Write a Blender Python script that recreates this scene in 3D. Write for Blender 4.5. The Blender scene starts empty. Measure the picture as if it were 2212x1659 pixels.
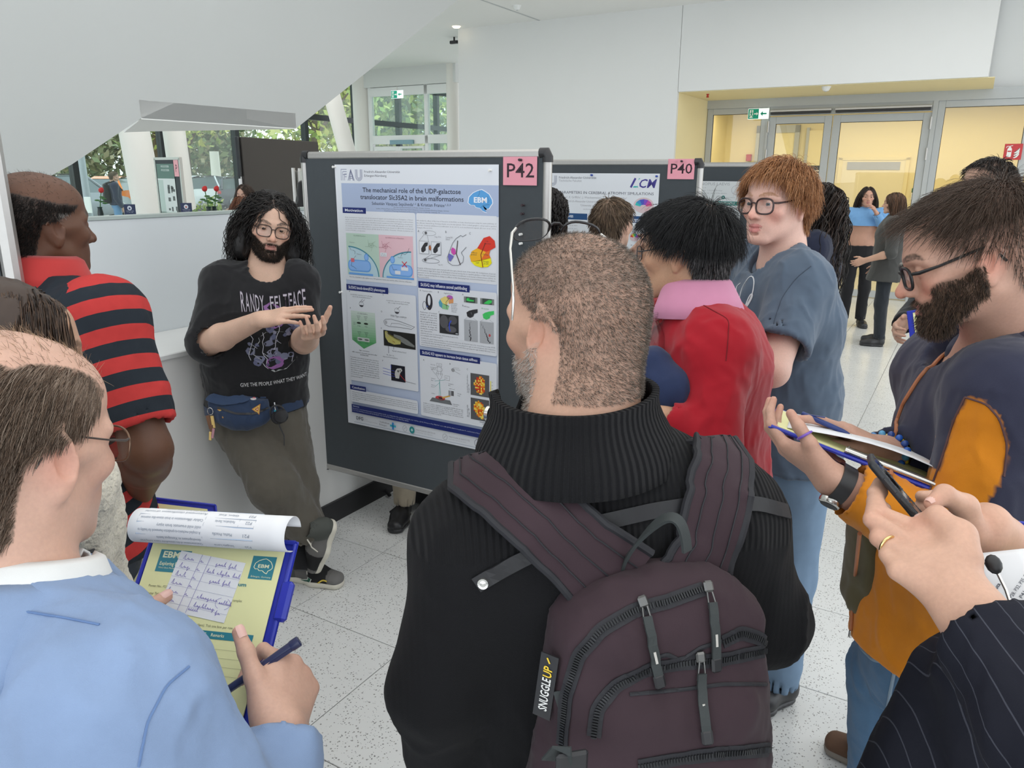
import bpy,math,random
import numpy as np
from mathutils import Vector,Matrix
from mathutils.bvhtree import BVHTree
# ------------------------------------------------------------------ camera, sky, light, exposure
scene=bpy.context.scene
COL=scene.collection
FPX,PITCH,ROLL,CAMH=1643.73,.2694,.0063,1.723
_F=np.array([0,math.cos(PITCH),-math.sin(PITCH)])
_R0=np.array([1.,0,0]);_U0=np.cross(_R0,_F)
_R=math.cos(ROLL)*_R0+math.sin(ROLL)*_U0
_U=-math.sin(ROLL)*_R0+math.cos(ROLL)*_U0
EYE=np.array([0,0,CAMH])
cam_data=bpy.data.cameras.new('camera')
cam_data.sensor_width=36.0
cam_data.lens=FPX/2212*36
cam_data.clip_start=.02
cam_data.clip_end=300
camera=bpy.data.objects.new('camera',cam_data)
COL.objects.link(camera)
camera.matrix_world=Matrix(((_R[0],_U[0],-_F[0],EYE[0]),(_R[1],_U[1],-_F[1],EYE[1]),(_R[2],_U[2],-_F[2],EYE[2]),(0,0,0,1)))
scene.camera=camera
scene.view_settings.view_transform='Standard'
scene.view_settings.look='None'
scene.view_settings.exposure=0.12
scene.view_settings.gamma=1
scene.view_settings.use_curve_mapping=False
world=bpy.data.worlds.new('overcast_sky')
scene.world=world
world.use_nodes=True
_bg=world.node_tree.nodes['Background']
_bg.inputs[0].default_value=(.90,.95,1.0,1)
_bg.inputs[1].default_value=2.0
YAW=1.038
E2=np.array([math.cos(YAW),math.sin(YAW),0]);E1=np.array([math.sin(YAW),-math.cos(YAW),0])
def BP(a,b,z=0.):return E1*a+E2*b+np.array([0,0,z])
BYAW=YAW-math.pi/2
def area_light(name,loc,rot,size,power,color=(1,1,1)):
 l=bpy.data.lights.new(name,'AREA');l.shape='RECTANGLE'
 l.size,l.size_y=size;l.energy=power;l.color=color
 o=bpy.data.objects.new(name,l);COL.objects.link(o)
 o.location=loc;o.rotation_euler=rot
 return o
area_light('hall_fill_light',(0.3,1.6,3.88),(0,0,BYAW),(6,5),85,(1,.99,.97))  # added area lights under the closed ceiling brighten the hall; no skylight there
area_light('hall_fill_light',BP(-5.5,6,3.88),(0,0,BYAW),(3,6),60,(1,.99,.97))
area_light('hall_fill_light',BP(0,8.2,3.88),(0,0,BYAW),(5,3),60,(1,.98,.95))
area_light('hall_fill_light',BP(-11,9,3.88),(0,0,BYAW),(2.5,7),60,(1,.99,.97))
# ------------------------------------------------------------------ points seen from the survey of the room
def ray(x,y):return _F+_R*(x-1106)/FPX-_U*(y-829.5)/FPX
def at(x,y,s):return EYE+ray(x,y)*s
def atz(x,y,z):d=ray(x,y);return EYE+d*(z-CAMH)/d[2]
def aty(x,y,Y):d=ray(x,y);return EYE+d*Y/d[1]
def at_plane(x,y,p0,n):
 d=ray(x,y);n=np.array(n,float);return EYE+d*(((np.array(p0)-EYE)@n)/(d@n))
def nrm(v):v=np.asarray(v,float);return v/(np.linalg.norm(v)+1e-12)
def V3(*a):return np.array(a,float)
# ------------------------------------------------------------------ materials
def srgb(r,g,b):
 f=lambda c:(c/255)/12.92 if c/255<=.04045 else((c/255+.055)/1.055)**2.4
 return(f(r),f(g),f(b),1)
def _mk(name):
 m=bpy.data.materials.new(name);m.use_nodes=True
 return m,m.node_tree,m.node_tree.nodes['Principled BSDF']
def _noise(nt,scale,detail=3,coord='Object'):
 tc=nt.nodes.new('ShaderNodeTexCoord');n=nt.nodes.new('ShaderNodeTexNoise')
 n.inputs['Scale'].default_value=scale;n.inputs['Detail'].default_value=detail
 nt.links.new(tc.outputs[coord],n.inputs['Vector'])
 return n
def _bump(nt,b,src,strength,dist=.002):
 bu=nt.nodes.new('ShaderNodeBump');bu.inputs['Strength'].default_value=strength
 bu.inputs['Distance'].default_value=dist
 nt.links.new(src,bu.inputs['Height']);nt.links.new(bu.outputs[0],b.inputs['Normal'])
def mat(name,col,rough=.6,metal=0.,var=.08,scale=20.,bump=0.,bscale=200.,bdist=.002,spec=.5,emit=None,sheen=0.):
 m,nt,b=_mk(name)
 n=_noise(nt,scale)
 r=nt.nodes.new('ShaderNodeMix');r.data_type='RGBA'
 c=np.array(col[:3])
 r.inputs[6].default_value=(*np.clip(c*(1-var),0,1),1)
 r.inputs[7].default_value=(*np.clip(c*(1+var),0,1),1)
 nt.links.new(n.outputs['Fac'],r.inputs[0]);nt.links.new(r.outputs[2],b.inputs['Base Color'])
 b.inputs['Roughness'].default_value=rough;b.inputs['Metallic'].default_value=metal
 b.inputs['Specular IOR Level'].default_value=spec
 if sheen:b.inputs['Sheen Weight'].default_value=sheen;b.inputs['Sheen Roughness'].default_value=.5
 if bump:_bump(nt,b,_noise(nt,bscale,4).outputs['Fac'],bump,bdist)
 if emit:
  b.inputs['Emission Color'].default_value=emit[0];b.inputs['Emission Strength'].default_value=emit[1]
 return m
def attr_mat(name,rough=.5,bump=0.,bscale=300.,bdist=.001,spec=.4,sss=0.,var=.0,scale=60.,sheen=0.,wave=None):
 """colour comes from the mesh's own Col attribute (skin tones, dyed yarns, printed ink)"""
 m,nt,b=_mk(name)
 a=nt.nodes.new('ShaderNodeAttribute');a.attribute_name='Col'
 out=a.outputs['Color']
 if var:
  n=_noise(nt,scale,4);mr=nt.nodes.new('ShaderNodeMapRange')
  mr.inputs[1].default_value=.25;mr.inputs[2].default_value=.75
  mr.inputs[3].default_value=1-var;mr.inputs[4].default_value=1+var
  nt.links.new(n.outputs['Fac'],mr.inputs[0])
  mx=nt.nodes.new('ShaderNodeMix');mx.data_type='RGBA';mx.blend_type='MULTIPLY'
  mx.inputs[0].default_value=1
  nt.links.new(out,mx.inputs[6]);nt.links.new(mr.outputs[0],mx.inputs[7]);out=mx.outputs[2]
 nt.links.new(out,b.inputs['Base Color'])
 b.inputs['Roughness'].default_value=rough;b.inputs['Specular IOR Level'].default_value=spec
 if sheen:b.inputs['Sheen Weight'].default_value=sheen
 if sss:
  b.inputs['Subsurface Weight'].default_value=sss
  b.inputs['Subsurface Radius'].default_value=(.012,.004,.002);b.inputs['Subsurface Scale'].default_value=1
 if bump:_bump(nt,b,_noise(nt,bscale,4).outputs['Fac'],bump,bdist)
 return m
def glass_mat(name,tint=(1,1,1,1),rough=0.,ior=1.45):
 m,nt,b=_mk(name)
 b.inputs['Base Color'].default_value=tint;b.inputs['Roughness'].default_value=rough
 b.inputs['Transmission Weight'].default_value=1;b.inputs['IOR'].default_value=ior
 return m
def pane_mat(name,tint=(.93,.97,.95,1),refl=.1):
 """thin window glass: mostly straight through, a little mirror"""
 m=bpy.data.materials.new(name);m.use_nodes=True;nt=m.node_tree;nt.nodes.clear()
 o=nt.nodes.new('ShaderNodeOutputMaterial');t=nt.nodes.new('ShaderNodeBsdfTransparent');g=nt.nodes.new('ShaderNodeBsdfGlossy')
 t.inputs[0].default_value=tint;g.inputs['Roughness'].default_value=.01
 lw=nt.nodes.new('ShaderNodeFresnel')
 ge=nt.nodes.new('ShaderNodeNewGeometry');io=nt.nodes.new('ShaderNodeMapRange')
 io.inputs[3].default_value=1.5;io.inputs[4].default_value=1/1.5
 nt.links.new(ge.outputs['Backfacing'],io.inputs[0]);nt.links.new(io.outputs[0],lw.inputs[0])
 ad=nt.nodes.new('ShaderNodeMath');ad.operation='MULTIPLY';ad.inputs[1].default_value=refl*10
 mx=nt.nodes.new('ShaderNodeMixShader')
 nt.links.new(lw.outputs[0],ad.inputs[0]);nt.links.new(ad.outputs[0],mx.inputs[0])
 nt.links.new(t.outputs[0],mx.inputs[1]);nt.links.new(g.outputs[0],mx.inputs[2]);nt.links.new(mx.outputs[0],o.inputs[0])
 return m
M={}
M['ink']=attr_mat('printed_ink',.45,spec=.4)
M['white_wall']=mat('white_wall_paint',(.70,.71,.70),.7,var=.015,scale=2,bump=.05,bscale=400)
M['ceiling']=mat('white_ceiling_paint',(.80,.80,.78),.8,var=.01,scale=1)
M['alu']=mat('brushed_aluminium',(.50,.49,.47),.38,.75,var=.05,scale=80)
M['black_plastic']=mat('black_plastic',(.02,.02,.022),.4,var=.1)
M['dark_metal']=mat('dark_grey_metal',(.035,.04,.045),.4,.2)
M['steel']=mat('polished_steel',(.62,.61,.58),.2,.95,var=.03)
M['white_paint']=mat('white_lacquer',(.78,.79,.78),.4,var=.01)
M['paper']=mat('white_paper',(.80,.81,.83),.7,var=.01)
# ------------------------------------------------------------------ objects
def tag(o,label=None,cat=None,group=None,kind=None):
 if label:o['label']=label
 if cat:o['category']=cat
 if group:o['group']=group
 if kind:o['kind']=kind
 return o
def empty(name,loc=(0,0,0),rotz=0.,label=None,cat=None,group=None):
 o=bpy.data.objects.new(name,None);COL.objects.link(o)
 o.location=loc;o.rotation_euler=(0,0,rotz);o.empty_display_size=.1
 o['_m']=[float(x)for r in(Matrix.Translation(Vector(loc))@Matrix.Rotation(rotz,4,'Z'))for x in r]
 return tag(o,label,cat,group)
def world_of(o):
 m=Matrix.Identity(4)
 while o is not None:
  m=o.matrix_local@m if False else Matrix.LocRotScale(o.location,o.rotation_euler,o.scale)@(o.matrix_parent_inverse@m if False else m)
  o=o.parent
 return m
def link(name,me,m=None,parent=None,label=None,local=False):
 """me is in world coordinates unless local; a child keeps its place under its parent"""
 o=bpy.data.objects.new(name,me)
 if m is not None:
  for x in(m if isinstance(m,(list,tuple))else[m]):me.materials.append(x)
 COL.objects.link(o)
 if parent is not None:
  o.parent=parent
  if not local:me.transform(world_of(parent).inverted())
 if label:o['label']=label
 return o
def mesh_np(name,verts,quads=None,tris=None,col=None,smooth=True,mats=None):
 me=bpy.data.meshes.new(name)
 verts=np.asarray(verts,np.float32)
 q=np.asarray(quads,np.int32).reshape(-1,4)if quads is not None and len(quads)else np.zeros((0,4),np.int32)
 t=np.asarray(tris,np.int32).reshape(-1,3)if tris is not None and len(tris)else np.zeros((0,3),np.int32)
 me.vertices.add(len(verts));me.vertices.foreach_set('co',verts.ravel())
 nl=q.size+t.size
 me.loops.add(nl);me.loops.foreach_set('vertex_index',np.concatenate([q.ravel(),t.ravel()]))
 npoly=len(q)+len(t)
 me.polygons.add(npoly)
 ls=np.concatenate([np.arange(len(q))*4,q.size+np.arange(len(t))*3]).astype(np.int32)
 me.polygons.foreach_set('loop_start',ls)
 if mats is not None:me.polygons.foreach_set('material_index',np.asarray(mats,np.int32))
 if smooth:me.polygons.foreach_set('use_smooth',np.ones(npoly,bool))
 if col is not None:
  a=me.color_attributes.new('Col','FLOAT_COLOR','POINT')
  c=np.ones((len(verts),4),np.float32);c[:,:3]=np.asarray(col)[:,:3]
  a.data.foreach_set('color',c.ravel())
 me.update(calc_edges=True)
 return me
class MB:
 """collects simple solids as one mesh (world coordinates)"""
 def __init__(s):s.v=[];s.f=[];s.n=0;s.c=[];s.col=None
 def add(s,v,f,col=None):
  v=np.asarray(v,float).reshape(-1,3);s.v.append(v)
  s.f+=[tuple(int(i)+s.n for i in g)for g in f];s.n+=len(v)
  c=col if col is not None else(s.col if s.col is not None else(1,1,1))
  s.c.append(np.tile(np.array(c[:3],float),(len(v),1)));return s
 def box(s,c,size,ax=None,bevel=0.,col=None):
  c=np.array(c,float);h=np.array(size,float)/2
  ax=np.eye(3)if ax is None else np.array(ax,float)
  if bevel<=0:
   p=[(x,y,z)for x in(-1,1)for y in(-1,1)for z in(-1,1)]
   v=np.array(p)*h@ax+c
   f=[(0,1,3,2),(4,6,7,5),(0,4,5,1),(2,3,7,6),(0,2,6,4),(1,5,7,3)]
   return s.add(v,f,col)
  bv=min(bevel,h.min()*.95);v=[];idx={}
  for x in(-1,1):
   for y in(-1,1):
    for z in(-1,1):
     for k in range(3):
      q=np.array([x,y,z])*(h-bv);q[k]=(x,y,z)[k]*h[k]
      idx[(x,y,z,k)]=len(v);v.append(q)
  f=[]
  for k in range(3):
   a,b=(k+1)%3,(k+2)%3
   for sg in(-1,1):
    def I(sa,sb,kk=k):
     t=[0,0,0];t[k]=sg;t[a]=sa;t[b]=sb;return idx[(*t,kk)]
    g=[I(-1,-1),I(1,-1),I(1,1),I(-1,1)];f.append(g if sg>0 else g[::-1])
  for k in range(3):
   a,b=(k+1)%3,(k+2)%3
   for sa in(-1,1):
    for sb in(-1,1):
     def J(sk,kk):
      t=[0,0,0];t[k]=sk;t[a]=sa;t[b]=sb;return idx[(*t,kk)]
     g=[J(-1,a),J(1,a),J(1,b),J(-1,b)];f.append(g if sa*sb<0 else g[::-1])
  for x in(-1,1):
   for y in(-1,1):
    for z in(-1,1):
     g=[idx[(x,y,z,0)],idx[(x,y,z,1)],idx[(x,y,z,2)]]
     f.append(g if x*y*z>0 else g[::-1])
  return s.add(np.array(v)@ax+c,f,col)
 def bbox(s,a0,a1,b0,b1,z0,z1,bevel=0.,col=None):
  return s.box(BP((a0+a1)/2,(b0+b1)/2,(z0+z1)/2),(abs(a1-a0),abs(b1-b0),abs(z1-z0)),np.array([E1,E2,[0,0,1]]),bevel,col)
 def tube(s,pts,r,n=8,closed=False,caps=True,col=None,flat=1.,up=None):
  pts=[np.array(p,float)for p in pts];m=len(pts)
  rr=r if hasattr(r,'__len__')else[r]*m
  up0=np.array(up if up is not None else(0,0,1),float);V=[];prev=None
  for i,p in enumerate(pts):
   t=nrm(pts[(i+1)%m]-pts[i-1])if closed else nrm(pts[min(i+1,m-1)]-pts[max(i-1,0)])
   if up is not None or prev is None:
    ref=up0 if abs(t@up0)<.95*np.linalg.norm(up0)else np.array([1.,0,0])
    a=nrm(np.cross(t,ref))
   else:a=nrm(prev-t*(prev@t))
   prev=a;b=np.cross(a,t)
   for k in range(n):
    w=2*math.pi*k/n
    V.append(p+rr[i]*(a*math.cos(w)+b*math.sin(w)*flat))
  F=[]
  for i in range(m if closed else m-1):
   j=(i+1)%m
   for k in range(n):F.append((i*n+k,i*n+(k+1)%n,j*n+(k+1)%n,j*n+k))
  if caps and not closed:F+=[tuple(range(n))[::-1],tuple((m-1)*n+k for k in range(n))]
  return s.add(V,F,col)
 def cyl(s,a,b,r,r2=None,n=16,col=None):return s.tube([a,b],[r,r if r2 is None else r2],n,col=col)
 def lathe(s,c,prof,n=24,ax=None,col=None):
  ax=np.eye(3)if ax is None else np.array(ax);V=[];F=[]
  for r,h in prof:
   for k in range(n):
    w=2*math.pi*k/n;V.append(np.array([r*math.cos(w),r*math.sin(w),h])@ax+np.array(c))
  for i in range(len(prof)-1):
   for k in range(n):F.append((i*n+k,i*n+(k+1)%n,(i+1)*n+(k+1)%n,(i+1)*n+k))
  return s.add(V,F,col)
 def ball(s,c,r,n=10,m=6,col=None,ax=None):
  r=np.array(r if hasattr(r,'__len__')else[r]*3,float)
  ax=np.eye(3)if ax is None else np.array(ax,float)
  V=[np.array([0,0,1.])];F=[]
  for i in range(1,m):
   for k in range(n):
    t,w=math.pi*i/m,2*math.pi*k/n
    V.append(np.array([math.sin(t)*math.cos(w),math.sin(t)*math.sin(w),math.cos(t)]))
  V.append(np.array([0,0,-1.]));L=len(V)-1
  for k in range(n):F.append((0,1+k,1+(k+1)%n))
  for i in range(m-2):
   for k in range(n):a=1+i*n;F.append((a+k,a+n+k,a+n+(k+1)%n,a+(k+1)%n))
  a=1+(m-2)*n
  for k in range(n):F.append((a+k,L,a+(k+1)%n))
  return s.add(np.array(V)*r@ax+np.array(c,float),F,col)
 def prism(s,poly,d,col=None):
  p=np.array(poly,float);n=len(p);d=np.array(d,float)
  F=[tuple(range(n))[::-1],tuple(range(n,2*n))]+[(i,(i+1)%n,n+(i+1)%n,n+i)for i in range(n)]
  return s.add(np.concatenate([p,p+d]),F,col)
 def mesh(s,name,smooth=False,use_col=False):
  me=bpy.data.meshes.new(name)
  v=np.concatenate(s.v)if s.v else np.zeros((0,3))
  me.from_pydata(v.tolist(),[],s.f)
  if use_col:
   a=me.color_attributes.new('Col','FLOAT_COLOR','POINT')
   c=np.ones((len(v),4),np.float32);c[:,:3]=np.concatenate(s.c);a.data.foreach_set('color',c.ravel())
  me.update()
  if smooth:me.shade_smooth()if hasattr(me,'shade_smooth')else None
  return me
 def build(s,name,m,parent=None,label=None,smooth=False,use_col=False):
  me=s.mesh(name,smooth,use_col)
  if smooth:
   try:me.set_sharp_from_angle(angle=math.radians(40))
   except Exception:pass
  return link(name,me,m,parent,label)
  # ------------------------------------------------------------------ flat print: coloured shapes and lettering laid on a sheet
_TXT={}
def text_tris(s,res=2,bold=0.):
 """outline of a string, 1 unit high letters: (verts 2D, tris, width)"""
 key=(s,res,bold)
 if key in _TXT:return _TXT[key]
 cu=bpy.data.curves.new('t','FONT');cu.body=s;cu.resolution_u=res;cu.fill_mode='FRONT';cu.offset=bold
 o=bpy.data.objects.new('t',cu)
 me=bpy.data.meshes.new_from_object(o)
 me.calc_loop_triangles()
 v=np.empty(len(me.vertices)*3,np.float32);me.vertices.foreach_get('co',v);v=v.reshape(-1,3)[:,:2].astype(float)
 t=np.empty(len(me.loop_triangles)*3,np.int32);me.loop_triangles.foreach_get('vertices',t);t=t.reshape(-1,3)
 w=float(v[:,0].max())if len(v)else 0.
 bpy.data.objects.remove(o);bpy.data.curves.remove(cu);bpy.data.meshes.remove(me)
 _TXT[key]=(v,t,w);return _TXT[key]
class Print:
 """2D artwork in metres, y down from the sheet's top edge; every call lies a hair above the one before when lift is given"""
 def __init__(s):s.v=[];s.t=[];s.c=[];s.n=0;s.z=.0003
 def _add(s,v2,t,col,lift=True):
  v=np.zeros((len(v2),3));v[:,:2]=v2;v[:,2]=s.z
  s.v.append(v);s.t.append(np.asarray(t,np.int32).reshape(-1,3)+s.n);s.n+=len(v)
  s.c.append(np.tile(np.array(col[:3],float),(len(v),1)))
 def up(s,d=.0002):s.z+=d;return s
 def poly(s,p,col):
  p=np.asarray(p,float);s._add(p,[(0,i,i+1)for i in range(1,len(p)-1)],col);return s
 def rect(s,x,y,w,h,col,r=0.):
  if r<=0:return s.poly([(x,y),(x+w,y),(x+w,y+h),(x,y+h)],col)
  P=[]
  for cx,cy,a in((x+w-r,y+r,-90),(x+w-r,y+h-r,0),(x+r,y+h-r,90),(x+r,y+r,180)):
   for k in range(5):
    t=math.radians(a+k*22.5);P.append((cx+r*math.cos(t),cy+r*math.sin(t)))
  return s.poly(P,col)
 def disc(s,x,y,rx,ry=None,col=(0,0,0),n=24,rot=0.):
  ry=rx if ry is None else ry;c,q=math.cos(rot),math.sin(rot)
  P=[(math.cos(a)*rx,math.sin(a)*ry)for a in np.linspace(0,2*math.pi,n,endpoint=False)]
  return s.poly([(x+u*c-v*q,y+u*q+v*c)for u,v in P],col)
 def line(s,pts,w,col):
  pts=np.asarray(pts,float)
  for a,b in zip(pts[:-1],pts[1:]):
   d=b-a;L=np.hypot(*d)
   if L<1e-9:continue
   d/=L;n=np.array([-d[1],d[0]])*w/2
   s.poly([a+n,b+n,b-n,a-n],col)
  return s
 def ring(s,x,y,rx,ry,w,col,a0=0,a1=360,n=28):
  return s.line([(x+rx*math.cos(math.radians(a)),y+ry*math.sin(math.radians(a)))for a in np.linspace(a0,a1,n)],w,col)
 def text(s,x,y,h,st,col,width=None,align='l',bold=0.,res=2,rot=0.,cap=.70,skew=0.):
  """h: height of a capital, y: baseline"""
  v,t,w=text_tris(st,res,bold)
  if not len(v):return s
  k=h/cap;kx=k if width is None else width/max(w,1e-6)
  q=v*[kx,-k];q[:,0]-=skew*q[:,1]
  if align=='c':q[:,0]-=w*kx/2
  if align=='r':q[:,0]-=w*kx
  if rot:c,z=math.cos(rot),math.sin(rot);q=q@np.array([[c,z],[-z,c]])
  s._add(q+[x,y],t[:,::-1],col);return s
 def para(s,x,y,w,lh,h,lines,col,res=1):
  for i,l in enumerate(lines):s.text(x,y+lh*i,h,l,col,width=w if i<len(lines)-1 else None,res=res)
  return s
 def arrays(s):return np.concatenate(s.v),np.concatenate(s.t),np.concatenate(s.c)
 def on(s,name,o,xd,yd,parent=None,m=None,label=None,bend=None):
  """lay the print on a sheet: o top-left corner, xd to the right, yd downwards"""
  v,t,c=s.arrays();xd=np.array(xd,float);yd=np.array(yd,float);n=np.cross(yd,xd);n/=np.linalg.norm(n)
  P=np.array(o)+v[:,:1]*xd+v[:,1:2]*yd+v[:,2:3]*n if bend is None else bend(v)
  return link(name,mesh_np(name,P,tris=t,col=c,smooth=False),m or M['ink'],parent,label)
  # ------------------------------------------------------------------ the hall
def speckle_floor(name):
 m,nt,b=_mk(name)
 tc=nt.nodes.new('ShaderNodeTexCoord')
 out=None
 base=nt.nodes.new('ShaderNodeMix');base.data_type='RGBA'
 n=nt.nodes.new('ShaderNodeTexNoise');n.inputs['Scale'].default_value=1.3;n.inputs['Detail'].default_value=2
 nt.links.new(tc.outputs['Object'],n.inputs['Vector'])
 nt.links.new(n.outputs['Fac'],base.inputs[0])
 base.inputs[6].default_value=(.66,.67,.66,1);base.inputs[7].default_value=(.73,.735,.72,1)
 out=base.outputs[2]
 for sc,thr,c in((95,.30,(.30,.30,.29,1)),(160,.25,(.16,.16,.16,1)),(60,.16,(.44,.43,.40,1))):
  v=nt.nodes.new('ShaderNodeTexVoronoi');v.inputs['Scale'].default_value=sc
  nt.links.new(tc.outputs['Object'],v.inputs['Vector'])
  lt=nt.nodes.new('ShaderNodeMath');lt.operation='LESS_THAN';lt.inputs[1].default_value=thr
  nt.links.new(v.outputs['Distance'],lt.inputs[0])
  sep=nt.nodes.new('ShaderNodeSeparateColor');nt.links.new(v.outputs['Color'],sep.inputs[0])
  g=nt.nodes.new('ShaderNodeMath');g.operation='GREATER_THAN';g.inputs[1].default_value=.72
  nt.links.new(sep.outputs[0],g.inputs[0])
  mu=nt.nodes.new('ShaderNodeMath');mu.operation='MULTIPLY'
  nt.links.new(lt.outputs[0],mu.inputs[0]);nt.links.new(g.outputs[0],mu.inputs[1])
  mx=nt.nodes.new('ShaderNodeMix');mx.data_type='RGBA';mx.inputs[7].default_value=c
  nt.links.new(mu.outputs[0],mx.inputs[0]);nt.links.new(out,mx.inputs[6]);out=mx.outputs[2]
 nt.links.new(out,b.inputs['Base Color']);b.inputs['Roughness'].default_value=.22
 b.inputs['Specular IOR Level'].default_value=.45
 return m
M['terrazzo']=speckle_floor('white_terrazzo')
M['board_felt']=mat('charcoal_board_felt',(.052,.062,.070),.9,var=.06,scale=40,bump=.3,bscale=900,bdist=.0006,sheen=.1)
M['grout']=mat('grey_joint',(.25,.25,.24),.9)
M['yellow_wall']=mat('cream_yellow_wall',(.80,.70,.42),.7,var=.02,scale=1)
M['frame_grey']=mat('light_grey_door_frame',(.46,.48,.48),.45,.1,var=.02)
M['facade_black']=mat('black_facade_metal',(.02,.024,.026),.35,.3,var=.1)
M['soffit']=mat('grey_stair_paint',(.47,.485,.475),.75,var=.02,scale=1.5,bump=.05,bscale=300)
M['panel_white']=mat('white_balustrade_panel',(.66,.70,.72),.5,var=.015,scale=1.5)
M['lower_wall']=mat('pale_grey_low_wall',(.66,.66,.64),.65,var=.02,scale=1.5)
M['ledge']=mat('light_ledge_paint',(.66,.67,.66),.6,var=.02)
M['column']=mat('white_column_paint',(.80,.78,.74),.7,var=.02,scale=1)
M['window_glass']=pane_mat('window_glass',(.86,.93,.90,1),.10)
M['door_glass']=pane_mat('door_glass',(.97,.97,.95,1),.13)
TILE=.5578;TO=np.array([-.6034,3.2464,0])
def TP(u,v):return TO+E2*(u*TILE)+E1*(v*TILE)
floor=MB().bbox(-12.95,4.5,-4,19,-.12,-.004).build('floor',M['grout']);tag(floor,kind='structure')
tile_me=None
cand=[]
for u in range(-8,26):
 for v in range(-24,9):
  c=TP(u+.5,v+.5)
  d=c-EYE;z=d@_F
  ca,cb=c@E1,c@E2
  if not(-12.9<ca<4.2 and -3.9<cb<18.9):continue
  if z>.2:
   px=1106+FPX*(d@_R)/z;py=829.5-FPX*(d@_U)/z
   vis=-250<px<2460 and 300<py<2100
  else:vis=False
  hidden=ca<-2.9 and cb<6
  cand.append((0 if vis and not hidden else 1,z if z>0 else 50-z,u,v))
cand.sort()
bm_t=MB().box((0,0,-.006),(TILE-.004,TILE-.004,.012),bevel=.0012)
tile_me=bm_t.mesh('tile');tile_me.materials.append(M['terrazzo'])
rest=MB()
for i,(h,z,u,v)in enumerate(cand):
 c=TP(u+.5,v+.5)
 if i<290 and h==0:
  o=bpy.data.objects.new('tile',tile_me);COL.objects.link(o);o.parent=floor
  o.location=c;o.rotation_euler=(0,0,BYAW)
 else:
  rest.box((c[0],c[1],-.006),(TILE-.004,TILE-.004,.012),np.array([E1,E2,[0,0,1]]))
o=rest.build('far_tile',M['terrazzo'],floor);tag(o,kind='stuff')
CEIL=3.92
tag(MB().bbox(-13,4.5,-4,19,CEIL,CEIL+.2).build('ceiling',M['ceiling']),kind='structure')
# the white block over the entrance and its left pier
tag(MB().bbox(-7.40,-3.744,10.8,12.3,0,CEIL).build('wall_back',M['white_wall']),kind='structure')
tag(MB().bbox(-3.738,-.07,10.8,12.24,2.83,CEIL).build('wall_back_header',M['white_wall']),kind='structure')
tag(MB().bbox(-3.744,-3.741,10.86,12.25,0,2.83).build('trim_1',M['yellow_wall']),kind='structure')
tag(MB().bbox(-3.75,4.5,12.32,12.45,2.84,CEIL).build('wall_back_upper',M['white_wall']),kind='structure')
tag(MB().bbox(.55,4.5,12.25,12.45,0,2.84).build('wall_back_right',M['yellow_wall']),kind='structure')
tag(MB().bbox(-3.738,.0,10.85,12.3,2.822,2.83).build('trim_2',M['yellow_wall']),kind='structure')
# corridor behind the glazed front
w=MB();w.bbox(-6,4.5,15.0,15.2,0,2.9);tag(w.build('wall_corridor',M['yellow_wall']),kind='structure')
w=MB();w.bbox(1.2,1.3,12.45,15,0,2.9);tag(w.build('wall_corridor_right',M['yellow_wall']),kind='structure')
w=MB();w.bbox(-4.3,-4.2,13.6,15,0,2.9);tag(w.build('wall_corridor_left',M['yellow_wall']),kind='structure')
w=MB();w.bbox(-6,1.3,12.45,15.2,2.9,3.0);tag(w.build('ceiling_corridor',M['ceiling']),kind='structure')
# glazed front: double door between two side lights
def frame_rect(mb,a0,a1,z0,z1,w,b0=12.22,b1=12.29,bottom=True):
 mb.bbox(a0,a0+w,b0,b1,z0,z1,.004);mb.bbox(a1-w,a1,b0,b1,z0,z1,.004)
 mb.bbox(a0+w,a1-w,b0,b1,z1-w,z1,.004)
 if bottom:mb.bbox(a0+w,a1-w,b0,b1,z0,z0+w,.004)
 return mb
def glazed(name,a0,a1,z0,z1,w,door=False):
 o=frame_rect(MB(),a0,a1,z0,z1,w).build(name,M['frame_grey']);tag(o,kind='structure')
 MB().bbox(a0+w-.005,a1-w+.005,12.25,12.262,z0+w-.005,z1-w+.005).build('pane',M['door_glass'],o)
 g=MB()
 for x in(a0+w,a1-w):g.bbox(x-.006,x+.006,12.236,12.25,z0+w,z1-w)
 g.bbox(a0+w,a1-w,12.236,12.25,z1-w-.006,z1-w+.006)
 g.build('gasket',M['black_plastic'],o)
 return o
tag(MB().bbox(-3.742,.55,12.2,12.32,2.70,2.84).build('trim_3',M['frame_grey']),kind='structure')
glazed('window_1',-3.735,-2.83,.0,2.70,.085)
glazed('window_2',-.60,.50,.0,2.70,.085)
d1=glazed('door_1',-2.80,-1.92,.01,2.56,.10)
d2=glazed('door_2',-1.905,-.66,.01,2.56,.10)
for d,a0,a1,hs in((d1,-2.80,-1.92,-2.80),(d2,-1.905,-.66,-.66)):
 MB().bbox(a0+.03,a1-.02,12.14,12.2,2.585,2.62,.005).build('closer_rail',M['black_plastic'],d)
 MB().bbox(a0+.02,a1-.01,12.13,12.22,2.62,2.65,.005).build('closer_cover',M['alu'],d)
 for z in(.25,1.35,2.02,2.42):
  MB().cyl(BP(hs,12.2,z-.08),BP(hs,12.2,z+.08),.014,n=10).build('hinge',M['alu'],d)
for zz in(.95,):
 h=MB();h.tube([BP(-1.99,12.2,zz),BP(-1.99,12.12,zz),BP(-1.99,12.12,zz+.5),BP(-1.99,12.2,zz+.5)],.014,10)
 h.build('handle',M['steel'],d2)
tag(MB().bbox(-2.83,-2.80,12.2,12.3,0,2.70).build('trim_4',M['frame_grey']),kind='structure')
tag(MB().bbox(-.66,-.60,12.2,12.3,0,2.70).build('trim_5',M['frame_grey']),kind='structure')
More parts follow.
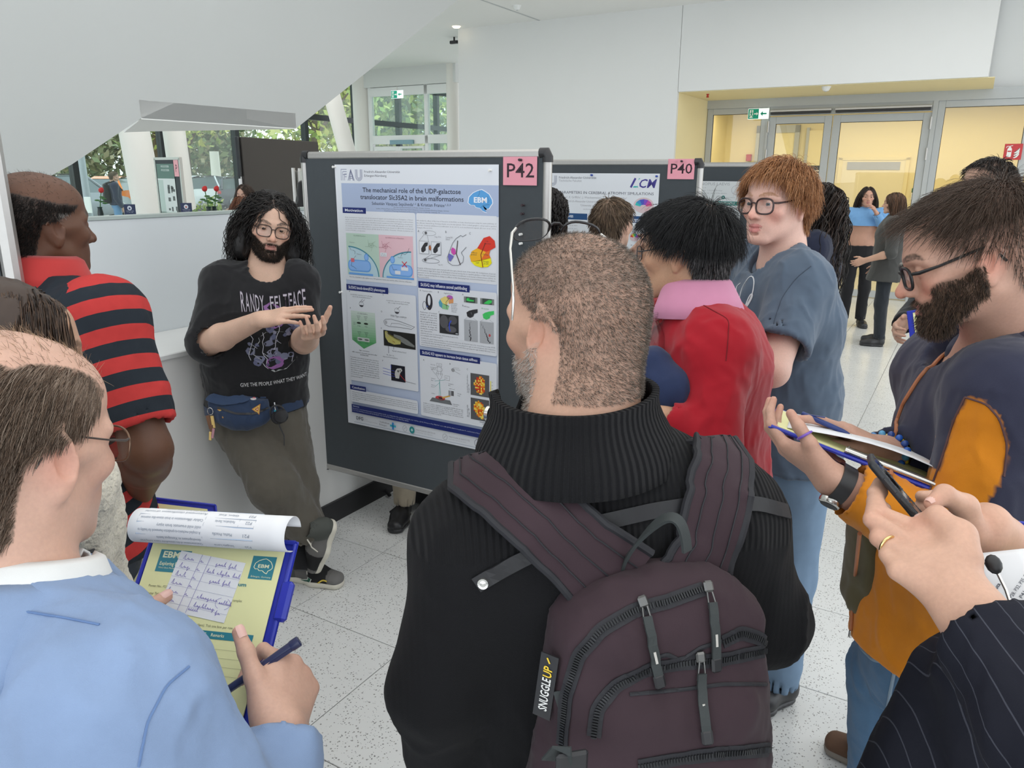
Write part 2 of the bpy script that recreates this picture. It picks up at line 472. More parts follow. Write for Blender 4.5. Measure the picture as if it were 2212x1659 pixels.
tag(MB().bbox(-2.8,-.66,12.215,12.3,2.575,2.70).build('trim_6',M['frame_grey']),kind='structure')
# corridor doors
d=MB();d.bbox(-2.16,-2.10,14.97,15.0,0,2.03);d.bbox(-1.10,-1.04,14.97,15.0,0,2.03);d.bbox(-2.16,-1.04,14.97,15,1.99,2.05)
o=d.build('door_3',M['yellow_wall']);tag(o,kind='structure')
MB().bbox(-2.10,-1.10,14.98,15.0,0,1.99).build('door_leaf',mat('cream_door_leaf',(.80,.72,.50),.5,var=.02),o)
MB().bbox(-2.02,-1.18,14.97,14.985,1.83,1.96).build('closer_cover',M['alu'],o)
MB().tube([BP(-1.18,14.97,1.05),BP(-1.18,14.92,1.05),BP(-1.3,14.92,1.05)],.01,8).build('handle',M['steel'],o)
M['green_sign']=mat('dark_green_sign',(.03,.16,.12),.5)
def door_plate(a,z,label):
 e=empty('door_sign',BP(a,14.985,z),BYAW,label,'sign')
 MB().bbox(a-.09,a+.09,14.97,15.0,z+.0,z+.07,.003).build('nameplate',M['green_sign'],e)
 MB().bbox(a-.09,a+.09,14.97,15.0,z-.12,z-.005,.003).build('card',M['paper'],e)
door_plate(-.86,1.46,'small green and white room sign beside the cream door behind the glass')
door_plate(-2.72,1.46,'small green and white room sign left of the cream corridor door')
door_plate(.28,1.74,'green room sign behind the glass near the man with black hair')
# lit room seen through the left side light
o=MB().bbox(-3.55,-2.95,14.96,15.0,.0,2.47).build('door_4',mat('lit_room_wall',(.85,.76,.45),.7));tag(o,kind='structure')
f=MB();f.bbox(-3.63,-3.55,14.94,15.0,0,2.6);f.bbox(-2.95,-2.87,14.94,15.0,0,2.6);f.bbox(-3.63,-2.87,14.94,15,2.47,2.6)
f.build('frame',M['frame_grey'],o)
f=MB();f.bbox(-2.75,-2.70,14.94,15.0,0,2.55);f.bbox(-2.36,-2.31,14.94,15.0,0,2.55)
o=f.build('door_5',M['frame_grey']);tag(o,kind='structure')
MB().bbox(-2.70,-2.36,14.95,14.99,0,1.9).build('door_leaf',M['dark_metal'],o)
MB().bbox(-2.70,-2.36,14.95,14.99,1.9,2.5).build('pane',M['yellow_wall'],o)
for k in range(5):MB().bbox(-2.56,-2.38,14.93,14.95,1.62+.045*k,1.64+.045*k).build('slat',M['paper'],o)
e=empty('fire_alarm_button',BP(-3.62,14.9,1.95),BYAW,'small red fire alarm box on the cream corridor wall','alarm')
MB().bbox(-3.78,-3.69,14.93,15.0,1.98,2.10,.006).build('housing',mat('alarm_red',(.45,.03,.02),.5),e)
M['alarm']=bpy.data.materials['alarm_red']
e=empty('alarm_box',BP(-.4,14.9,1.4),BYAW,'tiny red box behind the right glass pane by the door post','alarm')
MB().bbox(-.47,-.40,14.93,15.0,1.42,1.52,.006).build('housing',M['alarm'],e)
l=area_light('corridor_lamp',BP(-1.2,13.8,2.86),(0,0,BYAW),(2.5,.4),34,(1,.84,.52))
l=area_light('corridor_lamp',BP(-3.6,13.8,2.86),(0,0,BYAW),(1.,.4),14,(1,.86,.56))
l=area_light('corridor_lamp',BP(.6,13.8,2.86),(0,0,BYAW),(1.,.4),9,(1,.86,.56))
e=empty('ceiling_downlight',BP(-2.55,13.6,2.85),0,'small lit round lamp on the corridor ceiling behind the narrow door','lamp')
MB().lathe(BP(-2.5,13.7,2.80),[(0,0),(.09,.005),(.11,.05),(.11,.1)],20).build('lamp_glass',mat('lit_lamp_glass',(1,1,.9),.3,emit=((1,.95,.8,1),3.)),e)
# signs
def exit_sign(c,label):
 e=empty('exit_sign',c,BYAW,label,'sign')
 c=np.array(c)
 MB().box(c,(.30,.022,.15),np.array([E1,E2,[0,0,1]]),.004).build('light_box',mat('lit_white_acrylic',(.9,.95,.95),.4,emit=((.85,1,.95,1),.5)),e)
 MB().tube([c+[0,0,.07],c+[0,0,.16]],.006,6).build('hanger',M['alu'],e)
 p=Print();G=(.0,.38,.24)
 p.rect(.006,.006,.15,.138,G);p.up()
 W=(.95,1,.97)
 p.poly([(.025,.02),(.075,.02),(.075,.13),(.025,.13)],W);p.up()
 p.disc(.052,.035,.010,col=G,n=12);p.line([(.05,.05),(.052,.085)],.018,G);p.line([(.052,.085),(.07,.10),(.066,.125)],.01,G);p.line([(.052,.085),(.038,.105),(.02,.11)],.01,G)
 p.line([(.05,.055),(.075,.065)],.008,G);p.line([(.05,.055),(.034,.075)],.008,G)
 p.line([(.09,.075),(.145,.075)],.016,W);p.poly([(.125,.05),(.15,.075),(.125,.10)],W)
 p.line([(.20,.075),(.27,.075)],.02,G);p.poly([(.215,.04),(.18,.075),(.215,.11)],G)
 p.on('pictogram',c+E1*-.15-E2*.0115+[0,0,.075],E1,(0,0,-1),e)
exit_sign(at(858,204,15.2),'hanging green and white exit sign below the far ceiling')
exit_sign(BP(-2.93,12.08,2.60),'green exit sign at the top of the narrow glazed door')
c=at_plane(2188,328,BP(0,12.19,0),E2)
e=empty('fire_extinguisher_sign',c,BYAW,'red square sign with white fire extinguisher on door frame','sign')
MB().box(c,(.20,.012,.20),np.array([E1,E2,[0,0,1]]),.003).build('plate',mat('sign_red',(.55,.035,.04),.4),e)
p=Print();W=(.85,.85,.82)
p.rect(.035,.055,.05,.11,W,.012);p.poly([(.04,.055),(.08,.055),(.07,.04),(.05,.04)],W);p.rect(.052,.03,.016,.012,W)
p.line([(.06,.032),(.03,.03),(.02,.05)],.008,W);p.line([(.06,.03),(.09,.022)],.008,W)
p.up();p.rect(.04,.085,.04,.016,(.5,.03,.04))
for k in range(3):
 y=.085+.03*k;p.poly([(.11,y+.028),(.125,y+.035),(.15,y+.024),(.172,y-.01),(.168,y-.035),(.155,y-.005),(.135,y+.015)],W)
p.on('pictogram',c-E1*.1-E2*.0065+[0,0,.1],E1,(0,0,-1),e)
def smoke_detector(c,label,z=None):
 e=empty('smoke_detector',c,0,label,'smoke detector')
 MB().lathe(c,[(.0,-.055),(.03,-.055),(.045,-.035),(.05,-.02),(.055,-.012),(.06,0)],20).build('housing',M['white_paint'],e,smooth=True)
 MB().lathe(np.array(c)-[0,0,.056],[(0,-.008),(.012,-.006),(.014,.002)],12).build('sensor',M['frame_grey'],e)
smoke_detector(atz(1117,12,CEIL),'white smoke detector on the ceiling above the poster boards')
smoke_detector(atz(1785,187,2.822),'white smoke detector under the soffit over the glazed door')
smoke_detector(atz(842,160,CEIL),'white smoke detector on the far lobby ceiling')
e=empty('sprinkler',atz(1529,203,2.822),0,'small dark red sprinkler head under the soffit corner','sprinkler')
MB().lathe(atz(1529,203,2.822),[(0,-.05),(.02,-.045),(.012,-.02),(.022,0)],10).build('head',M['alarm'],e)
e=empty('spotlight',atz(986,55,CEIL),0,'small warm lit spotlight on ceiling by the white wall edge','lamp')
MB().lathe(atz(986,57,CEIL),[(0,-.02),(.05,-.02),(.065,0)],16).build('lens',mat('lit_warm_lens',(1,.9,.7),.3,emit=((1,.8,.5,1),4.)),e)
e=empty('ceiling_camera',atz(981,84,CEIL),0,'small black camera on ceiling near the white wall edge','camera')
cc=atz(981,80,CEIL)
MB().cyl(cc,cc-[0,0,.06],.015,n=10).build('mount',M['black_plastic'],e)
MB().box(cc-[0,0,.08],(.16,.06,.05),np.array([E1,E2,[0,0,1]]),.01).build('body',M['black_plastic'],e)
o=MB().bbox(-5.95,-5.92,8.2,10.8,CEIL-.004,CEIL+.01).build('trim_7',M['frame_grey']);tag(o,kind='structure')
# low wall, balustrade panel and ledge
tag(MB().bbox(-2.98,-2.60,-1.5,4.7,0,1.022).build('wall_low',M['lower_wall']),kind='structure')
tag(MB().bbox(-3.0,-2.592,-1.5,4.72,1.022,1.045,.004).build('trim_8',M['ledge']),kind='structure')
tag(MB().bbox(-3.06,-3.0,-1.5,4.72,.9,1.535,.003).build('wall_balustrade',M['panel_white']),kind='structure')
tag(MB().bbox(-3.065,-2.995,-1.5,4.72,1.535,1.548).build('trim_9',mat('grey_green_edge',(.40,.46,.44),.4)),kind='structure')
tag(MB().bbox(-2.602,-2.585,-1.5,4.7,0,.11).build('baseboard_left',mat('black_skirting',(.02,.02,.022),.5)),kind='structure')
# stair flight rising behind the balustrade
A0_,A1_=-4.0,-5.6
prof=[(-2.6,-1.07),(1.964,1.571),(2.338,1.756),(2.759,2.005),(3.903,2.01),(5.849,3.138),(8.2,4.6),(8.2,5.8),(3.0,4.6),(-2.6,3.3)]
prof=[(-1.6,.9),(.6,1.0),(1.964,1.571),(2.338,1.756),(2.759,2.005),(3.903,2.01),(7.15,3.9),(7.15,CEIL),(-1.6,CEIL)]
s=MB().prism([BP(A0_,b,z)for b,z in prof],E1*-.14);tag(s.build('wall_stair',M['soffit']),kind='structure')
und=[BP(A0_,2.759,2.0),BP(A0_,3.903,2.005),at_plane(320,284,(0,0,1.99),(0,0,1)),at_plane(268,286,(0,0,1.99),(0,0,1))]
s=MB().prism(und,(0,0,.1));tag(s.build('ceiling_stair_landing',M['ceiling']),kind='structure')  # landing underside painted ceiling white in place of light bounced off the floor
# leaning columns
def column(xa,ya,xb,yb,s,r,n):
 a,b=at(xa,ya,s),at(xb,yb,s)
 d=(b-a)/(b[2]-a[2])
 lo=a+d*(0-a[2]);hi=a+d*(CEIL-a[2])
 tag(MB().cyl(lo,hi,r,n=32).build('column',M['column'],smooth=True),kind='structure')
column(324,465,290,285,12.6,.24,1)
column(399,450,376,285,13.6,.19,2)
column(748,320,715,200,14.4,.16,3)
tag(MB().cyl(BP(-12.25,14.0,0),BP(-12.25,14.0,CEIL),.2,n=32).build('column',M['column'],smooth=True),kind='structure')
tag(MB().cyl(BP(-9.75,14.0,0),BP(-9.75,14.0,CEIL),.13,n=32).build('column',M['column'],smooth=True),kind='structure')
# black glazed facade
muls=[2.55,4.25,5.95,7.65,9.35,11.05,12.98,14.65,16.3,17.95,19.6,21.3,23.0,24.7]
for i in range(len(muls)-1):
 b0,b1=muls[i],muls[i+1]
 o=MB().bbox(-13.12,-12.98,b0-.05,b0+.05,0,CEIL).build('window_%d'%(i+3),M['facade_black']);tag(o,kind='structure')
 MB().bbox(-13.06,-13.05,b0+.05,b1-.05,0,CEIL).build('pane',M['window_glass'],o)
 MB().bbox(-13.1,-12.98,b0+.05,b1-.05,CEIL-.14,CEIL).build('rail',M['facade_black'],o)
 MB().bbox(-13.1,-12.98,b0+.05,b1-.05,0,.12).build('rail',M['facade_black'],o)
 if b0>11:MB().bbox(-13.1,-12.98,b0+.05,b1-.05,2.86,2.98).build('transom',M['facade_black'],o)
 # white glazed partition at the far end
f=MB()
for a in(-11.98,-10.42,-9.80):f.bbox(a-.04,a+.04,13.95,14.05,0,3.55)
for z in(.05,2.44,3.45):f.bbox(-12.0,-9.76,13.95,14.05,z-.09,z+.09)
o=f.build('window_30',M['white_paint']);tag(o,kind='structure')
MB().bbox(-11.94,-10.46,14.0,14.01,2.53,3.36).build('pane',M['window_glass'],o)
MB().bbox(-10.38,-9.84,14.0,14.01,2.53,3.36).build('pane',M['window_glass'],o)
MB().bbox(-10.38,-9.84,14.0,14.01,.14,2.35).build('pane',M['window_glass'],o)
tag(MB().bbox(-12.3,-9.6,13.9,14.1,3.55,CEIL).build('wall_partition',M['white_wall']),kind='structure')
f=MB();frame_rect(f,-11.9,-11.2,.05,2.3,.09,13.96,14.04);frame_rect(f,-11.2,-10.5,.05,2.3,.05,13.96,14.04)
o=f.build('door_6',M['white_paint']);tag(o,kind='structure')
MB().bbox(-11.82,-11.28,14.,14.01,.13,2.22).build('pane',M['window_glass'],o)
MB().bbox(-11.15,-10.55,14.,14.01,.1,2.26).build('pane',M['window_glass'],o)
MB().bbox(-11.4,-10.75,13.9,13.95,2.34,2.43,.005).build('closer_cover',mat('blue_grey_closer',(.22,.36,.42),.5),o)
e=empty('office_cabinet',BP(-11.0,16.0,0),BYAW,'white cabinet in the far glazed office','cabinet')
MB().bbox(-11.5,-10.7,15.8,16.2,0,2.05,.01).build('body',M['white_paint'],e)
MB().bbox(-11.48,-11.1,15.78,15.8,.05,2.0).build('door',M['white_paint'],e)
MB().bbox(-11.09,-10.72,15.78,15.8,.05,2.0).build('door',M['white_paint'],e)
# outside
M['asphalt']=mat('pale_paving',(.42,.40,.36),.9,var=.12,scale=3)
M['verge']=mat('dry_grass_verge',(.26,.27,.10),.95,var=.4,scale=30)
tag(MB().bbox(-75,-13.1,-40,60,-.12,-.01).build('ground',M['asphalt']),kind='structure')
tag(MB().bbox(-75,-42,-40,60,-.02,.05).build('ground_verge',M['verge']),kind='structure')
def leaf_mat(name,c1,c2):
 m,nt,b=_mk(name)
 a=nt.nodes.new('ShaderNodeAttribute');a.attribute_name='Col'
 nt.links.new(a.outputs['Color'],b.inputs['Base Color']);b.inputs['Roughness'].default_value=.55
 b.inputs['Transmission Weight'].default_value=0
 return m
M['leaf']=leaf_mat('leaf',0,0)
M['bark']=mat('bark',(.14,.10,.07),.9,var=.3,scale=12)
rng=np.random.default_rng(7)
def tree(c,h,r,cols,label,n=1500,leaf=.16,trunk=True,low=.3,group='trees and bushes beyond the car park',cat='tree',name='tree'):
 c=np.array(c,float)
 e=empty(name,c,0,label,cat,group)
 # clumps
 k=max(6,int(n/120));cl=[]
 for i in range(k):
  while True:
   q=rng.uniform(-1,1,3)
   if q@q<1:break
  cl.append(c+[q[0]*r*.75,q[1]*r*.75,h*(low+(1-low)/2)+q[2]*h*(1-low)/2*.8])
 cl=np.array(cl);ci=rng.integers(0,k,n)
 p=cl[ci]+rng.normal(0,1,(n,3))*np.array([r,r,h*(1-low)/2])*.24
 p[:,2]=np.maximum(p[:,2],.05)
 u=rng.normal(0,1,(n,3));u/=np.linalg.norm(u,axis=1)[:,None]
 w=np.cross(u,rng.normal(0,1,(n,3)));w/=np.linalg.norm(w,axis=1)[:,None]
 s=leaf*rng.uniform(.6,1.3,(n,1))
 v=np.stack([p-u*s,p+w*s*.5,p+u*s,p-w*s*.5],1).reshape(-1,3)
 q=np.arange(4*n).reshape(-1,4)
 cc=np.array(cols)[rng.integers(0,len(cols),n)]*rng.uniform(.75,1.25,(n,1))
 o=link('foliage',mesh_np('foliage',v,quads=q,col=np.repeat(cc,4,0),smooth=False),M['leaf'],e)
 o['kind']='stuff'
 if trunk:
  t=MB();t.tube([c,c+[0.05,0,h*.35],c+[.1,.1,h*.75]],[h*.022,h*.018,h*.008],8)
  for k in range(5):
   a=rng.uniform(0,6.28);z=h*rng.uniform(.3,.6)
   t.tube([c+[.06,.02,z],c+[math.cos(a)*r*.6,math.sin(a)*r*.6,z+h*.2]],[h*.01,h*.004],6)
  t.build('trunk',M['bark'],e)
 return e
YG=[(.42,.48,.12),(.55,.56,.16),(.30,.40,.10),(.62,.60,.22)]
DG=[(.16,.22,.09),(.22,.27,.12),(.28,.26,.14),(.12,.18,.08)]
BR=[(.30,.28,.16),(.24,.26,.13),(.36,.32,.20),(.20,.25,.12)]
for px,s,h,r,cols,lab,n,low in((225,52,6.5,5.0,BR,'brownish green scrub behind the orange car',2600,.0),(330,55,7,4.5,BR,'dry green bushes behind the thick column',1600,.0),(130,56,6,5,DG,'dark green bush at far edge of the car park',1500,.0),(420,40,7.5,2.3,YG,'bright yellow green tree hanging over the silver car',2200,.38),(470,58,7,4.5,BR,'brown green trees behind the silver car',2200,.0),(495,50,7,3,DG,'green tree beside the dark brown partition',1400,.0),(355,44,8,2,YG,'yellow green tree between the two columns',1100,.25),(690,36,9,3.0,YG,'sunny yellow tree behind the leaning column',2600,.05),(745,40,10,3.0,YG,'tall light green tree behind the black frames',2600,.05),(850,44,9,4,DG,'green tree seen through the far glazed office',1800,.0),(890,48,9,4,YG,'yellow green tree seen through the far office',1500,.0),(950,44,9,4,YG,'light green tree at right of the far office',1600,.0)):
 g=at(px,500,1.)-EYE;g[2]=0;g=g/(g@[0,1,0])*s
 tree((g[0],g[1],0),h,r,cols,lab,n,leaf=.26 if low==0 else .2,low=low,trunk=low>0)
 # ------------------------------------------------------------------ cars, lamp post and things in the lobby behind the balustrade
M['tyre']=mat('tyre_rubber',(.02,.02,.02),.8)
M['rim']=mat('alloy_rim',(.45,.46,.48),.3,.8)
M['car_glass']=mat('dark_car_glass',(.12,.16,.18),.08,spec=.9,var=.3,scale=3)
M['tail']=mat('red_tail_lamp',(.5,.03,.03),.25)
def car(c,yaw,col,label,L=4.1,W=1.78,Hh=1.52,suv=0.):
 """length along local x (nose +x)"""
 c=np.array(c,float);e=empty('car',c,yaw,label,'car','parked cars outside the window')
 X=np.array([math.cos(yaw),math.sin(yaw),0]);Y=np.array([-math.sin(yaw),math.cos(yaw),0])
 P=lambda x,y,z:c+X*x+Y*y+np.array([0,0,z])
 paint=mat('car_paint',col,.25,.2,var=.02,spec=.6)
 h=Hh
 # stations along the length: (x, half width low, half width belt, z low, z belt)
 st=[(-L/2,.80,.84,.40,.78),(-L/2+.10,.90,.90,.26,.92),(-L/2+.5,.94,.92,.22,.95),(-.6,.95,.93,.20,.95),(.5,.95,.93,.20,.94),(1.05,.94,.91,.22,.90),(L/2-.35,.90,.84,.24,.76),(L/2,.74,.70,.34,.60)]
 V=[];F=[];n=8
 for x,wl,wb,zl,zb in st:
  wl*=W/2;wb*=W/2
  for y,z in((-wl*.9,zl),(-wl,zl+.15),(-wb*1.03,(zl+zb)/2+.1),(-wb,zb),(wb,zb),(wb*1.03,(zl+zb)/2+.1),(wl,zl+.15),(wl*.9,zl)):
   V.append(P(x,y,z*h/1.52))
 for i in range(len(st)-1):
  for k in range(n):F.append((i*n+k,i*n+(k+1)%n,(i+1)*n+(k+1)%n,(i+1)*n+k))
 F+=[tuple(range(n)),tuple((len(st)-1)*n+k for k in range(n))[::-1]]
 b=MB().add(V,F)
 # roof and pillars
 cab=[(-L/2+.12,.80,.93),(-L/2+.45,.64,h-.10),(-L/2+.9,.66,h),(-.2,.67,h+.01),(.35,.66,h-.06),(1.15,.78,.93)]
 V=[];F=[]
 for x,w,z in cab:
  zz=min(z,h);V+=[P(x,-w*W/2,zz),P(x,w*W/2,zz)]
 V2=[]
 for x,w,z in cab:V2+=[P(x,-w*W/2,z-.05),P(x,w*W/2,z-.05)]
 allv=V+V2;m=len(V)
 for i in range(len(cab)-1):
  F.append((2*i,2*i+1,2*i+3,2*i+2))
 roofF=F[1:-1]
 b.add(V,[f for f in roofF])
 for i,(x,w,z)in enumerate(cab[1:-1]):
  for sgn in(-1,1):
   if i in(0,2,3):b.tube([P(x-.02,sgn*w*W/2*.99,z-.03),P(x+(-.32 if i==0 else .05 if i==2 else .75),sgn*.91*W/2,.94)],.045,6)
 b.build('body',paint,e,smooth=True)
 gl=MB()
 for sgn in(-1,1):
  gl.add([P(-L/2+.16,sgn*.90*W/2,.93),P(-L/2+.47,sgn*.645*W/2,h-.12),P(-.2,sgn*.67*W/2,h-.03),P(.35,sgn*.655*W/2,h-.09),P(1.1,sgn*.88*W/2,.92)],[(0,1,2,3,4)])
 gl.add([P(-L/2+.10,-.80*W/2,.95),P(-L/2+.10,.80*W/2,.95),P(-L/2+.42,.62*W/2,h-.12),P(-L/2+.42,-.62*W/2,h-.12)],[(0,1,2,3)])
 gl.add([P(1.15,-.78*W/2,.92),P(1.15,.78*W/2,.92),P(.37,.64*W/2,h-.09),P(.37,-.64*W/2,h-.09)],[(0,1,2,3)])
 gl.build('glazing',M['car_glass'],e)
 for sgn in(-1,1):
  MB().box(P(-L/2+.045,sgn*.70*W/2,.80),(.10,.36,.16),np.array([X,Y,[0,0,1]]),.03).build('tail_lamp',M['tail'],e)
  for x in(-L/2+.75,L/2-.78):
   r=.32+suv*.06
   w=MB();w.lathe(P(x,sgn*(W/2-.16),r),[(0,-.02),(r*.7,-.02),(r,.0),(r,.18),(r*.7,.2),(0,.2)]if sgn<0 else[(0,.02),(r*.7,.02),(r,.0),(r,-.18),(r*.7,-.2),(0,-.2)],24,np.array([X,[0,0,1],-Y*-1*1.]))
   wo=w.build('wheel',M['tyre'],e)
   w=MB()
   for k in range(5):
    a=k*1.257;yy=sgn*(W/2-.0)
    w.tube([P(x,yy,r),P(x+math.cos(a)*r*.66,yy,r+math.sin(a)*r*.66)],.035,6)
   w.tube([P(x+math.cos(a)*r*.66,sgn*(W/2-.02),r+math.sin(a)*r*.66)for a in np.linspace(0,6.28,20)[:-1]],.03,6,True)
   w.build('rim',M['rim'],wo)
 MB().box(P(-L/2+.02,0,.34),(.10,W*.84,.16),np.array([X,Y,[0,0,1]]),.03).build('bumper',M['black_plastic'],e)
 MB().box(P(-L/2-.01,0,.66),(.02,.5,.11),np.array([X,Y,[0,0,1]]),.005).build('number_plate',M['paper'],e)
 return e
def gp(px,s):
 g=ray(px,400);g=np.array([g[0],g[1],0.])/(g[1]);return g*s
car(gp(262,35),math.radians(95),(.75,.20,.02),'orange hatchback parked outside, seen from behind',L=4.3)
car(gp(452,37.5),math.radians(66),(.72,.75,.80),'silver hatchback parked outside the window, seen from behind',L=4.2,Hh=1.56)
car(gp(143,27),math.radians(72),(.30,.33,.37),'grey car parked at the left end outside the window',L=4.5,Hh=1.64,suv=1)
car(gp(516,39),math.radians(66),(.10,.11,.13),'dark car with a red tail lamp beyond the silver one',L=4.2)
g=gp(183,21)
e=empty('lamp_post',g,0,'grey lamp post with a small white box outside the window','post')
MB().tube([g,g+[0,0,4.5]],[.11,.085],16).build('pole',mat('galvanised_steel',(.38,.41,.45),.5,.5),e,smooth=True)
MB().box(g+[.08,-.12,.85],(.16,.06,.42),bevel=.01).build('control_box',M['white_paint'],e)
# slatted fence far behind
f0,f1=gp(395,62),gp(520,62)
e=empty('fence',f0,0,'grey slatted fence far behind the silver car','fence')
d=f1-f0
for k in range(9):
 MB().box((f0+f1)/2+[0,0,.6+.22*k],(np.linalg.norm(d),.04,.12),np.array([nrm(d),np.cross([0,0,1],nrm(d)),[0,0,1]])).build('slat',M['frame_grey'],e)
for t in(.02,.25,.5,.75,.98):MB().box(f0+d*t+[0,0,1.3],(.1,.1,2.6)).build('post',M['frame_grey'],e)
g=gp(469,45)
e=empty('concrete_pillar',g,0,'pale round pillar outside behind the silver car','pillar')
MB().cyl(g,g+[0,0,2.85],.28,.25,n=20).build('shaft',M['column'],e,smooth=True)
MB().cyl(g,g+[0,0,.15],.36,n=20).build('base',M['column'],e)
# dark brown partition and its neighbours
M['brown_board']=mat('dark_brown_partition',(.058,.052,.047),.8,var=.04,scale=3)
def plate(p0,p1,z0,z1,t=.04):
 p0,p1=np.array(p0),np.array(p1);d=p1-p0;d[2]=0
 return(p0+p1)/2*[1,1,0]+[0,0,(z0+z1)/2],(np.linalg.norm(d),t,z1-z0),np.array([nrm(d),np.cross([0,0,1],nrm(d)),[0,0,1]])
pa,pb=aty(517,296,8.0),aty(684,306,9.2)
zt=(pa[2]+pb[2])/2
e=empty('partition',(pa[0],pa[1],0),0,'tall dark brown partition panel standing in the lobby','partition')
c,s,ax=plate(pa,pb,.04,zt);MB().box(c,s,ax,.006).build('panel',M['brown_board'],e)
for t in(.1,.9):
 q=pa+(pb-pa)*t;MB().box((q[0],q[1],.02),(.08,.5,.04),ax).build('foot',M['black_plastic'],e)
 # narrow board with white edge left of it
q=aty(510,300,7.8);q2=aty(516,300,8.2)
e=empty('display_stand',(q[0],q[1],0),0,'narrow board with white edge beside the brown partition','board')
c,s,ax=plate(q,q2,1.68,2.06,.03);MB().box(c,s,ax,.004).build('panel',M['dark_metal'],e)
for qq,r in((q2,.016),):MB().tube([(qq[0],qq[1],0.02),(qq[0],qq[1],2.07)],r,8).build('pole',M['white_paint'],e)
MB().box((q[0],q[1],.01),(.3,.3,.02),bevel=.004).build('base',M['white_paint'],e)
c,s,ax=plate(q,q2,1.15,1.66,.02);MB().box(c,s,ax,.002).build('sheet',M['paper'],e)
# folded board leaning in front
q=aty(633,360,6.6);q2=aty(637,360,7.1)
e=empty('folded_board',(q[0],q[1],0),0,'edge on metal framed board in front of the brown partition','board')
for k,off in enumerate((0,.045)):
 c,s,ax=plate(q+[off,0,0],q2+[off,0,0],.25,1.74,.022);MB().box(c,s,ax,.004).build('frame',M['alu'],e)
MB().tube([(q[0],q[1],0),(q[0],q[1],1.76)],.016,8).build('leg',M['alu'],e)
MB().tube([(q2[0]+.04,q2[1],0),(q2[0]+.04,q2[1],1.76)],.016,8).build('leg',M['alu'],e)
MB().box((q[0],q[1],.015),(.5,.06,.03)).build('foot',M['alu'],e)
# green poster board by the columns
pa,pb=aty(336,346,11.3),aty(389,346,10.9)
bt=1.90
def simple_board(pa,pb,z0,z1,name,label):
 e=empty(name,(pa[0],pa[1],0),0,label,'poster board')
 c,s,ax=plate(pa,pb,z0,z1,.03);MB().box(c,s,ax).build('panel',M['board_felt'],e)
 f=MB();d=nrm((pb-pa)*[1,1,0])
 for q in(pa,pb):f.box((q[0],q[1],(z0+z1)/2),(.035,.04,z1-z0),ax)
 for z in(z0,z1):f.box(((pa[0]+pb[0])/2,(pa[1]+pb[1])/2,z),(s[0]+.03,.04,.035),ax)
 f.build('frame',M['alu'],e)
 for q in(pa,pb):
  MB().box((q[0],q[1],z0/2),(.03,.03,z0),ax).build('leg',M['alu'],e)
  MB().box((q[0],q[1],.02),(.04,.6,.03),ax).build('foot',M['alu'],e)
 return e,d
e,d=simple_board(pa,pb,.4,bt,'poster_board','narrow looking green poster board beside the far columns')
n=np.cross(d,[0,0,1])
k=np.linalg.norm((pb-pa)[:2])/1.2
p=Print();GR=(.10,.19,.16);LG=(.52,.62,.58)
p.rect(0,0,.84*k,1.19,(.72,.76,.75));p.up();p.rect(0,0,.84*k,.20,GR);p.rect(0,.22,.26*k,.50,LG);p.rect(0,.66,.84*k,.10,LG)
p.up()
for y in(.05,.10):p.text(.42*k,y,.028,'POSTER',(.75,.8,.78),width=.4*k,align='c')
rr=random.Random(3)
for i in range(26):p.rect((.30+.5*rr.random())*k,.26+.85*rr.random(),(.05+.07*rr.random())*k,.02+.07*rr.random(),(.10,.11,.11))
o=p.on('poster',pa*[1,1,0]+[0,0,bt-.07]+d*.08*k+n*.022,d,(0,0,-1),None)
tag(o,'green and white printed poster on the board by the columns','poster')
p=Print();p.rect(0,0,.22*k,.22,(.85,.40,.45));p.up();p.text(.11*k,.16,.10,'P',(.1,.02,.03),width=.10*k,align='c')
o=p.on('number_sign',pa*[1,1,0]+[0,0,bt-.02]+d*.94*k+n*.023,d,(0,0,-1),None)
tag(o,'tiny pink number sheet on the green poster board','sign')
# standing tables with teal covers, vases, small navy signs
M['teal']=mat('teal_cloth',(.05,.30,.28),.8,var=.05)
M['navy_card']=mat('navy_card',(.025,.035,.10),.6)
M['vase']=mat('dark_vase',(.03,.04,.04),.3)
M['petal']=mat('red_petal',(.6,.03,.03),.6)
M['stem']=mat('rose_stem',(.06,.16,.04),.6)
def bar_table(c,r,z,label):
 c=np.array(c,float)*[1,1,0]
 e=empty('bar_table',c,0,label,'table','standing tables in the lobby')
 MB().lathe(c,[(0,z),(r,z),(r,z-.03),(.10,z-.35),(.10,.35),(.30,.02),(.30,0)],28).build('cover',M['teal'],e,smooth=True)
 MB().lathe(c,[(0,z+.004),(r-.03,z+.004),(r-.03,z)],28).build('tabletop',M['teal'],e)
 return c+[0,0,z]
def rose(c,label,lean=0.):
 c=np.array(c);e=empty('rose_vase',c,0,label,'vase','roses in vases on the standing tables')
 MB().lathe(c,[(0,0),(.035,0),(.04,.06),(.028,.13),(.035,.15)],14).build('vase',M['vase'],e,smooth=True)
 t=MB();t.tube([c+[0,0,.1],c+[lean*.5,0,.25],c+[lean,0,.36]],.006,6)
 for k in range(5):t.ball(c+[lean*.6+.05*math.cos(k*2),.05*math.sin(k*2),.2+.02*k],(.04,.02,.012),6,4)
 t.build('stem',M['stem'],e)
 f=MB();f.ball(c+[lean,0,.37],.035,10,6);f.ball(c+[lean+.01,0,.385],.025,8,5);f.build('flower',M['petal'],e)
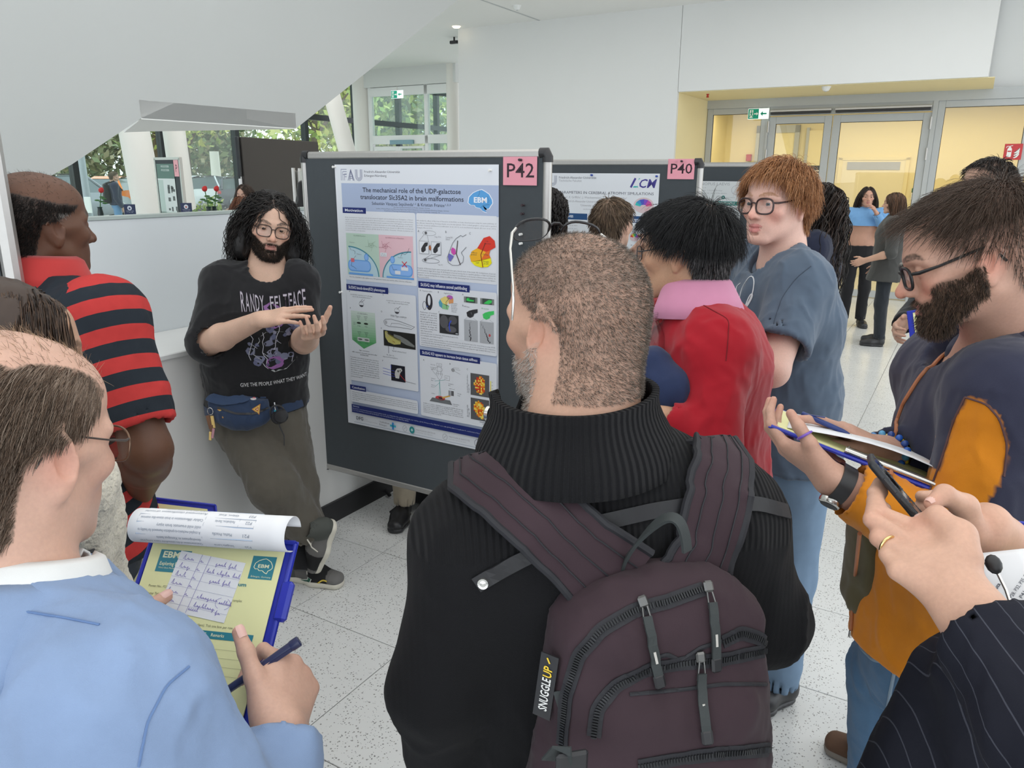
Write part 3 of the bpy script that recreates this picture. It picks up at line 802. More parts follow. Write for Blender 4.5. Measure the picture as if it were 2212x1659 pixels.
def card(px,py,s,w,h,label,n):
 c=at(px,py,s);e=empty('table_card',c,0,label,'sign')
 MB().box(c,(w,.01,h)).build('card',M['navy_card'],e)
 p=Print();p.disc(w/2,h*.28,w*.2,col=(.7,.72,.8));p.up();p.disc(w/2,h*.3,w*.09,col=(.45,.12,.10)if n else(.05,.06,.15))
 for k,y in enumerate((.52,.62,.78,.86)):p.text(w/2,h*y,h*.045,('WELCOME','TO THE LOBBY','PLEASE TAKE','A SEAT')[k],(.6,.64,.75),width=w*(.7-.1*(k%2)),align='c',res=1)
 p.on('lettering',c+[-w/2,-.0055,h/2],(1,0,0),(0,0,-1),e)
t1=bar_table(aty(228,466,10.6),.45,1.10,'teal covered standing table behind the balustrade near the thick column')
t2=bar_table(aty(470,462,9.9),.45,1.14,'teal covered standing table behind the balustrade near the presenter')
rose(np.array(at(217,460,10.4))*[1,1,0]+[0,0,1.104],'single red rose in a dark vase in front of the orange car',.05)
rose(np.array(at(452,460,9.8))*[1,1,0]+[0,0,1.144],'red rose in a dark vase in front of the silver car',-.03)
rose(np.array(at(464,460,9.9))*[1,1,0]+[0,0,1.144],'second dark vase with leaves beside the red rose',.05)
card(281,456,10.3,.15,.18,'navy table card with pale round emblem at the thick column',0)
card(403,453,9.8,.14,.17,'navy table card with red emblem beside the second column',1)
g=np.array(at(440,455,10.1))
tree((g[0],g[1],1.12),.30,.22,[(.45,.60,.22),(.55,.66,.30),(.35,.5,.18)],'pale green fern on the teal table',220,.03,False,.1,'plants on the tables','plant','potted_fern')
# ------------------------------------------------------------------ poster boards
BD=np.array([math.cos(-.5235),math.sin(-.5235),0]);BN=np.array([BD[1],-BD[0],0])
DOWN=np.array([0,0,-1.])
M['pin_white']=mat('white_pin',(.8,.8,.78),.35);M['pin_black']=mat('black_pin',(.03,.015,.02),.35);M['pin_blue']=mat('blue_pin',(.02,.06,.35),.35)
def board(o,w,label,zb=.31,zt=1.808,feet=True):
 """o: left end of the panel on the floor line, panel runs along BD"""
 o=np.array([o[0],o[1],0.]);ax=np.array([BD,BN,[0,0,1]])
 P=lambda a,n,z:o+BD*a+BN*n+np.array([0,0,z])
 e=empty('poster_board',P(w/2,0,0),math.atan2(BD[1],BD[0]),label,'poster board','grey felt poster boards with aluminium frames')
 MB().box(P(w/2,0,(zb+zt)/2),(w-.02,.018,zt-zb-.02),ax).build('felt_panel',M['board_felt'],e)
 r=.017
 for a in(0,w):
  MB().tube([P(a,0,zb+.02),P(a,0,zt-.03)],r,12,flat=1.).build('side_rail',M['alu'],e,smooth=True)
 for z in(zb,zt-.012):
  MB().box(P(w/2,0,z),(w-.05,.026,.034),ax,.008).build('cross_rail',M['alu'],e)
 for a,sg in((0,1),(w,-1)):
  for z,sz in((zt-.012,-1),(zb,1)):
   c=MB();c.tube([P(a,0,z+sz*.03),P(a,0,z+sz*.012),P(a+sg*.006,0,z-sz*.004),P(a+sg*.03,0,z-sz*.002)],.0205,12)
   c.build('corner_cap',M['black_plastic'],e,smooth=True)
 if feet:
  for a,sg in((-.015,1),(w+.015,-1)):
   MB().box(P(a-sg*.018,0,.27+.05),(.022,.03,.54-.0),ax,.005).build('leg',M['alu'],e)
   MB().box(P(a+sg*.016,0,zb/2+.02),(.026,.03,zb-.02),ax,.005).build('leg_tube',M['alu'],e)
   MB().box(P(a-sg*.018,0,.60),(.030,.036,.012),ax,.003).build('leg_clamp',M['black_plastic'],e)
   f=MB()
   f.prism([P(a-.012,-.36,.060),P(a-.012,0,.085),P(a-.012,.30,.060),P(a-.012,.30,.048),P(a-.012,0,.04),P(a-.012,-.36,.048)],BD*.024)
   fo=f.build('foot',M['alu'],e)
   for s_ in(-.35,.29):
    c=MB();c.cyl(P(a-.012,s_,.027),P(a+.012,s_,.027),.027,n=16);c.build('caster',M['black_plastic'],fo)
   c=MB();c.box(P(a+.002,-.39,.03),(.018,.09,.012),ax,.003);c.build('brake_lever',M['black_plastic'],fo)
 return e,o
def pin(p,m,label):
 p=np.array(p);e=empty('push_pin',p,0,label,'pin','push pins')
 MB().tube([p,p+BN*.004,p+BN*.005,p+BN*.014,p+BN*.015,p+BN*.018],[.005,.005,.003,.0032,.0055,.0045],10).build('head',m,e,smooth=True)
 MB().cyl(p-BN*.004,p,.0007,n=5).build('needle',M['steel'],e)
def sheet(name,o,w,h,m,label,cat,bulge=0.,t=.0004):
 """paper hanging on the board, a little proud of the felt"""
 n=12;V=[];F=[]
 for i in range(n+1):
  for j in range(n+1):
   u,v=i/n,j/n
   V.append(np.array(o)+BD*w*u+DOWN*h*v+BN*(bulge*math.sin(math.pi*u)*.4+bulge*max(0,v-.5)**2*.5))
 for i in range(n):
  for j in range(n):
   a=i*(n+1)+j;F.append((a,a+1,a+n+2,a+n+1))
 me=mesh_np(name,V,quads=F)
 e=link(name,me,m);tag(e,label,cat)
 return e
WHITE=(.74,.77,.82);NAVY=(.010,.022,.155);BANDB=(.40,.48,.66);PALE=(.50,.58,.75);INK=(.03,.035,.06);GREY=(.16,.17,.2);LGREY=(.32,.33,.36)
PO=np.array([-.7835,3.4732,1.7576])
bo=PO-BD*.192-BN*.012
b42,o42=board(bo,1.238,'poster board numbered P42 with the large blue and white poster')
PF=PO+BN*.002
post=sheet('poster',PF,.841,1.189,M['paper'],'large blue and white scientific poster under the pink P42 sheet','poster')
p=Print()
def fau(p,x,y,w,h,col):
 for k in range(3):
  i=k*.010*h/.05
  p.line([(x+i,y+h),(x+i,y+i),(x+w*.27,y+i)],h*.05,col)
  if k<2:p.line([(x+i+h*.2,y+h*(.48+.18*k)),(x+w*.26,y+h*(.48+.18*k))],h*.05,col)
 for k in range(3):
  i=k*h*.13
  p.line([(x+w*.31+i,y+h),(x+w*.46,y+i*.5),(x+w*.62-i*.6,y+h)],h*.05,col)
 p.line([(x+w*.38,y+h*.65),(x+w*.54,y+h*.65)],h*.05,col);p.line([(x+w*.37,y+h*.8),(x+w*.55,y+h*.8)],h*.05,col)
 for k in range(3):
  i=k*h*.11;r=w*.155-i
  p.line([(x+w*.68+i,y),(x+w*.68+i,y+h*.6)],h*.05,col);p.line([(x+w*.99-i,y),(x+w*.99-i,y+h*.6)],h*.05,col)
  p.ring(x+w*.835,y+h*.6,r,h*.4-i,h*.05,col,0,180,14)
def header(p,x,y,w,h,s,tw):
 p.rect(x,y,w,h,NAVY);p.up();p.text(x+.012,y+h*.70,h*.46,s,(.8,.83,.9),width=tw,bold=.012)
p.rect(0,0,.841,1.189,WHITE);p.up()
fau(p,.036,.020,.120,.047,(.20,.22,.34))
p.text(.166,.034,.0095,'Friedrich-Alexander-Universität',INK,width=.194);p.text(.166,.050,.0095,'Erlangen-Nürnberg',INK,width=.122)
p.rect(.034,.078,.807,.120,BANDB);p.rect(.034,.195,.800,.90,PALE)
p.up()
p.text(.154,.114,.019,'The mechanical role of the UDP-galactose',INK,width=.510,bold=.012)
p.text(.140,.1435,.019,'translocator Slc35A2 in brain malformations',INK,width=.537,bold=.012)
p.text(.202,.1665,.013,'Sebastián Vásquez Sepúlveda',INK,width=.222);p.text(.424,.161,.007,'1,2',INK,width=.016)
p.text(.446,.1665,.013,'& Kristian Franze',INK,width=.137);p.text(.584,.161,.007,'1,2,3',INK,width=.030)
p.text(.415,.176,.0048,'Max Planck Zentrum für Physik und Medizin, Erlangen, Germany',GREY,width=.19,align='c',res=1)
p.text(.415,.184,.0048,'Institute of Medical Physics and Microtissue Engineering, Friedrich-Alexander-Universität Erlangen-Nürnberg, Erlangen, Germany',GREY,width=.38,align='c',res=1)
p.text(.415,.192,.0048,'Department of Physiology, Development and Neuroscience, University of Cambridge, Cambridge, UK',GREY,width=.29,align='c',res=1)
def brain(p,cx,cy,w,h,fill,edge,word,wc,lw=.006,inner=True):
 A=[(-.5,.1),(-.46,-.16),(-.30,-.34),(-.12,-.44),(.06,-.50),(.20,-.42),(.36,-.30),(.48,-.06),(.50,.10),(.42,.22),(.36,.34),(.18,.38),(.26,.52),(.10,.46),(0,.34),(-.18,.30),(-.24,.20),(-.40,.20)]
 q=[(cx+a*w,cy+b*h)for a,b in A]
 if edge is not None:
  p.poly([(cx,cy)]+[(cx+(u-cx)*(1+lw*12),cy+(v-cy)*(1+lw*12))for u,v in q]+[(cx+(q[0][0]-cx)*(1+lw*12),cy+(q[0][1]-cy)*(1+lw*12))],edge);p.up()
 if fill is not None:p.poly([(cx,cy)]+q+[q[0]],fill);p.up()
 if inner:
  dk=tuple(c*.55 for c in fill)
  p.line([(cx-.02*w,cy-.48*h),(cx-.04*w,cy-.3*h),(cx-.10*w,cy-.2*h)],w*.018,dk);p.line([(cx,cy+.33*h),(cx+.14*w,cy+.2*h),(cx+.38*w,cy+.16*h)],w*.018,dk)
  p.line([(cx+.3*w,cy-.2*h),(cx+.36*w,cy),(cx+.3*w,cy+.12*h)],w*.014,dk);p.up()
 p.text(cx,cy+h*.08,h*.24,word,wc,width=w*.56,align='c',bold=.03)
brain(p,.756,.138,.112,.084,(.10,.36,.72),(.80,.84,.92),'EBM',(.85,.88,.95))
p.rect(.034,.195,.400,.306,WHITE,.008);p.rect(.440,.195,.394,.270,WHITE,.006);p.up()
header(p,.035,.181,.133,.025,'Motivation',.104)
T1=['Brain development depends on both biochemical signals and mechanical cues. Disruption of these','signals during development can lead to abnormal axon connectivity and may result in brain','malformations. Previous studies have identified somatic mutations in the UDP-galactose transporter','SLC35A2 that lead to malformations in cortical development (MOGHE) (Bonduelle et al. 2021).','SLC35A2 is involved in glycosylation, a process that has been shown to affect the mechanical','properties of the extracellular matrix (ECM) (Sorf et al. 2020). However, if brain mechanics are','involved in MOGHE is currently unclear.']
p.para(.047,.226,.375,.0093,.0048,T1,LGREY)
T2=['We study the effect of the loss of function of Slc35A2 on brain development using the optic pathway of','the African clawed frog, Xenopus laevis, as a model system. Here, retinal ganglion cell growth is guided','by both chemical (Atkinson-Leadbeater et al. 2010) and mechanical signals (Koser et al. 2016,','Thompson, Pillai et al. 2019).']
p.para(.441,.227,.390,.0097,.0048,T2,LGREY)
# cell figure
GRN=(.50,.66,.56);PNK=(.78,.52,.58);CY=(.50,.68,.76);TEAL=(.06,.26,.34);CB=(.14,.36,.76);LB=(.26,.48,.88)
p.rect(.047,.292,.186,.184,GRN);p.rect(.233,.292,.186,.184,PNK);p.up()
def cell(p,x0,x1,cx,cy,rx,ry,left):
 a0,a1=(270,360)if left else(180,270)
 pts=[(cx,cy)]+[(cx+rx*math.cos(math.radians(a)),cy+ry*math.sin(math.radians(a)))for a in np.linspace(a0,a1,20)]
 p.poly(pts,CY);p.up();p.line(pts[1:],.0055,TEAL)
cell(p,.047,.233,.058,.476,.168,.125,True);cell(p,.233,.419,.408,.476,.158,.118,False)
p.up()
p.rect(.052,.408,.132,.052,CB,.022);p.rect(.286,.414,.128,.052,CB,.022);p.up(.0001);p.rect(.057,.412,.122,.042,LB,.018);p.rect(.291,.418,.118,.042,LB,.018)
p.rect(.054,.466,.14,.009,CB);p.rect(.27,.468,.149,.008,CB)
for x,y in((.160,.394),(.306,.396)):p.disc(x,y,.013,.016,CB);p.up(.0001);p.disc(x,y,.0095,.012,LB)
p.up();p.rect(.070,.402,.020,.017,(.72,.16,.20));p.rect(.268,.374,0.0,0.0,WHITE)
p.rect(.240,.368,.036,.017,WHITE,.003);p.rect(.352,.424,.038,.015,WHITE,.003);p.rect(.318,.442,.030,.015,WHITE,.003)
p.up()
p.line([(.358,.400),(.384,.424)],.0035,(.70,.03,.05));p.line([(.384,.400),(.358,.424)],.0035,(.70,.03,.05))
for x,c in((.190,(.35,.48,.38)),(.268,(.52,.22,.28))):
 for k in range(5):
  a=k*1.3;p.line([(x,.340),(x+.020*math.cos(a),.340+.012*math.sin(a)),(x+.036*math.cos(a+.3),.340+.026*math.sin(a+.3))],.0014,c)
 p.ring(x,.340,.014,.009,.0014,c)
p.text(.126,.304,.005,'SLC35A2 Function',(.15,.25,.18),width=.068,align='c',res=1);p.text(.322,.305,.005,'SLC35A2 Loss of Function',(.3,.12,.16),width=.100,align='c',res=1)
for pts in([(.064,.350),(.07,.362),(.076,.368)],[(.082,.366),(.096,.370),(.094,.384)],[(.10,.39),(.09,.40)],[(.398,.342),(.39,.36),(.376,.37),(.36,.366),(.352,.38)],[(.075,.42),(.07,.436),(.085,.44),(.10,.45)],[(.30,.42),(.31,.44),(.33,.436)]):p.line(pts,.0012,INK)
p.text(.066,.334,.004,'UDP-galactose',GREY,width=.03,res=1);p.text(.105,.384,.004,'UDP-galactose',GREY,width=.028,res=1);p.text(.335,.386,.004,'UDP-galactose',GREY,width=.028,res=1)
p.text(.258,.375,.0035,'Altered',GREY,width=.02,align='c',res=1);p.text(.258,.381,.0035,'glycosylation',GREY,width=.028,align='c',res=1)
p.text(.056,.488,.0048,'The role of Slc35A2 in glycosylation as a UDP-galactose translocator and the effect of its loss of function.',INK,width=.352,res=1)
# optic pathway figures
for s_,x,y in(('A',.446,.272),('B',.586,.270),('C',.703,.271)):p.text(x,y,.009,s_,GREY)
p.ring(.505,.274,.034,.010,.0012,LGREY);p.disc(.488,.274,.006,col=(.12,.12,.13));p.text(.532,.290,.005,'Stage 35/36',LGREY,res=1)
for x in(.452,.514):
 p.rect(x,.308,.050,.053,GREY);p.up(.0001);p.rect(x+.0012,.3092,.0476,.0506,WHITE)
 p.up(.0001);p.poly([(x+.01,.340),(x+.018,.328),(x+.03,.314),(x+.046,.312),(x+.044,.326),(x+.034,.332),(x+.034,.346),(x+.02,.356),(x+.011,.352)],(.035,.035,.04))
p.poly([(.503,.328),(.509,.328),(.509,.322),(.515,.335),(.509,.348),(.509,.342),(.503,.342)],(.45,.14,.05))
p.line([(.478,.282),(.452,.308)],.0012,LGREY);p.line([(.496,.284),(.500,.308)],.0012,LGREY)
p.line([(.514,.361),(.474,.385)],.0012,GREY);p.line([(.564,.361),(.484,.385)],.0012,GREY);p.ring(.510,.388,.044,.010,.0014,GREY);p.disc(.482,.386,.006,col=(.1,.1,.11));p.text(.546,.404,.005,'Stage 40',LGREY,res=1)
p.text(.588,.290,.007,'Sema3A',LGREY,width=.035,res=1);p.text(.588,.299,.007,'Slit1',LGREY,width=.02,res=1)
p.line([(.690,.272),(.672,.282),(.664,.276),(.640,.290),(.622,.310),(.606,.345),(.594,.370),(.600,.390),(.620,.400),(.650,.398),(.672,.384),(.676,.362),(.664,.346),(.690,.322)],.002,GREY)
p.poly([(.598,.366),(.604,.352),(.628,.362),(.612,.384),(.602,.382)],(.16,.16,.50));p.poly([(.614,.336),(.622,.326),(.636,.334),(.638,.350),(.628,.358),(.616,.350)],(.62,.08,.42))
p.line([(.648,.298),(.640,.352),(.660,.396)],.004,(.08,.06,.06))
K=lambda q:[(.705+u*.123,.273+v*.127)for u,v in q]
p.poly(K([(.30,.40),(.55,.07),(.78,.0),(.97,.14),(1.0,.34),(.80,.44),(.64,.50)]),(.70,.04,.02));p.poly(K([(.64,.50),(.80,.44),(.76,.58),(.82,.68),(.42,.80),(.55,.60)]),(.80,.16,.02))
p.poly(K([(.30,.40),(.64,.50),(.42,.80),(.06,.84),(0,.66),(.10,.50)]),(.88,.46,.02));p.poly(K([(.06,.84),(.42,.80),(.82,.68),(.86,.84),(.70,.97),(.45,1.0),(.2,.95)]),(.86,.78,.01))
p.up();p.line(K([(.62,.22),(.44,.60),(.52,.99)]),.004,(.25,.03,.01))
p.text(.712,.345,.006,'Stiffness',INK,width=.03,res=1);p.text(.712,.353,.006,'gradient',INK,width=.028,res=1);p.text(.770,.378,.006,'Straight',INK,width=.028,res=1);p.text(.772,.386,.006,'growth',INK,width=.024,res=1);p.text(.764,.350,.006,'• Turning',INK,width=.03,res=1);p.text(.735,.385,.006,'Stiff •',INK,width=.02,res=1)
p.text(.778,.297,.006,'• Soft •',INK,width=.02,res=1);p.text(.776,.306,.006,'Slow down',INK,width=.03,res=1)
T3=['Diagram of Xenopus laevis optic tract growth through a lateral view of the brain. A) Comparison of axonal','growth between stages 35 to stage 40. B) Diagram of axonal turning due to repulsive guidance of Slit1 and Sema3A','expression on the developing brain, recovered from Atkinson-Leadbeater et al. Journal of Neuroscience (2010). C)','Diagram of axonal turning due to changes in stiffness on the developing brain, recovered from Koser et al. Nature','Neuroscience (2016).']
p.para(.440,.424,.388,.0095,.0048,T3,GREY)
# left column: phenotypes
p.rect(.034,.542,.394,.430,WHITE,.008);p.up();header(p,.036,.520,.241,.028,'Slc35A2 knock-down(KD) phenotypes',.212)
p.text(.050,.556,.007,'A',INK);p.text(.245,.556,.007,'C',INK);p.text(.050,.632,.007,'B',INK);p.text(.232,.632,.007,'D',INK);p.text(.228,.708,.007,'E',INK);p.text(.228,.858,.007,'F',INK)
p.text(.122,.568,.0055,'morpholino injection at 4 cell stage',GREY,width=.128,align='c',res=1);p.text(.122,.577,.0055,'into both dorsal blastomeres',GREY,width=.106,align='c',res=1)
p.text(.330,.578,.0055,'morpholino injection at 4 cell stage',GREY,width=.130,align='c',res=1);p.text(.330,.587,.0055,'into a single dorsal blastomere',GREY,width=.112,align='c',res=1)
for x,y in((.120,.606),(.322,.618)):
 p.ring(x,y,.013,.013,.0014,GREY);p.poly([(x-.012,y+.004),(x+.012,y+.004),(x+.007,y+.012),(x-.007,y+.012)],(.05,.05,.06));p.line([(x,y-.006),(x+.02,y-.022)],.0018,GREY)
p.line([(.112,.600),(.128,.582)],.0018,GREY)
for k in range(12):
 t=k/12;p.rect(.055,.640+.0114*k,.142,.0116,tuple(np.array((.62,.72,.66))*(1-t)+np.array((.12,.42,.16))*t))
p.poly([(.055,.776),(.197,.776),(.123,.812)],(.10,.38,.14));p.up()
p.text(.124,.652,.006,'VC-2Gαi Actb/mo',INK,width=.06,align='c',res=1)
for x in(.100,.142):
 for k,y in enumerate((.664,.671,.679,.738,.745,.753)):p.text(x,y,.005,('Slc35A2','Mean','MO')[k%3],INK,width=(.022,.014,.01)[k%3],align='c',res=1)
 p.disc(x,.694,.013,.0045,(.02,.03,.02),14);p.text(x,.710,.005,'37 kDa',INK,width=.018,align='c',res=1);p.text(x,.788,.005,'37 kDa',INK,width=.018,align='c',res=1)
p.rect(.088,.760,.070,.018,(.55,.58,.57));p.up();p.disc(.104,.769,.013,.0035,(.10,.12,.11),14);p.disc(.142,.769,.013,.0035,(.12,.14,.13),14)
for y in(.696,.704,.770,.778):p.text(.068,y,.0045,'SLC',INK,width=.014,res=1)
p.text(.124,.824,.0055,'High conservation',INK,width=.06,align='c',res=1);p.text(.124,.836,.0058,'~48% reduction of protein expression after',INK,width=.152,align='c',res=1);p.text(.124,.845,.0058,'Slc35A2 KD',INK,width=.05,align='c',res=1)
T4=['Translation-blocking morpholino injection','effectively generates Slc35A2 KD embryos. A)','Schematic of morpholino injection into both','dorsal blastomeres at 4 cell stage. B) Western','blot of 37 kDa at stage 40. C) Schematic of','injection at 4 cell stage. D) Illustration of wild','type embryo at stage 40. E) Slc35A2 KD embryo','missing an eye. F) Confocal image of stage 40,','arrow shows a single injected hemisphere and','missing eye at stage 40.']
p.para(.038,.862,.168,.0102,.0052,T4,GREY)
p.text(.330,.646,.009,'Wild Type embryo',GREY,width=.09,align='c',res=1)
p.line([(.245,.672),(.255,.662),(.290,.658),(.340,.664),(.417,.680),(.400,.692),(.340,.690),(.275,.692),(.252,.686),(.245,.672)],.0018,GREY);p.disc(.258,.674,.006,col=(.12,.12,.13));p.up(.0001);p.disc(.258,.674,.0035,col=WHITE);p.line([(.285,.688),(.29,.676),(.33,.674),(.40,.684)],.0012,GREY)
p.rect(.242,.711,.177,.071,(.02,.02,.018));p.up()
p.poly([(.250,.716),(.262,.714),(.275,.732),(.300,.744),(.340,.748),(.336,.766),(.300,.772),(.268,.764),(.252,.744)],(.50,.46,.14));p.poly([(.300,.744),(.300,.724),(.335,.728),(.375,.742),(.415,.764),(.412,.772),(.370,.766),(.338,.754)],(.20,.21,.20));p.poly([(.254,.722),(.266,.72),(.275,.738),(.262,.742)],(.66,.60,.34));p.line([(.30,.735),(.36,.744),(.41,.767)],.002,(.4,.42,.4));p.line([(.29,.755),(.305,.762)],.003,(.6,.15,.06))
p.line([(.268,.768),(.268,.815)],.0018,INK);p.line([(.297,.768),(.297,.795)],.0018,INK);p.text(.288,.804,.0065,'Spinal column bend',GREY,width=.078,res=1);p.text(.276,.826,.006,'No Eye on',GREY,width=.042,align='c',res=1);p.text(.276,.836,.006,'injected hemisphere',GREY,width=.085,align='c',res=1)
p.rect(.277,.865,.080,.075,(.012,.012,.02));p.up()
p.poly([(.300,.895),(.312,.880),(.335,.876),(.342,.886),(.330,.898),(.325,.912),(.322,.926),(.302,.926),(.298,.912)],(.58,.58,.56));p.disc(.318,.892,.005,col=(.08,.08,.09));p.disc(.330,.888,.004,col=(.1,.1,.1))
for y in(.894,.908,.920):p.line([(.230,y-.006),(.298,y)],.0016,(.03,.05,.55))
p.line([(.278,.868),(.278,.884)],.003,(.1,.12,.7));p.line([(.326,.906),(.360,.934)],.002,(.7,.03,.03));p.line([(.360,.934),(.415,.938)],.0016,GREY)
# right column
p.rect(.442,.497,.394,.263,WHITE,.008);p.up();header(p,.444,.477,.261,.029,'Slc35A2 may influence axonal pathfinding',.236)
p.text(.450,.520,.007,'A',INK);p.text(.545,.520,.007,'B',INK);p.text(.668,.520,.007,'A',INK);p.text(.668,.566,.007,'B',INK);p.text(.546,.604,.007,'C',INK)
p.text(.490,.520,.006,'Transverse plane',GREY,width=.052,align='c',res=1);p.text(.598,.521,.006,'Sagittal plane',GREY,width=.045,align='c',res=1)
p.disc(.499,.562,.018,.036,(.035,.035,.045));p.up(.0001);p.disc(.499,.556,.0075,.022,WHITE);p.ring(.474,.580,.009,.018,.002,(.04,.05,.08));p.line([(.484,.58),(.492,.585)],.003,(.05,.12,.5))
p.poly([(.556,.545),(.580,.532),(.604,.534),(.600,.552),(.588,.572),(.566,.560)],(.80,.66,.22));p.disc(.606,.534,.016,.009,(.46,.12,.48));p.poly([(.600,.545),(.624,.536),(.624,.556),(.600,.562)],(.75,.34,.14));p.poly([(.548,.560),(.556,.546),(.568,.562),(.566,.584),(.552,.576)],(.10,.36,.50));p.poly([(.568,.562),(.588,.572),(.602,.570),(.596,.588),(.566,.586)],(.28,.60,.30))
p.up();p.line([(.606,.536),(.586,.556),(.590,.584)],.002,(.15,.1,.1))
for k in range(6):p.text(.612,.560+.007*k,.0045,('Telencephalon','Diencephalon','Tectum','Hindbrain','Optic tract','Chiasm')[k],GREY,width=.032-.003*(k%3),res=1)
for x,sft in((.677,0),(.757,1)):
 p.rect(x,.524,.066,.024,(.06,.08,.07));p.up(.0001);p.poly([(x+.014,.530),(x+.026,.528),(x+.030,.535),(x+.05,.536),(x+.048,.541),(x+.026,.542),(x+.012,.54)]if not sft else[(x+.016,.545),(x+.028,.536),(x+.042,.528),(x+.056,.530),(x+.054,.540),(x+.04,.546)],(.05,.62,.12));p.up(.0001);p.rect(x,.524,.010,.024,(.22,.24,.23));p.rect(x+.056,.524,.010,.024,(.22,.24,.23))
for x,c in((.689,(.03,.03,.035)),(.768,(.06,.60,.14))):
 p.poly([(x,.590),(x+.012,.582),(x+.03,.576),(x+.055,.571),(x+.055,.586),(x+.038,.592),(x+.034,.604),(x+.018,.611),(x+.004,.606)],c);p.line([(x+.022,.588),(x+.03,.60)],.002,WHITE if c[0]<.05 else(.3,.8,.3));p.line([(x+.004,.611),(x-.01,.620)],.001,LGREY);p.line([(x+.034,.611),(x+.052,.620)],.001,LGREY)
for x in(.677,.754):p.rect(x,.620,.067,.090,(.42,.44,.47))
p.up()
for x,e_ in((.706,0),(.780,1)):
 rr=random.Random(5+e_)
 for k in range(16):
  y=.708-k*.005;xx=x+(rr.random()-.5)*.006+(.010-k*.0012)*e_*2
  p.line([(xx,y),(xx+(rr.random()-.5)*.008,y-.007)],.0045*(1-k/18),(.03,.03,.035))
p.poly([(.797,.672),(.803,.668),(.808,.675),(.803,.681),(.798,.680)],(.6,.06,.06))
p.text(.690,.568,.005,'WT brain',GREY,width=.028,align='c',res=1);p.text(.780,.568,.005,'MO injection',(.05,.4,.1),width=.036,align='c',res=1)
T5=['Pathway of retinal','ganglion cells (RGCs)','through WT brain. A,B)','Schematic of transversal','(A) and sagittal (B) planes','of the brain of X. laevis','embryo at stage 40','showing the crossing of the','optic chiasm and the']
p.para(.450,.612,.088,.0102,.0052,T5,GREY)
p.para(.450,.704,.195,.0098,.0048,['arrival in the optic tectum. C) Confocal image of RGCs growing through the brain','and reaching the optic tectum at stage 40.'],GREY)
p.rect(.551,.608,.098,.083,(.028,.03,.034));p.up();p.disc(.575,.640,.022,.028,(.10,.10,.11));p.disc(.62,.63,.022,.018,(.09,.09,.10));p.disc(.61,.67,.028,.014,(.11,.11,.12));p.up(.0001);p.line([(.612,.632),(.603,.645),(.601,.662),(.606,.678)],.0055,(.04,.08,.55));p.rect(.634,.684,.012,.003,WHITE)
T6=['Slc35A2 KD causes misprojections on the turning optic tract. A) Ventral view of X. laevis brain at stage 37/38,','showing morpholino injected hemisphere in green and RGCs growing from right to left hemispheres. B) Comparison','of Slc35A2 KD RGCs growing through WT brain tissue and WT RGCs growing through Slc35A2 KD brain tissue,','red arrow shows misprojections during optic tract turning.']
p.para(.452,.726,.378,.0095,.0046,T6,GREY)
p.rect(.441,.790,.396,.288,WHITE,.008);p.up();header(p,.444,.775,.311,.027,'Slc35A2 KD appears to increase brain tissue stiffness',.286)
p.text(.460,.824,.007,'A',INK);p.text(.600,.824,.007,'B',INK);p.text(.688,.836,.007,'C',INK)
# microscope drawing
p.ring(.545,.852,.018,.010,.0012,LGREY);p.rect(.532,.826,.028,.014,LGREY);p.up(.0001);p.rect(.5332,.8272,.0256,.0116,WHITE);p.text(.546,.836,.005,'sCMOS',GREY,width=.018,align='c',res=1)
for a in([(.536,.84),(.536,.862),(.528,.872),(.536,.890),(.546,.900)],[(.556,.84),(.556,.862),(.562,.872),(.556,.890),(.546,.900)],[(.528,.872),(.562,.872)],[(.54,.862),(.54,.88)],[(.552,.862),(.552,.88)],[(.52,.85),(.505,.858),(.528,.880)]):p.line(a,.0013,LGREY)
p.line([(.546,.900),(.542,.978)],.0016,(.05,.40,.38));p.line([(.546,.900),(.551,.978)],.0016,(.05,.40,.38));p.line([(.52,.908),(.575,.896)],.0016,(.15,.4,.4));p.line([(.52,.935),(.548,.91)],.0012,(.1,.4,.4))
for x,y,s_ in((.500,.838,'tube lens'),(.498,.850,'motorized'),(.500,.858,'objective'),(.500,.900,'emission'),(.500,.909,'filter'),(.500,.930,'dichroic'),(.500,.938,'mirror'),(.578,.884,'light'),(.578,.892,'source'),(.592,.912,'excitation'),(.592,.920,'filter'),(.500,.968,'embryo'),(.596,.934,'AFM head'),(.638,.950,'100 µm'),(.638,.958,'range'),(.612,1.000,'temperature'),(.612,1.008,'controller')):p.text(x,y,.0048,s_,GREY,res=1)
p.poly([(.505,.985),(.600,.985),(.610,1.004),(.490,1.004)],(.16,.17,.18));p.disc(.548,.982,.026,.010,(.60,.06,.07));p.up(.0001);p.disc(.550,.981,.012,.004,(.06,.02,.02));p.rect(.592,.940,.012,.024,LGREY);p.rect(.606,.940,.014,.022,(.12,.12,.13));p.poly([(.556,.976),(.596,.962),(.604,.966),(.560,.982)],(.70,.42,.10))
p.rect(.574,.876,.026,.020,LGREY);p.up(.0001);p.rect(.5752,.8772,.0236,.0176,WHITE);p.text(.578,.888,.005,'light',GREY,res=1)
p.line([(.608,.846),(.620,.836),(.650,.834)],.0012,LGREY);p.disc(.618,.846,.009,.008,(.35,.36,.38));p.line([(.625,.850),(.655,.860)],.0012,LGREY);p.line([(.63,.842),(.655,.842)],.0012,LGREY)
T7=['Stiffness maps obtained using tiv-AFM show an','increased tissue stiffness in Slc35A2 KD embryos. A)','Schematic of tiv-AFM setup (Taken from Thompson,','Pillai et al. 2019). B) Schematic of exposed brain for tiv-','AFM measurement. C) Stiffness maps of control and','Slc35A2 KD embryos at stage 40.']
p.para(.455,1.020,.212,.0082,.0050,T7,GREY)
hr=random.Random(11)
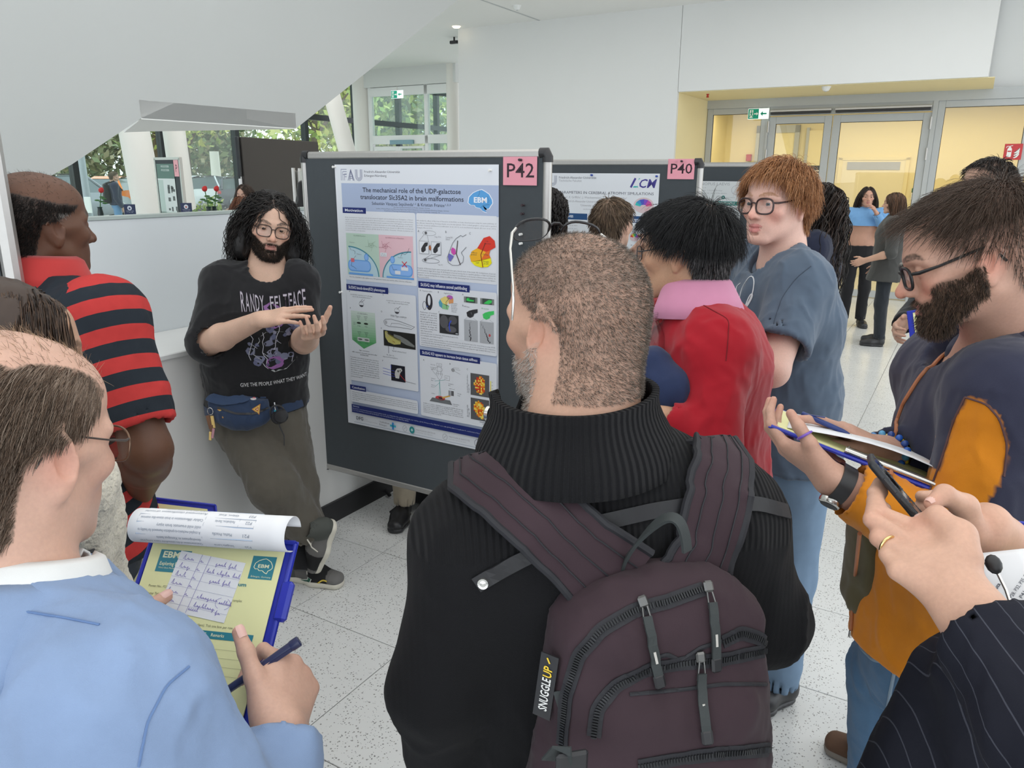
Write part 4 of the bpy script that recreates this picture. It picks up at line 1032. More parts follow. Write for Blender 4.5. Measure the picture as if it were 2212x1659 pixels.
for y0,k in((.846,0),(.954,1)):
 p.rect(.707,y0,.093,.096,(.10,.10,.105));p.up()
 for i in range(13):
  for j in range(15):
   u,v=i/12-.5,j/14-.5
   a=.5*k
   uu,vv=u*math.cos(a)-v*math.sin(a),u*math.sin(a)+v*math.cos(a)
   if(uu/.34)**2+(vv/.46)**2+.25*math.sin(7*v+2)*u<.9+.1*hr.random():
    t=hr.random()**(1.4 if k==0 else .8);c=((.62,.04,.01),(.80,.16,.01),(.88,.42,.02),(.9,.75,.15))[min(3,int(t*4))]
    p.rect(.754+u*.084-.0033,y0+.048+v*.086-.003,.0068,.0062,c)
 p.text(.700,y0+.090,.005,('Stage 40','Stage 40')[k],INK,width=.04,rot=-math.pi/2,res=1);p.text(.693,y0+.090,.005,('Scramble Morpholino','SLC35A2 KD')[k],INK,width=(.08,.055)[k],rot=-math.pi/2,res=1)
for k in range(10):c=np.array((.85,.78,.10))*(1-k/9)+np.array((.55,.02,.01))*(k/9);p.rect(.805,.868+.0145*k,.0045,.0146,tuple(c));p.line([(.812,.872+.0145*k),(.818,.872+.0145*k)],.0012,GREY)
p.rect(.805,1.013,.0045,.03,(.03,.02,.02));p.text(.828,1.04,.005,'Reduced elastic modulus E (Pa)',INK,width=.12,rot=-math.pi/2,res=1);p.line([(.752,1.056),(.800,1.056)],.0018,INK);p.text(.776,1.066,.005,'100 µm',INK,width=.022,align='c',res=1)
# conclusion, references, footer
p.rect(.032,1.014,.393,.062,WHITE,.008);p.up();header(p,.030,.993,.097,.024,'Conclusion',.078)
p.para(.042,1.030,.376,.0093,.0052,['This project aims to understand how somatic mutations of genes causing brain malformations in','humans are linked to brain mechanics. Preliminary results hint towards the involvement of','SLC35A2 in regulating axon pathfinding and brain tissue stiffness in Xenopus laevis. Further experiments','will investigate its effect on neural morphology and connectivity as well as the mechanism behind','these effects.'],GREY)
p.rect(.034,1.089,.803,.040,NAVY);p.up();LW=(.62,.66,.8)
p.text(.042,1.100,.006,'References',LW,bold=.01);p.text(.040,1.111,.0048,'Bonduelle T. et al. Acta Neuropathol Commun (2021); Sorf D. et al. Matrix Biol Plus (2020); D’Souza M. et al. Cell Rep. (2019); Thompson A. J., Pillai E. K. et al. eLife (2019); Atkinson-Leadbeater K. et al. Journal of Neuroscience (2010); Koser',LW,width=.79,res=1)
p.text(.040,1.120,.0048,'D. E. et al. Nat Neuroscience (2016); Barriga E. et al. Cell (2018); Eroles L. et al. Nat Phys (2023)',LW,width=.33,res=1)
p.text(.058,1.161,.016,'DFG',(.10,.11,.14),width=.044,bold=.02);p.text(.108,1.154,.004,'Deutsche',LGREY,res=1);p.text(.108,1.162,.004,'Forschungsgemeinschaft',LGREY,width=.08,res=1)
p.text(.198,1.153,.009,'Uniklinikum',GREY,width=.060,res=1);p.text(.198,1.166,.009,'Erlangen',GREY,width=.044,res=1)
p.rect(.274,1.140,.010,.034,(.02,.24,.60));p.rect(.262,1.152,.034,.010,(.05,.45,.55));p.rect(.274,1.152,.010,.010,(.03,.16,.5))
p.ring(.348,1.157,.012,.014,.0016,LGREY);p.line([(.342,1.162),(.354,1.150)],.0016,LGREY);p.disc(.388,1.157,.014,.017,(.02,.25,.26));p.up(.0001);p.poly([(.382,1.157),(.387,1.153),(.389,1.148),(.391,1.154),(.396,1.157),(.391,1.160),(.389,1.166),(.386,1.160)],(.6,.8,.8))
p.text(.412,1.155,.007,'MAX PLANCK ZENTRUM',LGREY,width=.105,res=1);p.text(.412,1.165,.005,'FÜR PHYSIK UND MEDIZIN',(.45,.47,.5),width=.09,res=1)
p.ring(.570,1.157,.012,.014,.0016,LGREY);p.line([(.564,1.162),(.576,1.150)],.0016,LGREY);p.text(.592,1.155,.007,'MAX PLANCK INSTITUTE',LGREY,width=.108,res=1);p.text(.592,1.165,.005,'FOR THE SCIENCE OF LIGHT',(.45,.47,.5),width=.09,res=1)
p.ring(.742,1.155,.016,.017,.0022,GREY,60,310,20);p.text(.745,1.161,.012,'CHARITÉ',GREY,width=.068)
p.rect(.045,1.1745,.78,.0022,(.35,.40,.50))
p.on('lettering',PF,BD,DOWN,post)
# pink number sheets
def number_sign(o,s,label):
 e=sheet('number_sign',o,.148,.105,mat('pink_paper',(.78,.33,.40),.7,var=.01),label,'sign')
 p=Print();p.text(.074,.0755,.052,s,(.03,.012,.02),width=.124,align='c',bold=.006)
 p.on('lettering',o,BD,DOWN,e)
S42=PF+BD*.861+DOWN*-.0285+BN*.001
number_sign(S42,'P42','pink sheet printed P42 at the top right of the board')
pin(S42+BD*.080+DOWN*.012+BN*.001,M['pin_black'],'black push pin in the pink P42 sheet')
pin(PF+BD*.004+DOWN*.010,M['pin_white'],'white push pin at the top left corner of the blue poster')
pin(PF+BD*.806+DOWN*.022,M['pin_white'],'white push pin at the top right corner of the blue poster')
pin(PF+BD*.004+DOWN*.56,M['pin_white'],'white push pin halfway down the left poster edge')
for k,z in enumerate((.260,.295)):pin(PF+BD*(.945+.001*k)+DOWN*z,M['pin_white'],('upper','lower')[k]+' of two spare white pins under the P42 sheet')
for k,z in enumerate((.150,.182,.215)):pin(PF+BD*(.953-.002*k)+DOWN*z,M['pin_black'],('upper','middle','lowest')[k]+' of three dark pins under the P42 sheet')
# second board, P40
R40=at(1508,347,4.05);R40[2]=1.808
b40,o40=board(R40*[1,1,0]-BD*1.222,1.238,'poster board numbered P40 behind the P42 board',zt=1.80)
k40=1.05
TR=R40+BD*(-.194*k40)+DOWN*(.075*k40)+BN*.011;P40=TR-BD*.841
post=sheet('poster',P40,.841,1.189,M['paper'],'white poster about cerebral atrophy simulations under the pink P40 sheet','poster')
p=Print();X=lambda x:.841+(x+.194)*k40;Y=lambda y:(y-.075)*k40
p.rect(0,0,.841,1.189,(.70,.73,.77));p.up();NB=(.02,.075,.20)
fau(p,X(-.935),Y(.088),.148,.056,(.22,.24,.32))
p.text(X(-.781),Y(.104),.012,'Friedrich-Alexander-Universität',GREY,width=.228*k40,bold=.01);p.text(X(-.781),Y(.1205),.012,'Technische Fakultät',LGREY,width=.141*k40)
LK=(.06,.05,.26)
x,y0,y1=X(-.352),Y(.147),Y(.099);h=y1-y0
p.line([(x,y0),(x+.026,y1)],.012,LK);p.poly([(x+.012,y0),(x+.034,y0),(x+.038,y0-.008),(x+.018,y0-.008)],(.05,.42,.40));p.poly([(x+.046,y1),(x+.054,y1),(x+.043,y1+.012)],(.05,.42,.40));p.poly([(x+.036,y0),(x+.044,y0),(x+.040,y0-.012)],(.05,.42,.40))
p.text(x+.042,y0,.046,'CM',LK,width=.098,bold=.015,skew=.25)
p.text(X(-1.01),Y(.185),.0150,'REGIONAL MATERIAL PARAMETERS IN CEREBRAL ATROPHY SIMULATIONS',(.05,.06,.09),width=(1.01-.222)*k40)
p.text(X(-.786),Y(.209),.012,'N. Tueni¹, E. Griffiths¹, J. Weickenmeier², S. Rampp¹, S. Budday¹',LGREY,width=.414*k40);p.text(X(-.743),Y(.2305),.012,'¹Friedrich-Alexander-Universität Erlangen-Nürnberg',LGREY,width=.329*k40);p.text(X(-.645),Y(.2515),.012,'²University of Oxford',LGREY,width=.133*k40);p.text(X(-.626),Y(.270),.008,'nicole.tueni@fau.de',LGREY,width=.092*k40)
p.rect(X(-1.02),Y(.291),X(-.60)-X(-1.02),.034*k40,NB);p.rect(X(-.572),Y(.295),X(-.20)-X(-.572),.035*k40,NB);p.up()
p.text(X(-.80),Y(.314),.013,'MOTIVATION & OBJECTIVES',(.8,.83,.9),width=.24,align='c',bold=.02);p.text(X(-.494),Y(.3245),.015,'RESULTS & DISCUSSION',(.8,.83,.9),width=.234*k40,bold=.02)
def mini_brain(p,x,y,w,h,cols):
 p.disc(x,y,w/2,h/2,(.62,.50,.52));p.up(.0001)
 for k,c in enumerate(cols):
  a0=math.pi+k*math.pi/len(cols);a1=a0+math.pi/len(cols)*1.05
  p.poly([(x+w*.15*math.cos(a0),y+h*.12*math.sin(a0)+h*.08),(x+w*.42*math.cos(a0),y+h*.40*math.sin(a0)),(x+w*.42*math.cos(a1),y+h*.40*math.sin(a1)),(x+w*.15*math.cos(a1),y+h*.12*math.sin(a1)+h*.08)],c)
 p.disc(x+w*.2,y+h*.26,w*.16,h*.13,(.62,.42,.44))
mini_brain(p,X(-.275),Y(.238),.12,.085,[(.05,.50,.48),(.06,.28,.55),(.07,.10,.50),(.20,.08,.50),(.50,.08,.35),(.65,.12,.25)])
for k,x in enumerate((-.53,-.42,-.317)):
 p.text(X(x),Y(.366),.007,('Brain Tissue','Four Regions','Seven Regions')[k],INK,width=.055,align='c',res=1);mini_brain(p,X(x),Y(.405),.06,.05,[(.6,.3,.35)]*3 if k==0 else[(.65,.05,.05),(.75,.55,.05),(.1,.5,.15),(.08,.15,.5),(.45,.05,.4)])
 p.text(X(x),Y(.452),.006,'R² = 0.9%d'%k,INK,width=.04,align='c',res=1)
for k in range(30):p.text(X(-1.0),Y(.36+.018*k),.007,'mechanical models of the ageing human brain regions in vivo',LGREY,width=.36,res=1)
for r in range(3):
 for c in range(2):p.ring(X(-.47+.16*c),Y(.56+.17*r),.06,.05,.003,((.1,.2,.5),(.5,.1,.1))[c])
p.rect(X(-1.02),Y(1.02),.84,.03,NB)
p.on('lettering',P40,BD,DOWN,post)
S40=R40+BD*(-.153*k40)+BN*.013+DOWN*.002
number_sign(S40,'P40','pink sheet printed P40 on the board behind')
pin(S40+BD*.078+DOWN*.012+BN*.001,M['pin_black'],'black push pin in the pink P40 sheet')
pin(P40+BD*X(-.578)+DOWN*.010+BN*.001,M['pin_blue'],'dark blue push pin at the middle of the white poster top edge')
pin(P40+BD*.826+DOWN*.014+BN*.001,M['pin_blue'],'dark blue push pin at the white poster corner near P40')
# third board
R3=at(1605,392,4.95)
b3,o3=board(R3*[1,1,0]-BD*1.02-BN*.012,1.238,'third poster board behind the red haired man',zt=1.80)
P3=R3-BD*.841+BN*.002
post=sheet('poster',P3,.841,1.189,M['paper'],'grey and green printed poster behind the red haired man','poster')
p=Print();X=lambda x:.841+(x-.019);TG=(.03,.20,.18)
p.rect(0,0,.841,1.189,(.62,.65,.66));p.up()
p.text(X(-.58),.026,.018,'CELL MIGRATION IN XENOPUS LAEVIS',LGREY,width=.516)
for k,(x,w_)in enumerate(((-.50,.28),(-.46,.35),(-.48,.40),(-.47,.22))):p.text(X(x),.045+.018*k,.008,('Institute of Physics','Department of Zoology, University','Max Planck Zentrum fur Physik und Medizin','Tissue biophysics')[k],LGREY,width=w_,res=1)
p.ring(X(-.015),.055,.035,.03,.002,LGREY);p.line([(X(-.04),.08),(X(-.015),.035),(X(.01),.08)],.002,LGREY);p.disc(X(-.101),.103,.012,col=TG);p.up(.0001);p.disc(X(-.101),.103,.004,col=(.6,.7,.7));p.ring(X(-.135),.103,.011,.011,.0014,LGREY);p.text(X(-.083),.106,.006,'MAX PLANCK',LGREY,width=.06,res=1)
p.rect(.0,.128,.841,.026,TG);p.up();p.text(X(-.26),.147,.014,'MECHANICS IMPORTANTLY',(.7,.78,.76),width=.24,bold=.02)
for k in range(17):p.text(X(-.78),.172+.0096*k,.0058,'Tissue stiffness gradients guide the growth of axons during early development of the frog brain and act together with chemical signals that',(.24,.25,.26),width=.79,res=1)
p.rect(X(-.80),.35,.81,.0015,(.45,.47,.47));p.rect(X(-.080),.422,.042,.030,(.25,.52,.70));p.poly([(X(-.022),.428),(X(-.008),.423),(X(.002),.444),(X(-.012),.450)],(.02,.02,.02))
p.line([(X(-.06),.454),(X(-.035),.492)],.003,(.7,.25,.25));p.line([(X(-.008),.45),(X(-.035),.492)],.003,(.7,.25,.25));p.disc(X(-.045),.512,.034,.016,(.60,.30,.30));p.up(.0001);p.disc(X(-.045),.508,.022,.009,(.68,.42,.42));p.disc(X(-.045),.506,.01,.004,(.75,.6,.58));p.line([(X(-.13),.487),(X(.008),.487)],.002,GREY)
for k,y in enumerate((.452,.47)):p.text(X(-.14),y,.006,('laser sheet','photodiode')[k],GREY,width=.06,res=1)
p.text(X(-.04),.545,.007,'AFM measurement',INK,width=.09,align='c',res=1)
p.line([(X(-.10),.62),(X(-.06),.60),(X(-.03),.565)],.002,LGREY);p.rect(X(-.048),.659,.06,.048,(.25,.45,.42));p.rect(X(-.7),.4,.45,.28,(.52,.56,.56))
p.on('lettering',P3,BD,DOWN,post)
pin(P3+BD*.83+DOWN*.01,M['pin_black'],'dark push pin at the corner of the grey green poster')
# board whose edge shows at the far left
qa=at(-3,385,1.52);qb=at(33,640,1.66)
q=(qa+qb)/2
ax0=np.array([nrm([-.98,-.2,0]),nrm([-.2,.98,0]),[0,0,1]])
e=empty('poster_board',(q[0],q[1],0),0,'aluminium edge of a poster board at the far left in front of the striped shirt','poster board')
MB().box((q[0],q[1],.92),(.034,.034,1.78),ax0,.009).build('side_rail',M['alu'],e)
MB().box(np.array([q[0],q[1],1.06])+ax0[0]*.32,(.60,.018,1.48),ax0).build('felt_panel',M['board_felt'],e)
for z in(.32,1.80):MB().box(np.array([q[0],q[1],z])+ax0[0]*.32,(.60,.026,.034),ax0,.008).build('cross_rail',M['alu'],e)
MB().box((q[0],q[1],.03),(.034,.5,.04),ax0,.005).build('foot',M['alu'],e)
# ------------------------------------------------------------------ figures: bodies and cloth as smooth implicit surfaces
def _lat(i,j,k):
 h=(i*73856093)^(j*19349663)^(k*83492791)
 h=(h^(h>>13))*1274126177&0x7fffffff
 return(h&0xffff)/65535.
def vnoise(P):
 P=np.asarray(P,float);f=np.floor(P).astype(np.int64);t=P-f;t=t*t*(3-2*t)
 i,j,k=f[:,0],f[:,1],f[:,2];u,v,w=t[:,0],t[:,1],t[:,2]
 r=0
 for a in(0,1):
  for b in(0,1):
   for c in(0,1):
    r=r+_lat(i+a,j+b,k+c)*(u if a else 1-u)*(v if b else 1-v)*(w if c else 1-w)
 return r*2-1
def fbm(P,o=3):
 r,a=0,1.
 for _ in range(o):r=r+vnoise(P)*a;P=P*2.03+7.1;a*=.5
 return r
def frame(z,x=None):
 """rows: axes of a local frame with z along the given vector, x as near as may be to the second"""
 z=nrm(z);x=np.array([1.,0,0])if x is None else np.asarray(x,float)
 x=x-z*(x@z)
 if np.linalg.norm(x)<1e-6:x=np.cross(z,[0.3,.9,.1])
 x=nrm(x);return np.array([x,np.cross(z,x),z])
def axis_pts(lo,hi,h,fine=()):
 """grid lines from lo to hi, spacing h, finer inside the given (a, b, h) ranges"""
 out=[lo]
 while out[-1]<hi:
  x=out[-1];s=h
  for a,b,f in fine:
   if a-1e-9<=x<b:s=min(s,f)
   elif x<a:s=min(s,max(f,(a-x)*.35+f*.5))
   else:s=min(s,f+(x-b)*.35)
  out.append(x+s)
 return np.array(out)
class SDF:
 def __init__(s,lo,hi,h,fine=((),(),())):
  s.ax=[axis_pts(lo[i],hi[i],h,fine[i])for i in range(3)]
  s.v=np.full([len(a)for a in s.ax],1.,np.float32);s.h=h
 def _sub(s,lo,hi,m):
  sl=[]
  for i in range(3):
   a=np.searchsorted(s.ax[i],lo[i]-m);b=np.searchsorted(s.ax[i],hi[i]+m,'right')
   sl.append(slice(max(a-1,0),min(b+1,len(s.ax[i]))))
  return tuple(sl)
 def apply(s,lo,hi,fn,k=.01,op='add'):
  sl=s._sub(lo,hi,k+2.2*s.h)
  if any(q.start>=q.stop for q in sl):return s
  X,Y,Z=np.meshgrid(*[s.ax[i][sl[i]]for i in range(3)],indexing='ij',sparse=False)
  d=fn(np.stack([X,Y,Z],-1)).astype(np.float32);o=s.v[sl]
  if op=='add':
   if k>0:
    g=np.clip(.5+.5*(o-d)/k,0,1);s.v[sl]=o*(1-g)+d*g-k*g*(1-g)
   else:s.v[sl]=np.minimum(o,d)
  else:
   d=-d
   if k>0:
    g=np.clip(.5-.5*(o-d)/k,0,1);s.v[sl]=o*(1-g)+d*g+k*g*(1-g)
   else:s.v[sl]=np.maximum(o,d)
  return s
 def cap(s,a,b,ra,rb=None,k=.01,op='add',cut=None):
  """tapered capsule; cut=(0|1, ...) squares off the ends named"""
  a,b=np.asarray(a,float),np.asarray(b,float);rb=ra if rb is None else rb;ba=b-a;L2=ba@ba+1e-12;L=math.sqrt(L2)
  def fn(P):
   q=P-a;t=q@ba/L2;tc=np.clip(t,0,1)
   d=np.sqrt(((q-tc[...,None]*ba)**2).sum(-1))-(ra+(rb-ra)*tc)
   if cut is not None:
    if 1 in cut:d=np.maximum(d,(t-1)*L)
    if 0 in cut:d=np.maximum(d,-t*L)
   return d
  r=max(ra,rb);return s.apply(np.minimum(a,b)-r,np.maximum(a,b)+r,fn,k,op)
 def chain(s,pts,rs,k=.01,op='add'):
  for i in range(len(pts)-1):s.cap(pts[i],pts[i+1],rs[i],rs[i+1],k,op)
  return s
 def ell(s,c,r,ax=None,k=.01,op='add'):
  c=np.asarray(c,float);r=np.asarray(r,float);ax=np.eye(3)if ax is None else np.asarray(ax)
  def fn(P):
   q=(P-c)@ax.T;u=np.sqrt(((q/r)**2).sum(-1));g=np.sqrt(((q/r**2)**2).sum(-1))+1e-9
   return u*(u-1)/g
  e=np.sqrt(((ax.T*r)**2).sum(1));return s.apply(c-e,c+e,fn,k,op)
 def ecap(s,a,b,wa,wb,x,k=.01,op='add',cut=None,p=2.):
  """tapered capsule of oval section: wa, wb = (half width along x, half depth)"""
  a,b=np.asarray(a,float),np.asarray(b,float);ax=frame(b-a,x);L=np.linalg.norm(b-a);wa=np.asarray(wa,float);wb=np.asarray(wb,float)
  def fn(P):
   q=(P-a)@ax.T;t=np.clip(q[...,2]/L,0,1);ze=q[...,2]-t*L
   w=wa[0]+(wb[0]-wa[0])*t;d_=wa[1]+(wb[1]-wa[1])*t;m=np.minimum(w,d_)
   if p==2.:u=np.sqrt((q[...,0]/w)**2+(q[...,1]/d_)**2+(ze/m)**2)
   else:u=(np.abs(q[...,0]/w)**p+np.abs(q[...,1]/d_)**p+np.abs(ze/m)**p)**(1/p)
   d=(u-1)*m
   if cut is not None:
    if 1 in cut:d=np.maximum(d,q[...,2]-L)
    if 0 in cut:d=np.maximum(d,-q[...,2])
   return d
  r=max(wa.max(),wb.max());return s.apply(np.minimum(a,b)-r,np.maximum(a,b)+r,fn,k,op)
 def box(s,c,half,ax=None,r=.005,k=.005,op='add'):
  c=np.asarray(c,float);half=np.asarray(half,float)-r;ax=np.eye(3)if ax is None else np.asarray(ax)
  def fn(P):
   q=np.abs((P-c)@ax.T)-half
   return np.sqrt((np.maximum(q,0)**2).sum(-1))+np.minimum(q.max(-1),0)-r
  e=(np.abs(ax.T)*(half+r)).sum(1);return s.apply(c-e,c+e,fn,k,op)
 def plane(s,p,n,op='sub',k=.003):
  """cuts away the side the normal points to"""
  p=np.asarray(p,float);n=nrm(n)
  lo=[a[0]for a in s.ax];hi=[a[-1]for a in s.ax]
  return s.apply(lo,hi,lambda P:-((P-p)@n),k,op)
 def verts(s):
  v=s.v;ins=v<0;nx,ny,nz=v.shape
  c8=[(a,b,c)for a in(0,1)for b in(0,1)for c in(0,1)]
  cnt=sum(ins[a:nx-1+a,b:ny-1+b,c:nz-1+c].astype(np.int8)for a,b,c in c8)
  act=np.argwhere((cnt>0)&(cnt<8));n=len(act)
  idx=np.full((nx-1,ny-1,nz-1),-1,np.int32);idx[act[:,0],act[:,1],act[:,2]]=np.arange(n)
  acc=np.zeros((n,3));num=np.zeros(n)
  A=s.ax;i,j,k=act.T
  cv={c:v[i+c[0],j+c[1],k+c[2]].astype(float)for c in c8}
  cp={c:np.stack([A[0][i+c[0]],A[1][j+c[1]],A[2][k+c[2]]],1)for c in c8}
  for a in c8:
   for d in range(3):
    if a[d]:continue
    b=list(a);b[d]=1;b=tuple(b)
    m=(cv[a]<0)!=(cv[b]<0)
    t=cv[a][m]/(cv[a][m]-cv[b][m])
    acc[m]+=cp[a][m]+t[:,None]*(cp[b][m]-cp[a][m]);num[m]+=1
  P=acc/num[:,None];Q=[]
  for d in range(3):
   e1,e2=[(1,2),(2,0),(0,1)][d]
   sh=[slice(None)]*3;sh2=[slice(None)]*3;sh[d]=slice(0,-1);sh2[d]=slice(1,None)
   a,b=ins[tuple(sh)],ins[tuple(sh2)]
   E=np.argwhere(a!=b)
   ok=(E[:,e1]>0)&(E[:,e2]>0)&(E[:,e1]<v.shape[e1]-1)&(E[:,e2]<v.shape[e2]-1);E=E[ok]
   fl=a[E[:,0],E[:,1],E[:,2]]
   def C(o1,o2):
    q=E.copy();q[:,e1]+=o1;q[:,e2]+=o2;return idx[q[:,0],q[:,1],q[:,2]]
   q=np.stack([C(-1,-1),C(0,-1),C(0,0),C(-1,0)],1)
   q[~fl]=q[~fl][:,::-1];Q.append(q)
  return P,np.concatenate(Q)
def vnormals(P,Q):
 n=np.cross(P[Q[:,2]]-P[Q[:,0]],P[Q[:,3]]-P[Q[:,1]]);N=np.zeros_like(P)
 for k in range(4):np.add.at(N,Q[:,k],n)
 return N/(np.linalg.norm(N,axis=1)[:,None]+1e-12)
def relax(P,Q,n=1,w=.5):
 for _ in range(n):
  A=np.zeros_like(P);c=np.zeros(len(P))
  for a,b in((0,1),(1,2),(2,3),(3,0)):
   np.add.at(A,Q[:,a],P[Q[:,b]]);np.add.at(A,Q[:,b],P[Q[:,a]]);np.add.at(c,Q[:,a],1);np.add.at(c,Q[:,b],1)
  P=P*(1-w)+A/np.maximum(c,1)[:,None]*w
 return P
def folds(P,amp=.004,scale=(9,9,4),seed=0.,ax=None):
 """soft creases: ridged noise stretched along the local third axis"""
 q=P if ax is None else P@np.asarray(ax).T
 q=q*np.array(scale)+seed
 w=np.stack([fbm(q*.7+3),fbm(q*.7+11),fbm(q*.7+23)],1)*.9
 r=1-np.abs(vnoise(q+w));r2=1-np.abs(vnoise(q*1.9+w+5))
 return amp*(r**2*1.1+.5*r2**2-.7)
 # ---- head -------------------------------------------------------------------------------------------------
class Head:
 """local axes: x to the figure's own left, y out of the face, z up; origin between the ears at eye height"""
 def __init__(s,c,fwd,up=(0,0,1),scale=1.,w=1.,jaw=1.,nose=1.,long=1.):
  s.c=np.asarray(c,float);f=nrm(fwd);up=np.asarray(up,float);u=nrm(up-f*(up@f));x=np.cross(f,u)
  s.ax=np.array([-x,f,u]);s.k=scale;s.w,s.jaw,s.nose,s.long=w,jaw,nose,long
 def P(s,x,y,z):return s.c+(np.array([x*s.w,y*s.long,z])*s.k)@s.ax
 def D(s,x,y,z):return np.array([x,y,z])@s.ax
 def loc(s,P):return((np.asarray(P)-s.c)@s.ax.T)/s.k/np.array([s.w,s.long,1])
 def build(s,F,mouth_open=0.,smile=0.,ear=1.):
  k=s.k;A=s.ax
  E=lambda c,r,kk=.012,op='add',ax=None:F.ell(s.P(*c),np.array(r)*k*np.array([s.w,s.long,1]),A if ax is None else ax@A,kk*k,op)
  C=lambda a,b,ra,rb=None,kk=.01,op='add':F.cap(s.P(*a),s.P(*b),ra*k,(ra if rb is None else rb)*k,kk*k,op)
  E((0,-.014,.034),(.0755,.0975,.082));E((0,-.045,.018),(.072,.066,.07),.03);E((0,.03,.046),(.063,.062,.054),.02)
  E((0,.03,-.03),(.060,.060,.062),.03);E((0,.018,-.06),(.052*s.jaw,.06,.042),.02)
  for q in(-1,1):
   C((q*.060*s.jaw,-.008,-.048),(q*.022,.068,-.098),.014,.015,.03)
   E((q*.046,.058,-.022),(.022,.022,.018),.022);C((q*.056,.045,.0),(q*.069,.0,-.008),.012,.010,.02)
   C((q*.014,.088,.018),(q*.052,.068,.016),.0095,.008,.014)
  E((0,.078,-.098),(.024*s.jaw,.018,.016),.016);E((0,.072,-.062),(.036,.022,.030),.02);E((0,.075,.022),(.03,.02,.02),.02)
  n=s.nose
  for q in(-1,1):
   E((q*.032,.096,.000),(.0185,.016,.013),.012,'sub')
   E((q*.032,.0755,.000),(.0140,.0130,.0125),.004)
   E((q*.032,.0885,-.0012),(.0100,.006,.0028),.002,'sub')
  C((0,.088,.012),(0,.088+.020*n,-.026),.0075,.009,.010);C((0,.09,-.028),(0,.088+.0245*n,-.034),.010,.0105,.008)
  for q in(-1,1):
   E((q*.0125,.092+.006*n,-.036),(.0085,.0115,.0085),.006);E((q*.0062,.096+.012*n,-.0435),(.0036,.006,.003),.002,'sub')
   # mouth
  m=mouth_open;g=.006*smile
  C((-.021,.083,-.0645+g),(0,.0935,-.0620),.0042,.0062,.005);C((.021,.083,-.0645+g),(0,.0935,-.0620),.0042,.0062,.005)
  C((-.018,.082,-.0695+g-m*.5),(0,.0915,-.0735-m),.0046,.0078,.005);C((.018,.082,-.0695+g-m*.5),(0,.0915,-.0735-m),.0046,.0078,.005)
  C((-.022,.088,-.0668+g),(0,.0985,-.0672-m*.5),.0012+m*.2,.0012+m*.55,.002,'sub');C((.022,.088,-.0668+g),(0,.0985,-.0672-m*.5),.0012+m*.2,.0012+m*.55,.002,'sub')
  E((0,.090,-.0845),(.014,.006,.004),.006,'sub')
  # ears
  for q in(-1,1):
   t=frame((0,-.25,1),(1,-.62*q,0));t=np.array([t[0],np.cross(t[2],t[0]),t[2]])
   E((q*.0795,-.016,-.008),(.0085,.0185*ear,.033*ear),.006,'add',t)
   E((q*.089,-.010,-.006),(.0062,.0095*ear,.016*ear),.004,'sub',t);C((q*.084,.002,-.012),(q*.082,.004,-.002),.0045,.004,.004)
   C((q*.086,-.034*ear,.004),(q*.083,-.012,.026*ear),.0035,.0035,.005);E((q*.080,-.008,-.037),(.006,.0085,.009),.006)
  return s
 def neck(s,F,base,r=.056,rb=.062):
  a=s.P(0,-.028,-.045);b=np.asarray(base,float)
  F.ecap(a,b,(r*s.k,r*1.02*s.k),(rb*s.k*1.12,rb*s.k),s.ax[0],.03*s.k)
  F.cap(s.P(0,-.055,-.02),b+nrm(a-b)*.02-s.ax[1]*.025,.045*s.k,.052*s.k,.03*s.k)
 def paint(s,P,skin,lip=None,brow=None,red=.35,beard=None,scalp=None):
  """skin tones at the points P: lips, brows, flush of nose, ears and cheeks; beard and scalp are (function, colour, strength)"""
  q=s.loc(P);skin=np.array(skin[:3]);c=np.tile(skin,(len(P),1))
  n1=fbm(q*28+4)[:,None];c*=1+.05*n1
  x,y,z=np.abs(q[:,0]),q[:,1],q[:,2]
  flush=skin*np.array([1.08,.72,.68])
  def mix(m,col):nonlocal c;m=np.clip(m,0,1)[:,None];c=c*(1-m)+np.array(col)*m
  g=lambda cx,cy,cz,r:np.exp(-(((x-cx)**2+(y-cy)**2+(z-cz)**2)/r**2))
  mix(red*(g(.045,.07,-.03,.025)+1.1*g(0,.115,-.035,.018)+.9*g(.085,-.015,-.01,.025)*(x>.07)),flush)
  if lip is not None:
   up=(np.abs(z+.062)<.0062*np.clip(1.1-(x/.024)**2,0,1))|((np.abs(z+.0725)<.0078*np.clip(1.1-(x/.022)**2,0,1)))
   mix(.85*(up&(y>.074)&(x<.024)),lip)
  if brow is not None:
   zz=.0215+.006*np.sin(np.clip((x-.012)/.042,0,1)*2.6)-.004*np.clip((x-.04)/.02,0,1);w=.0066*np.clip(1.25-np.abs(x-.03)/.026,0,1)
   mix(np.clip((w-np.abs(z-zz))/.0018,0,1)*.95*((y>.05)&(x>.010))*(.75+.35*vnoise(q*320)),brow)
  for it in(beard,scalp):
   if it is not None:mix(np.clip(it[0](q),0,1)*it[2]*(1+.25*vnoise(q*500)),it[1])
  return c
 def eyes(s,parent,iris=(.10,.06,.03),look=(0,0)):
  for q in(-1,1):
   c=s.P(q*.032,.0755,0);r=.0122*s.k
   d=nrm(s.D(look[0],1,look[1]));ax=frame(d)
   V=[];F=[];n,m=18,12;cols=[]
   for i in range(m+1):
    t=math.pi*i/m
    for j in range(n):
     a=2*math.pi*j/n;V.append(c+r*(np.array([math.sin(t)*math.cos(a),math.sin(t)*math.sin(a),math.cos(t)])@ax))
     cols.append((.01,.01,.01)if i<2 else iris if i<3.5 else(.62,.58,.55))
   for i in range(m):
    for j in range(n):F.append((i*n+j,i*n+(j+1)%n,(i+1)*n+(j+1)%n,(i+1)*n+j))
   link('eye',mesh_np('eye',V,quads=[f[::-1]for f in F],col=cols),M['eye'],parent)
M['eye']=attr_mat('eye',.08,spec=.6)
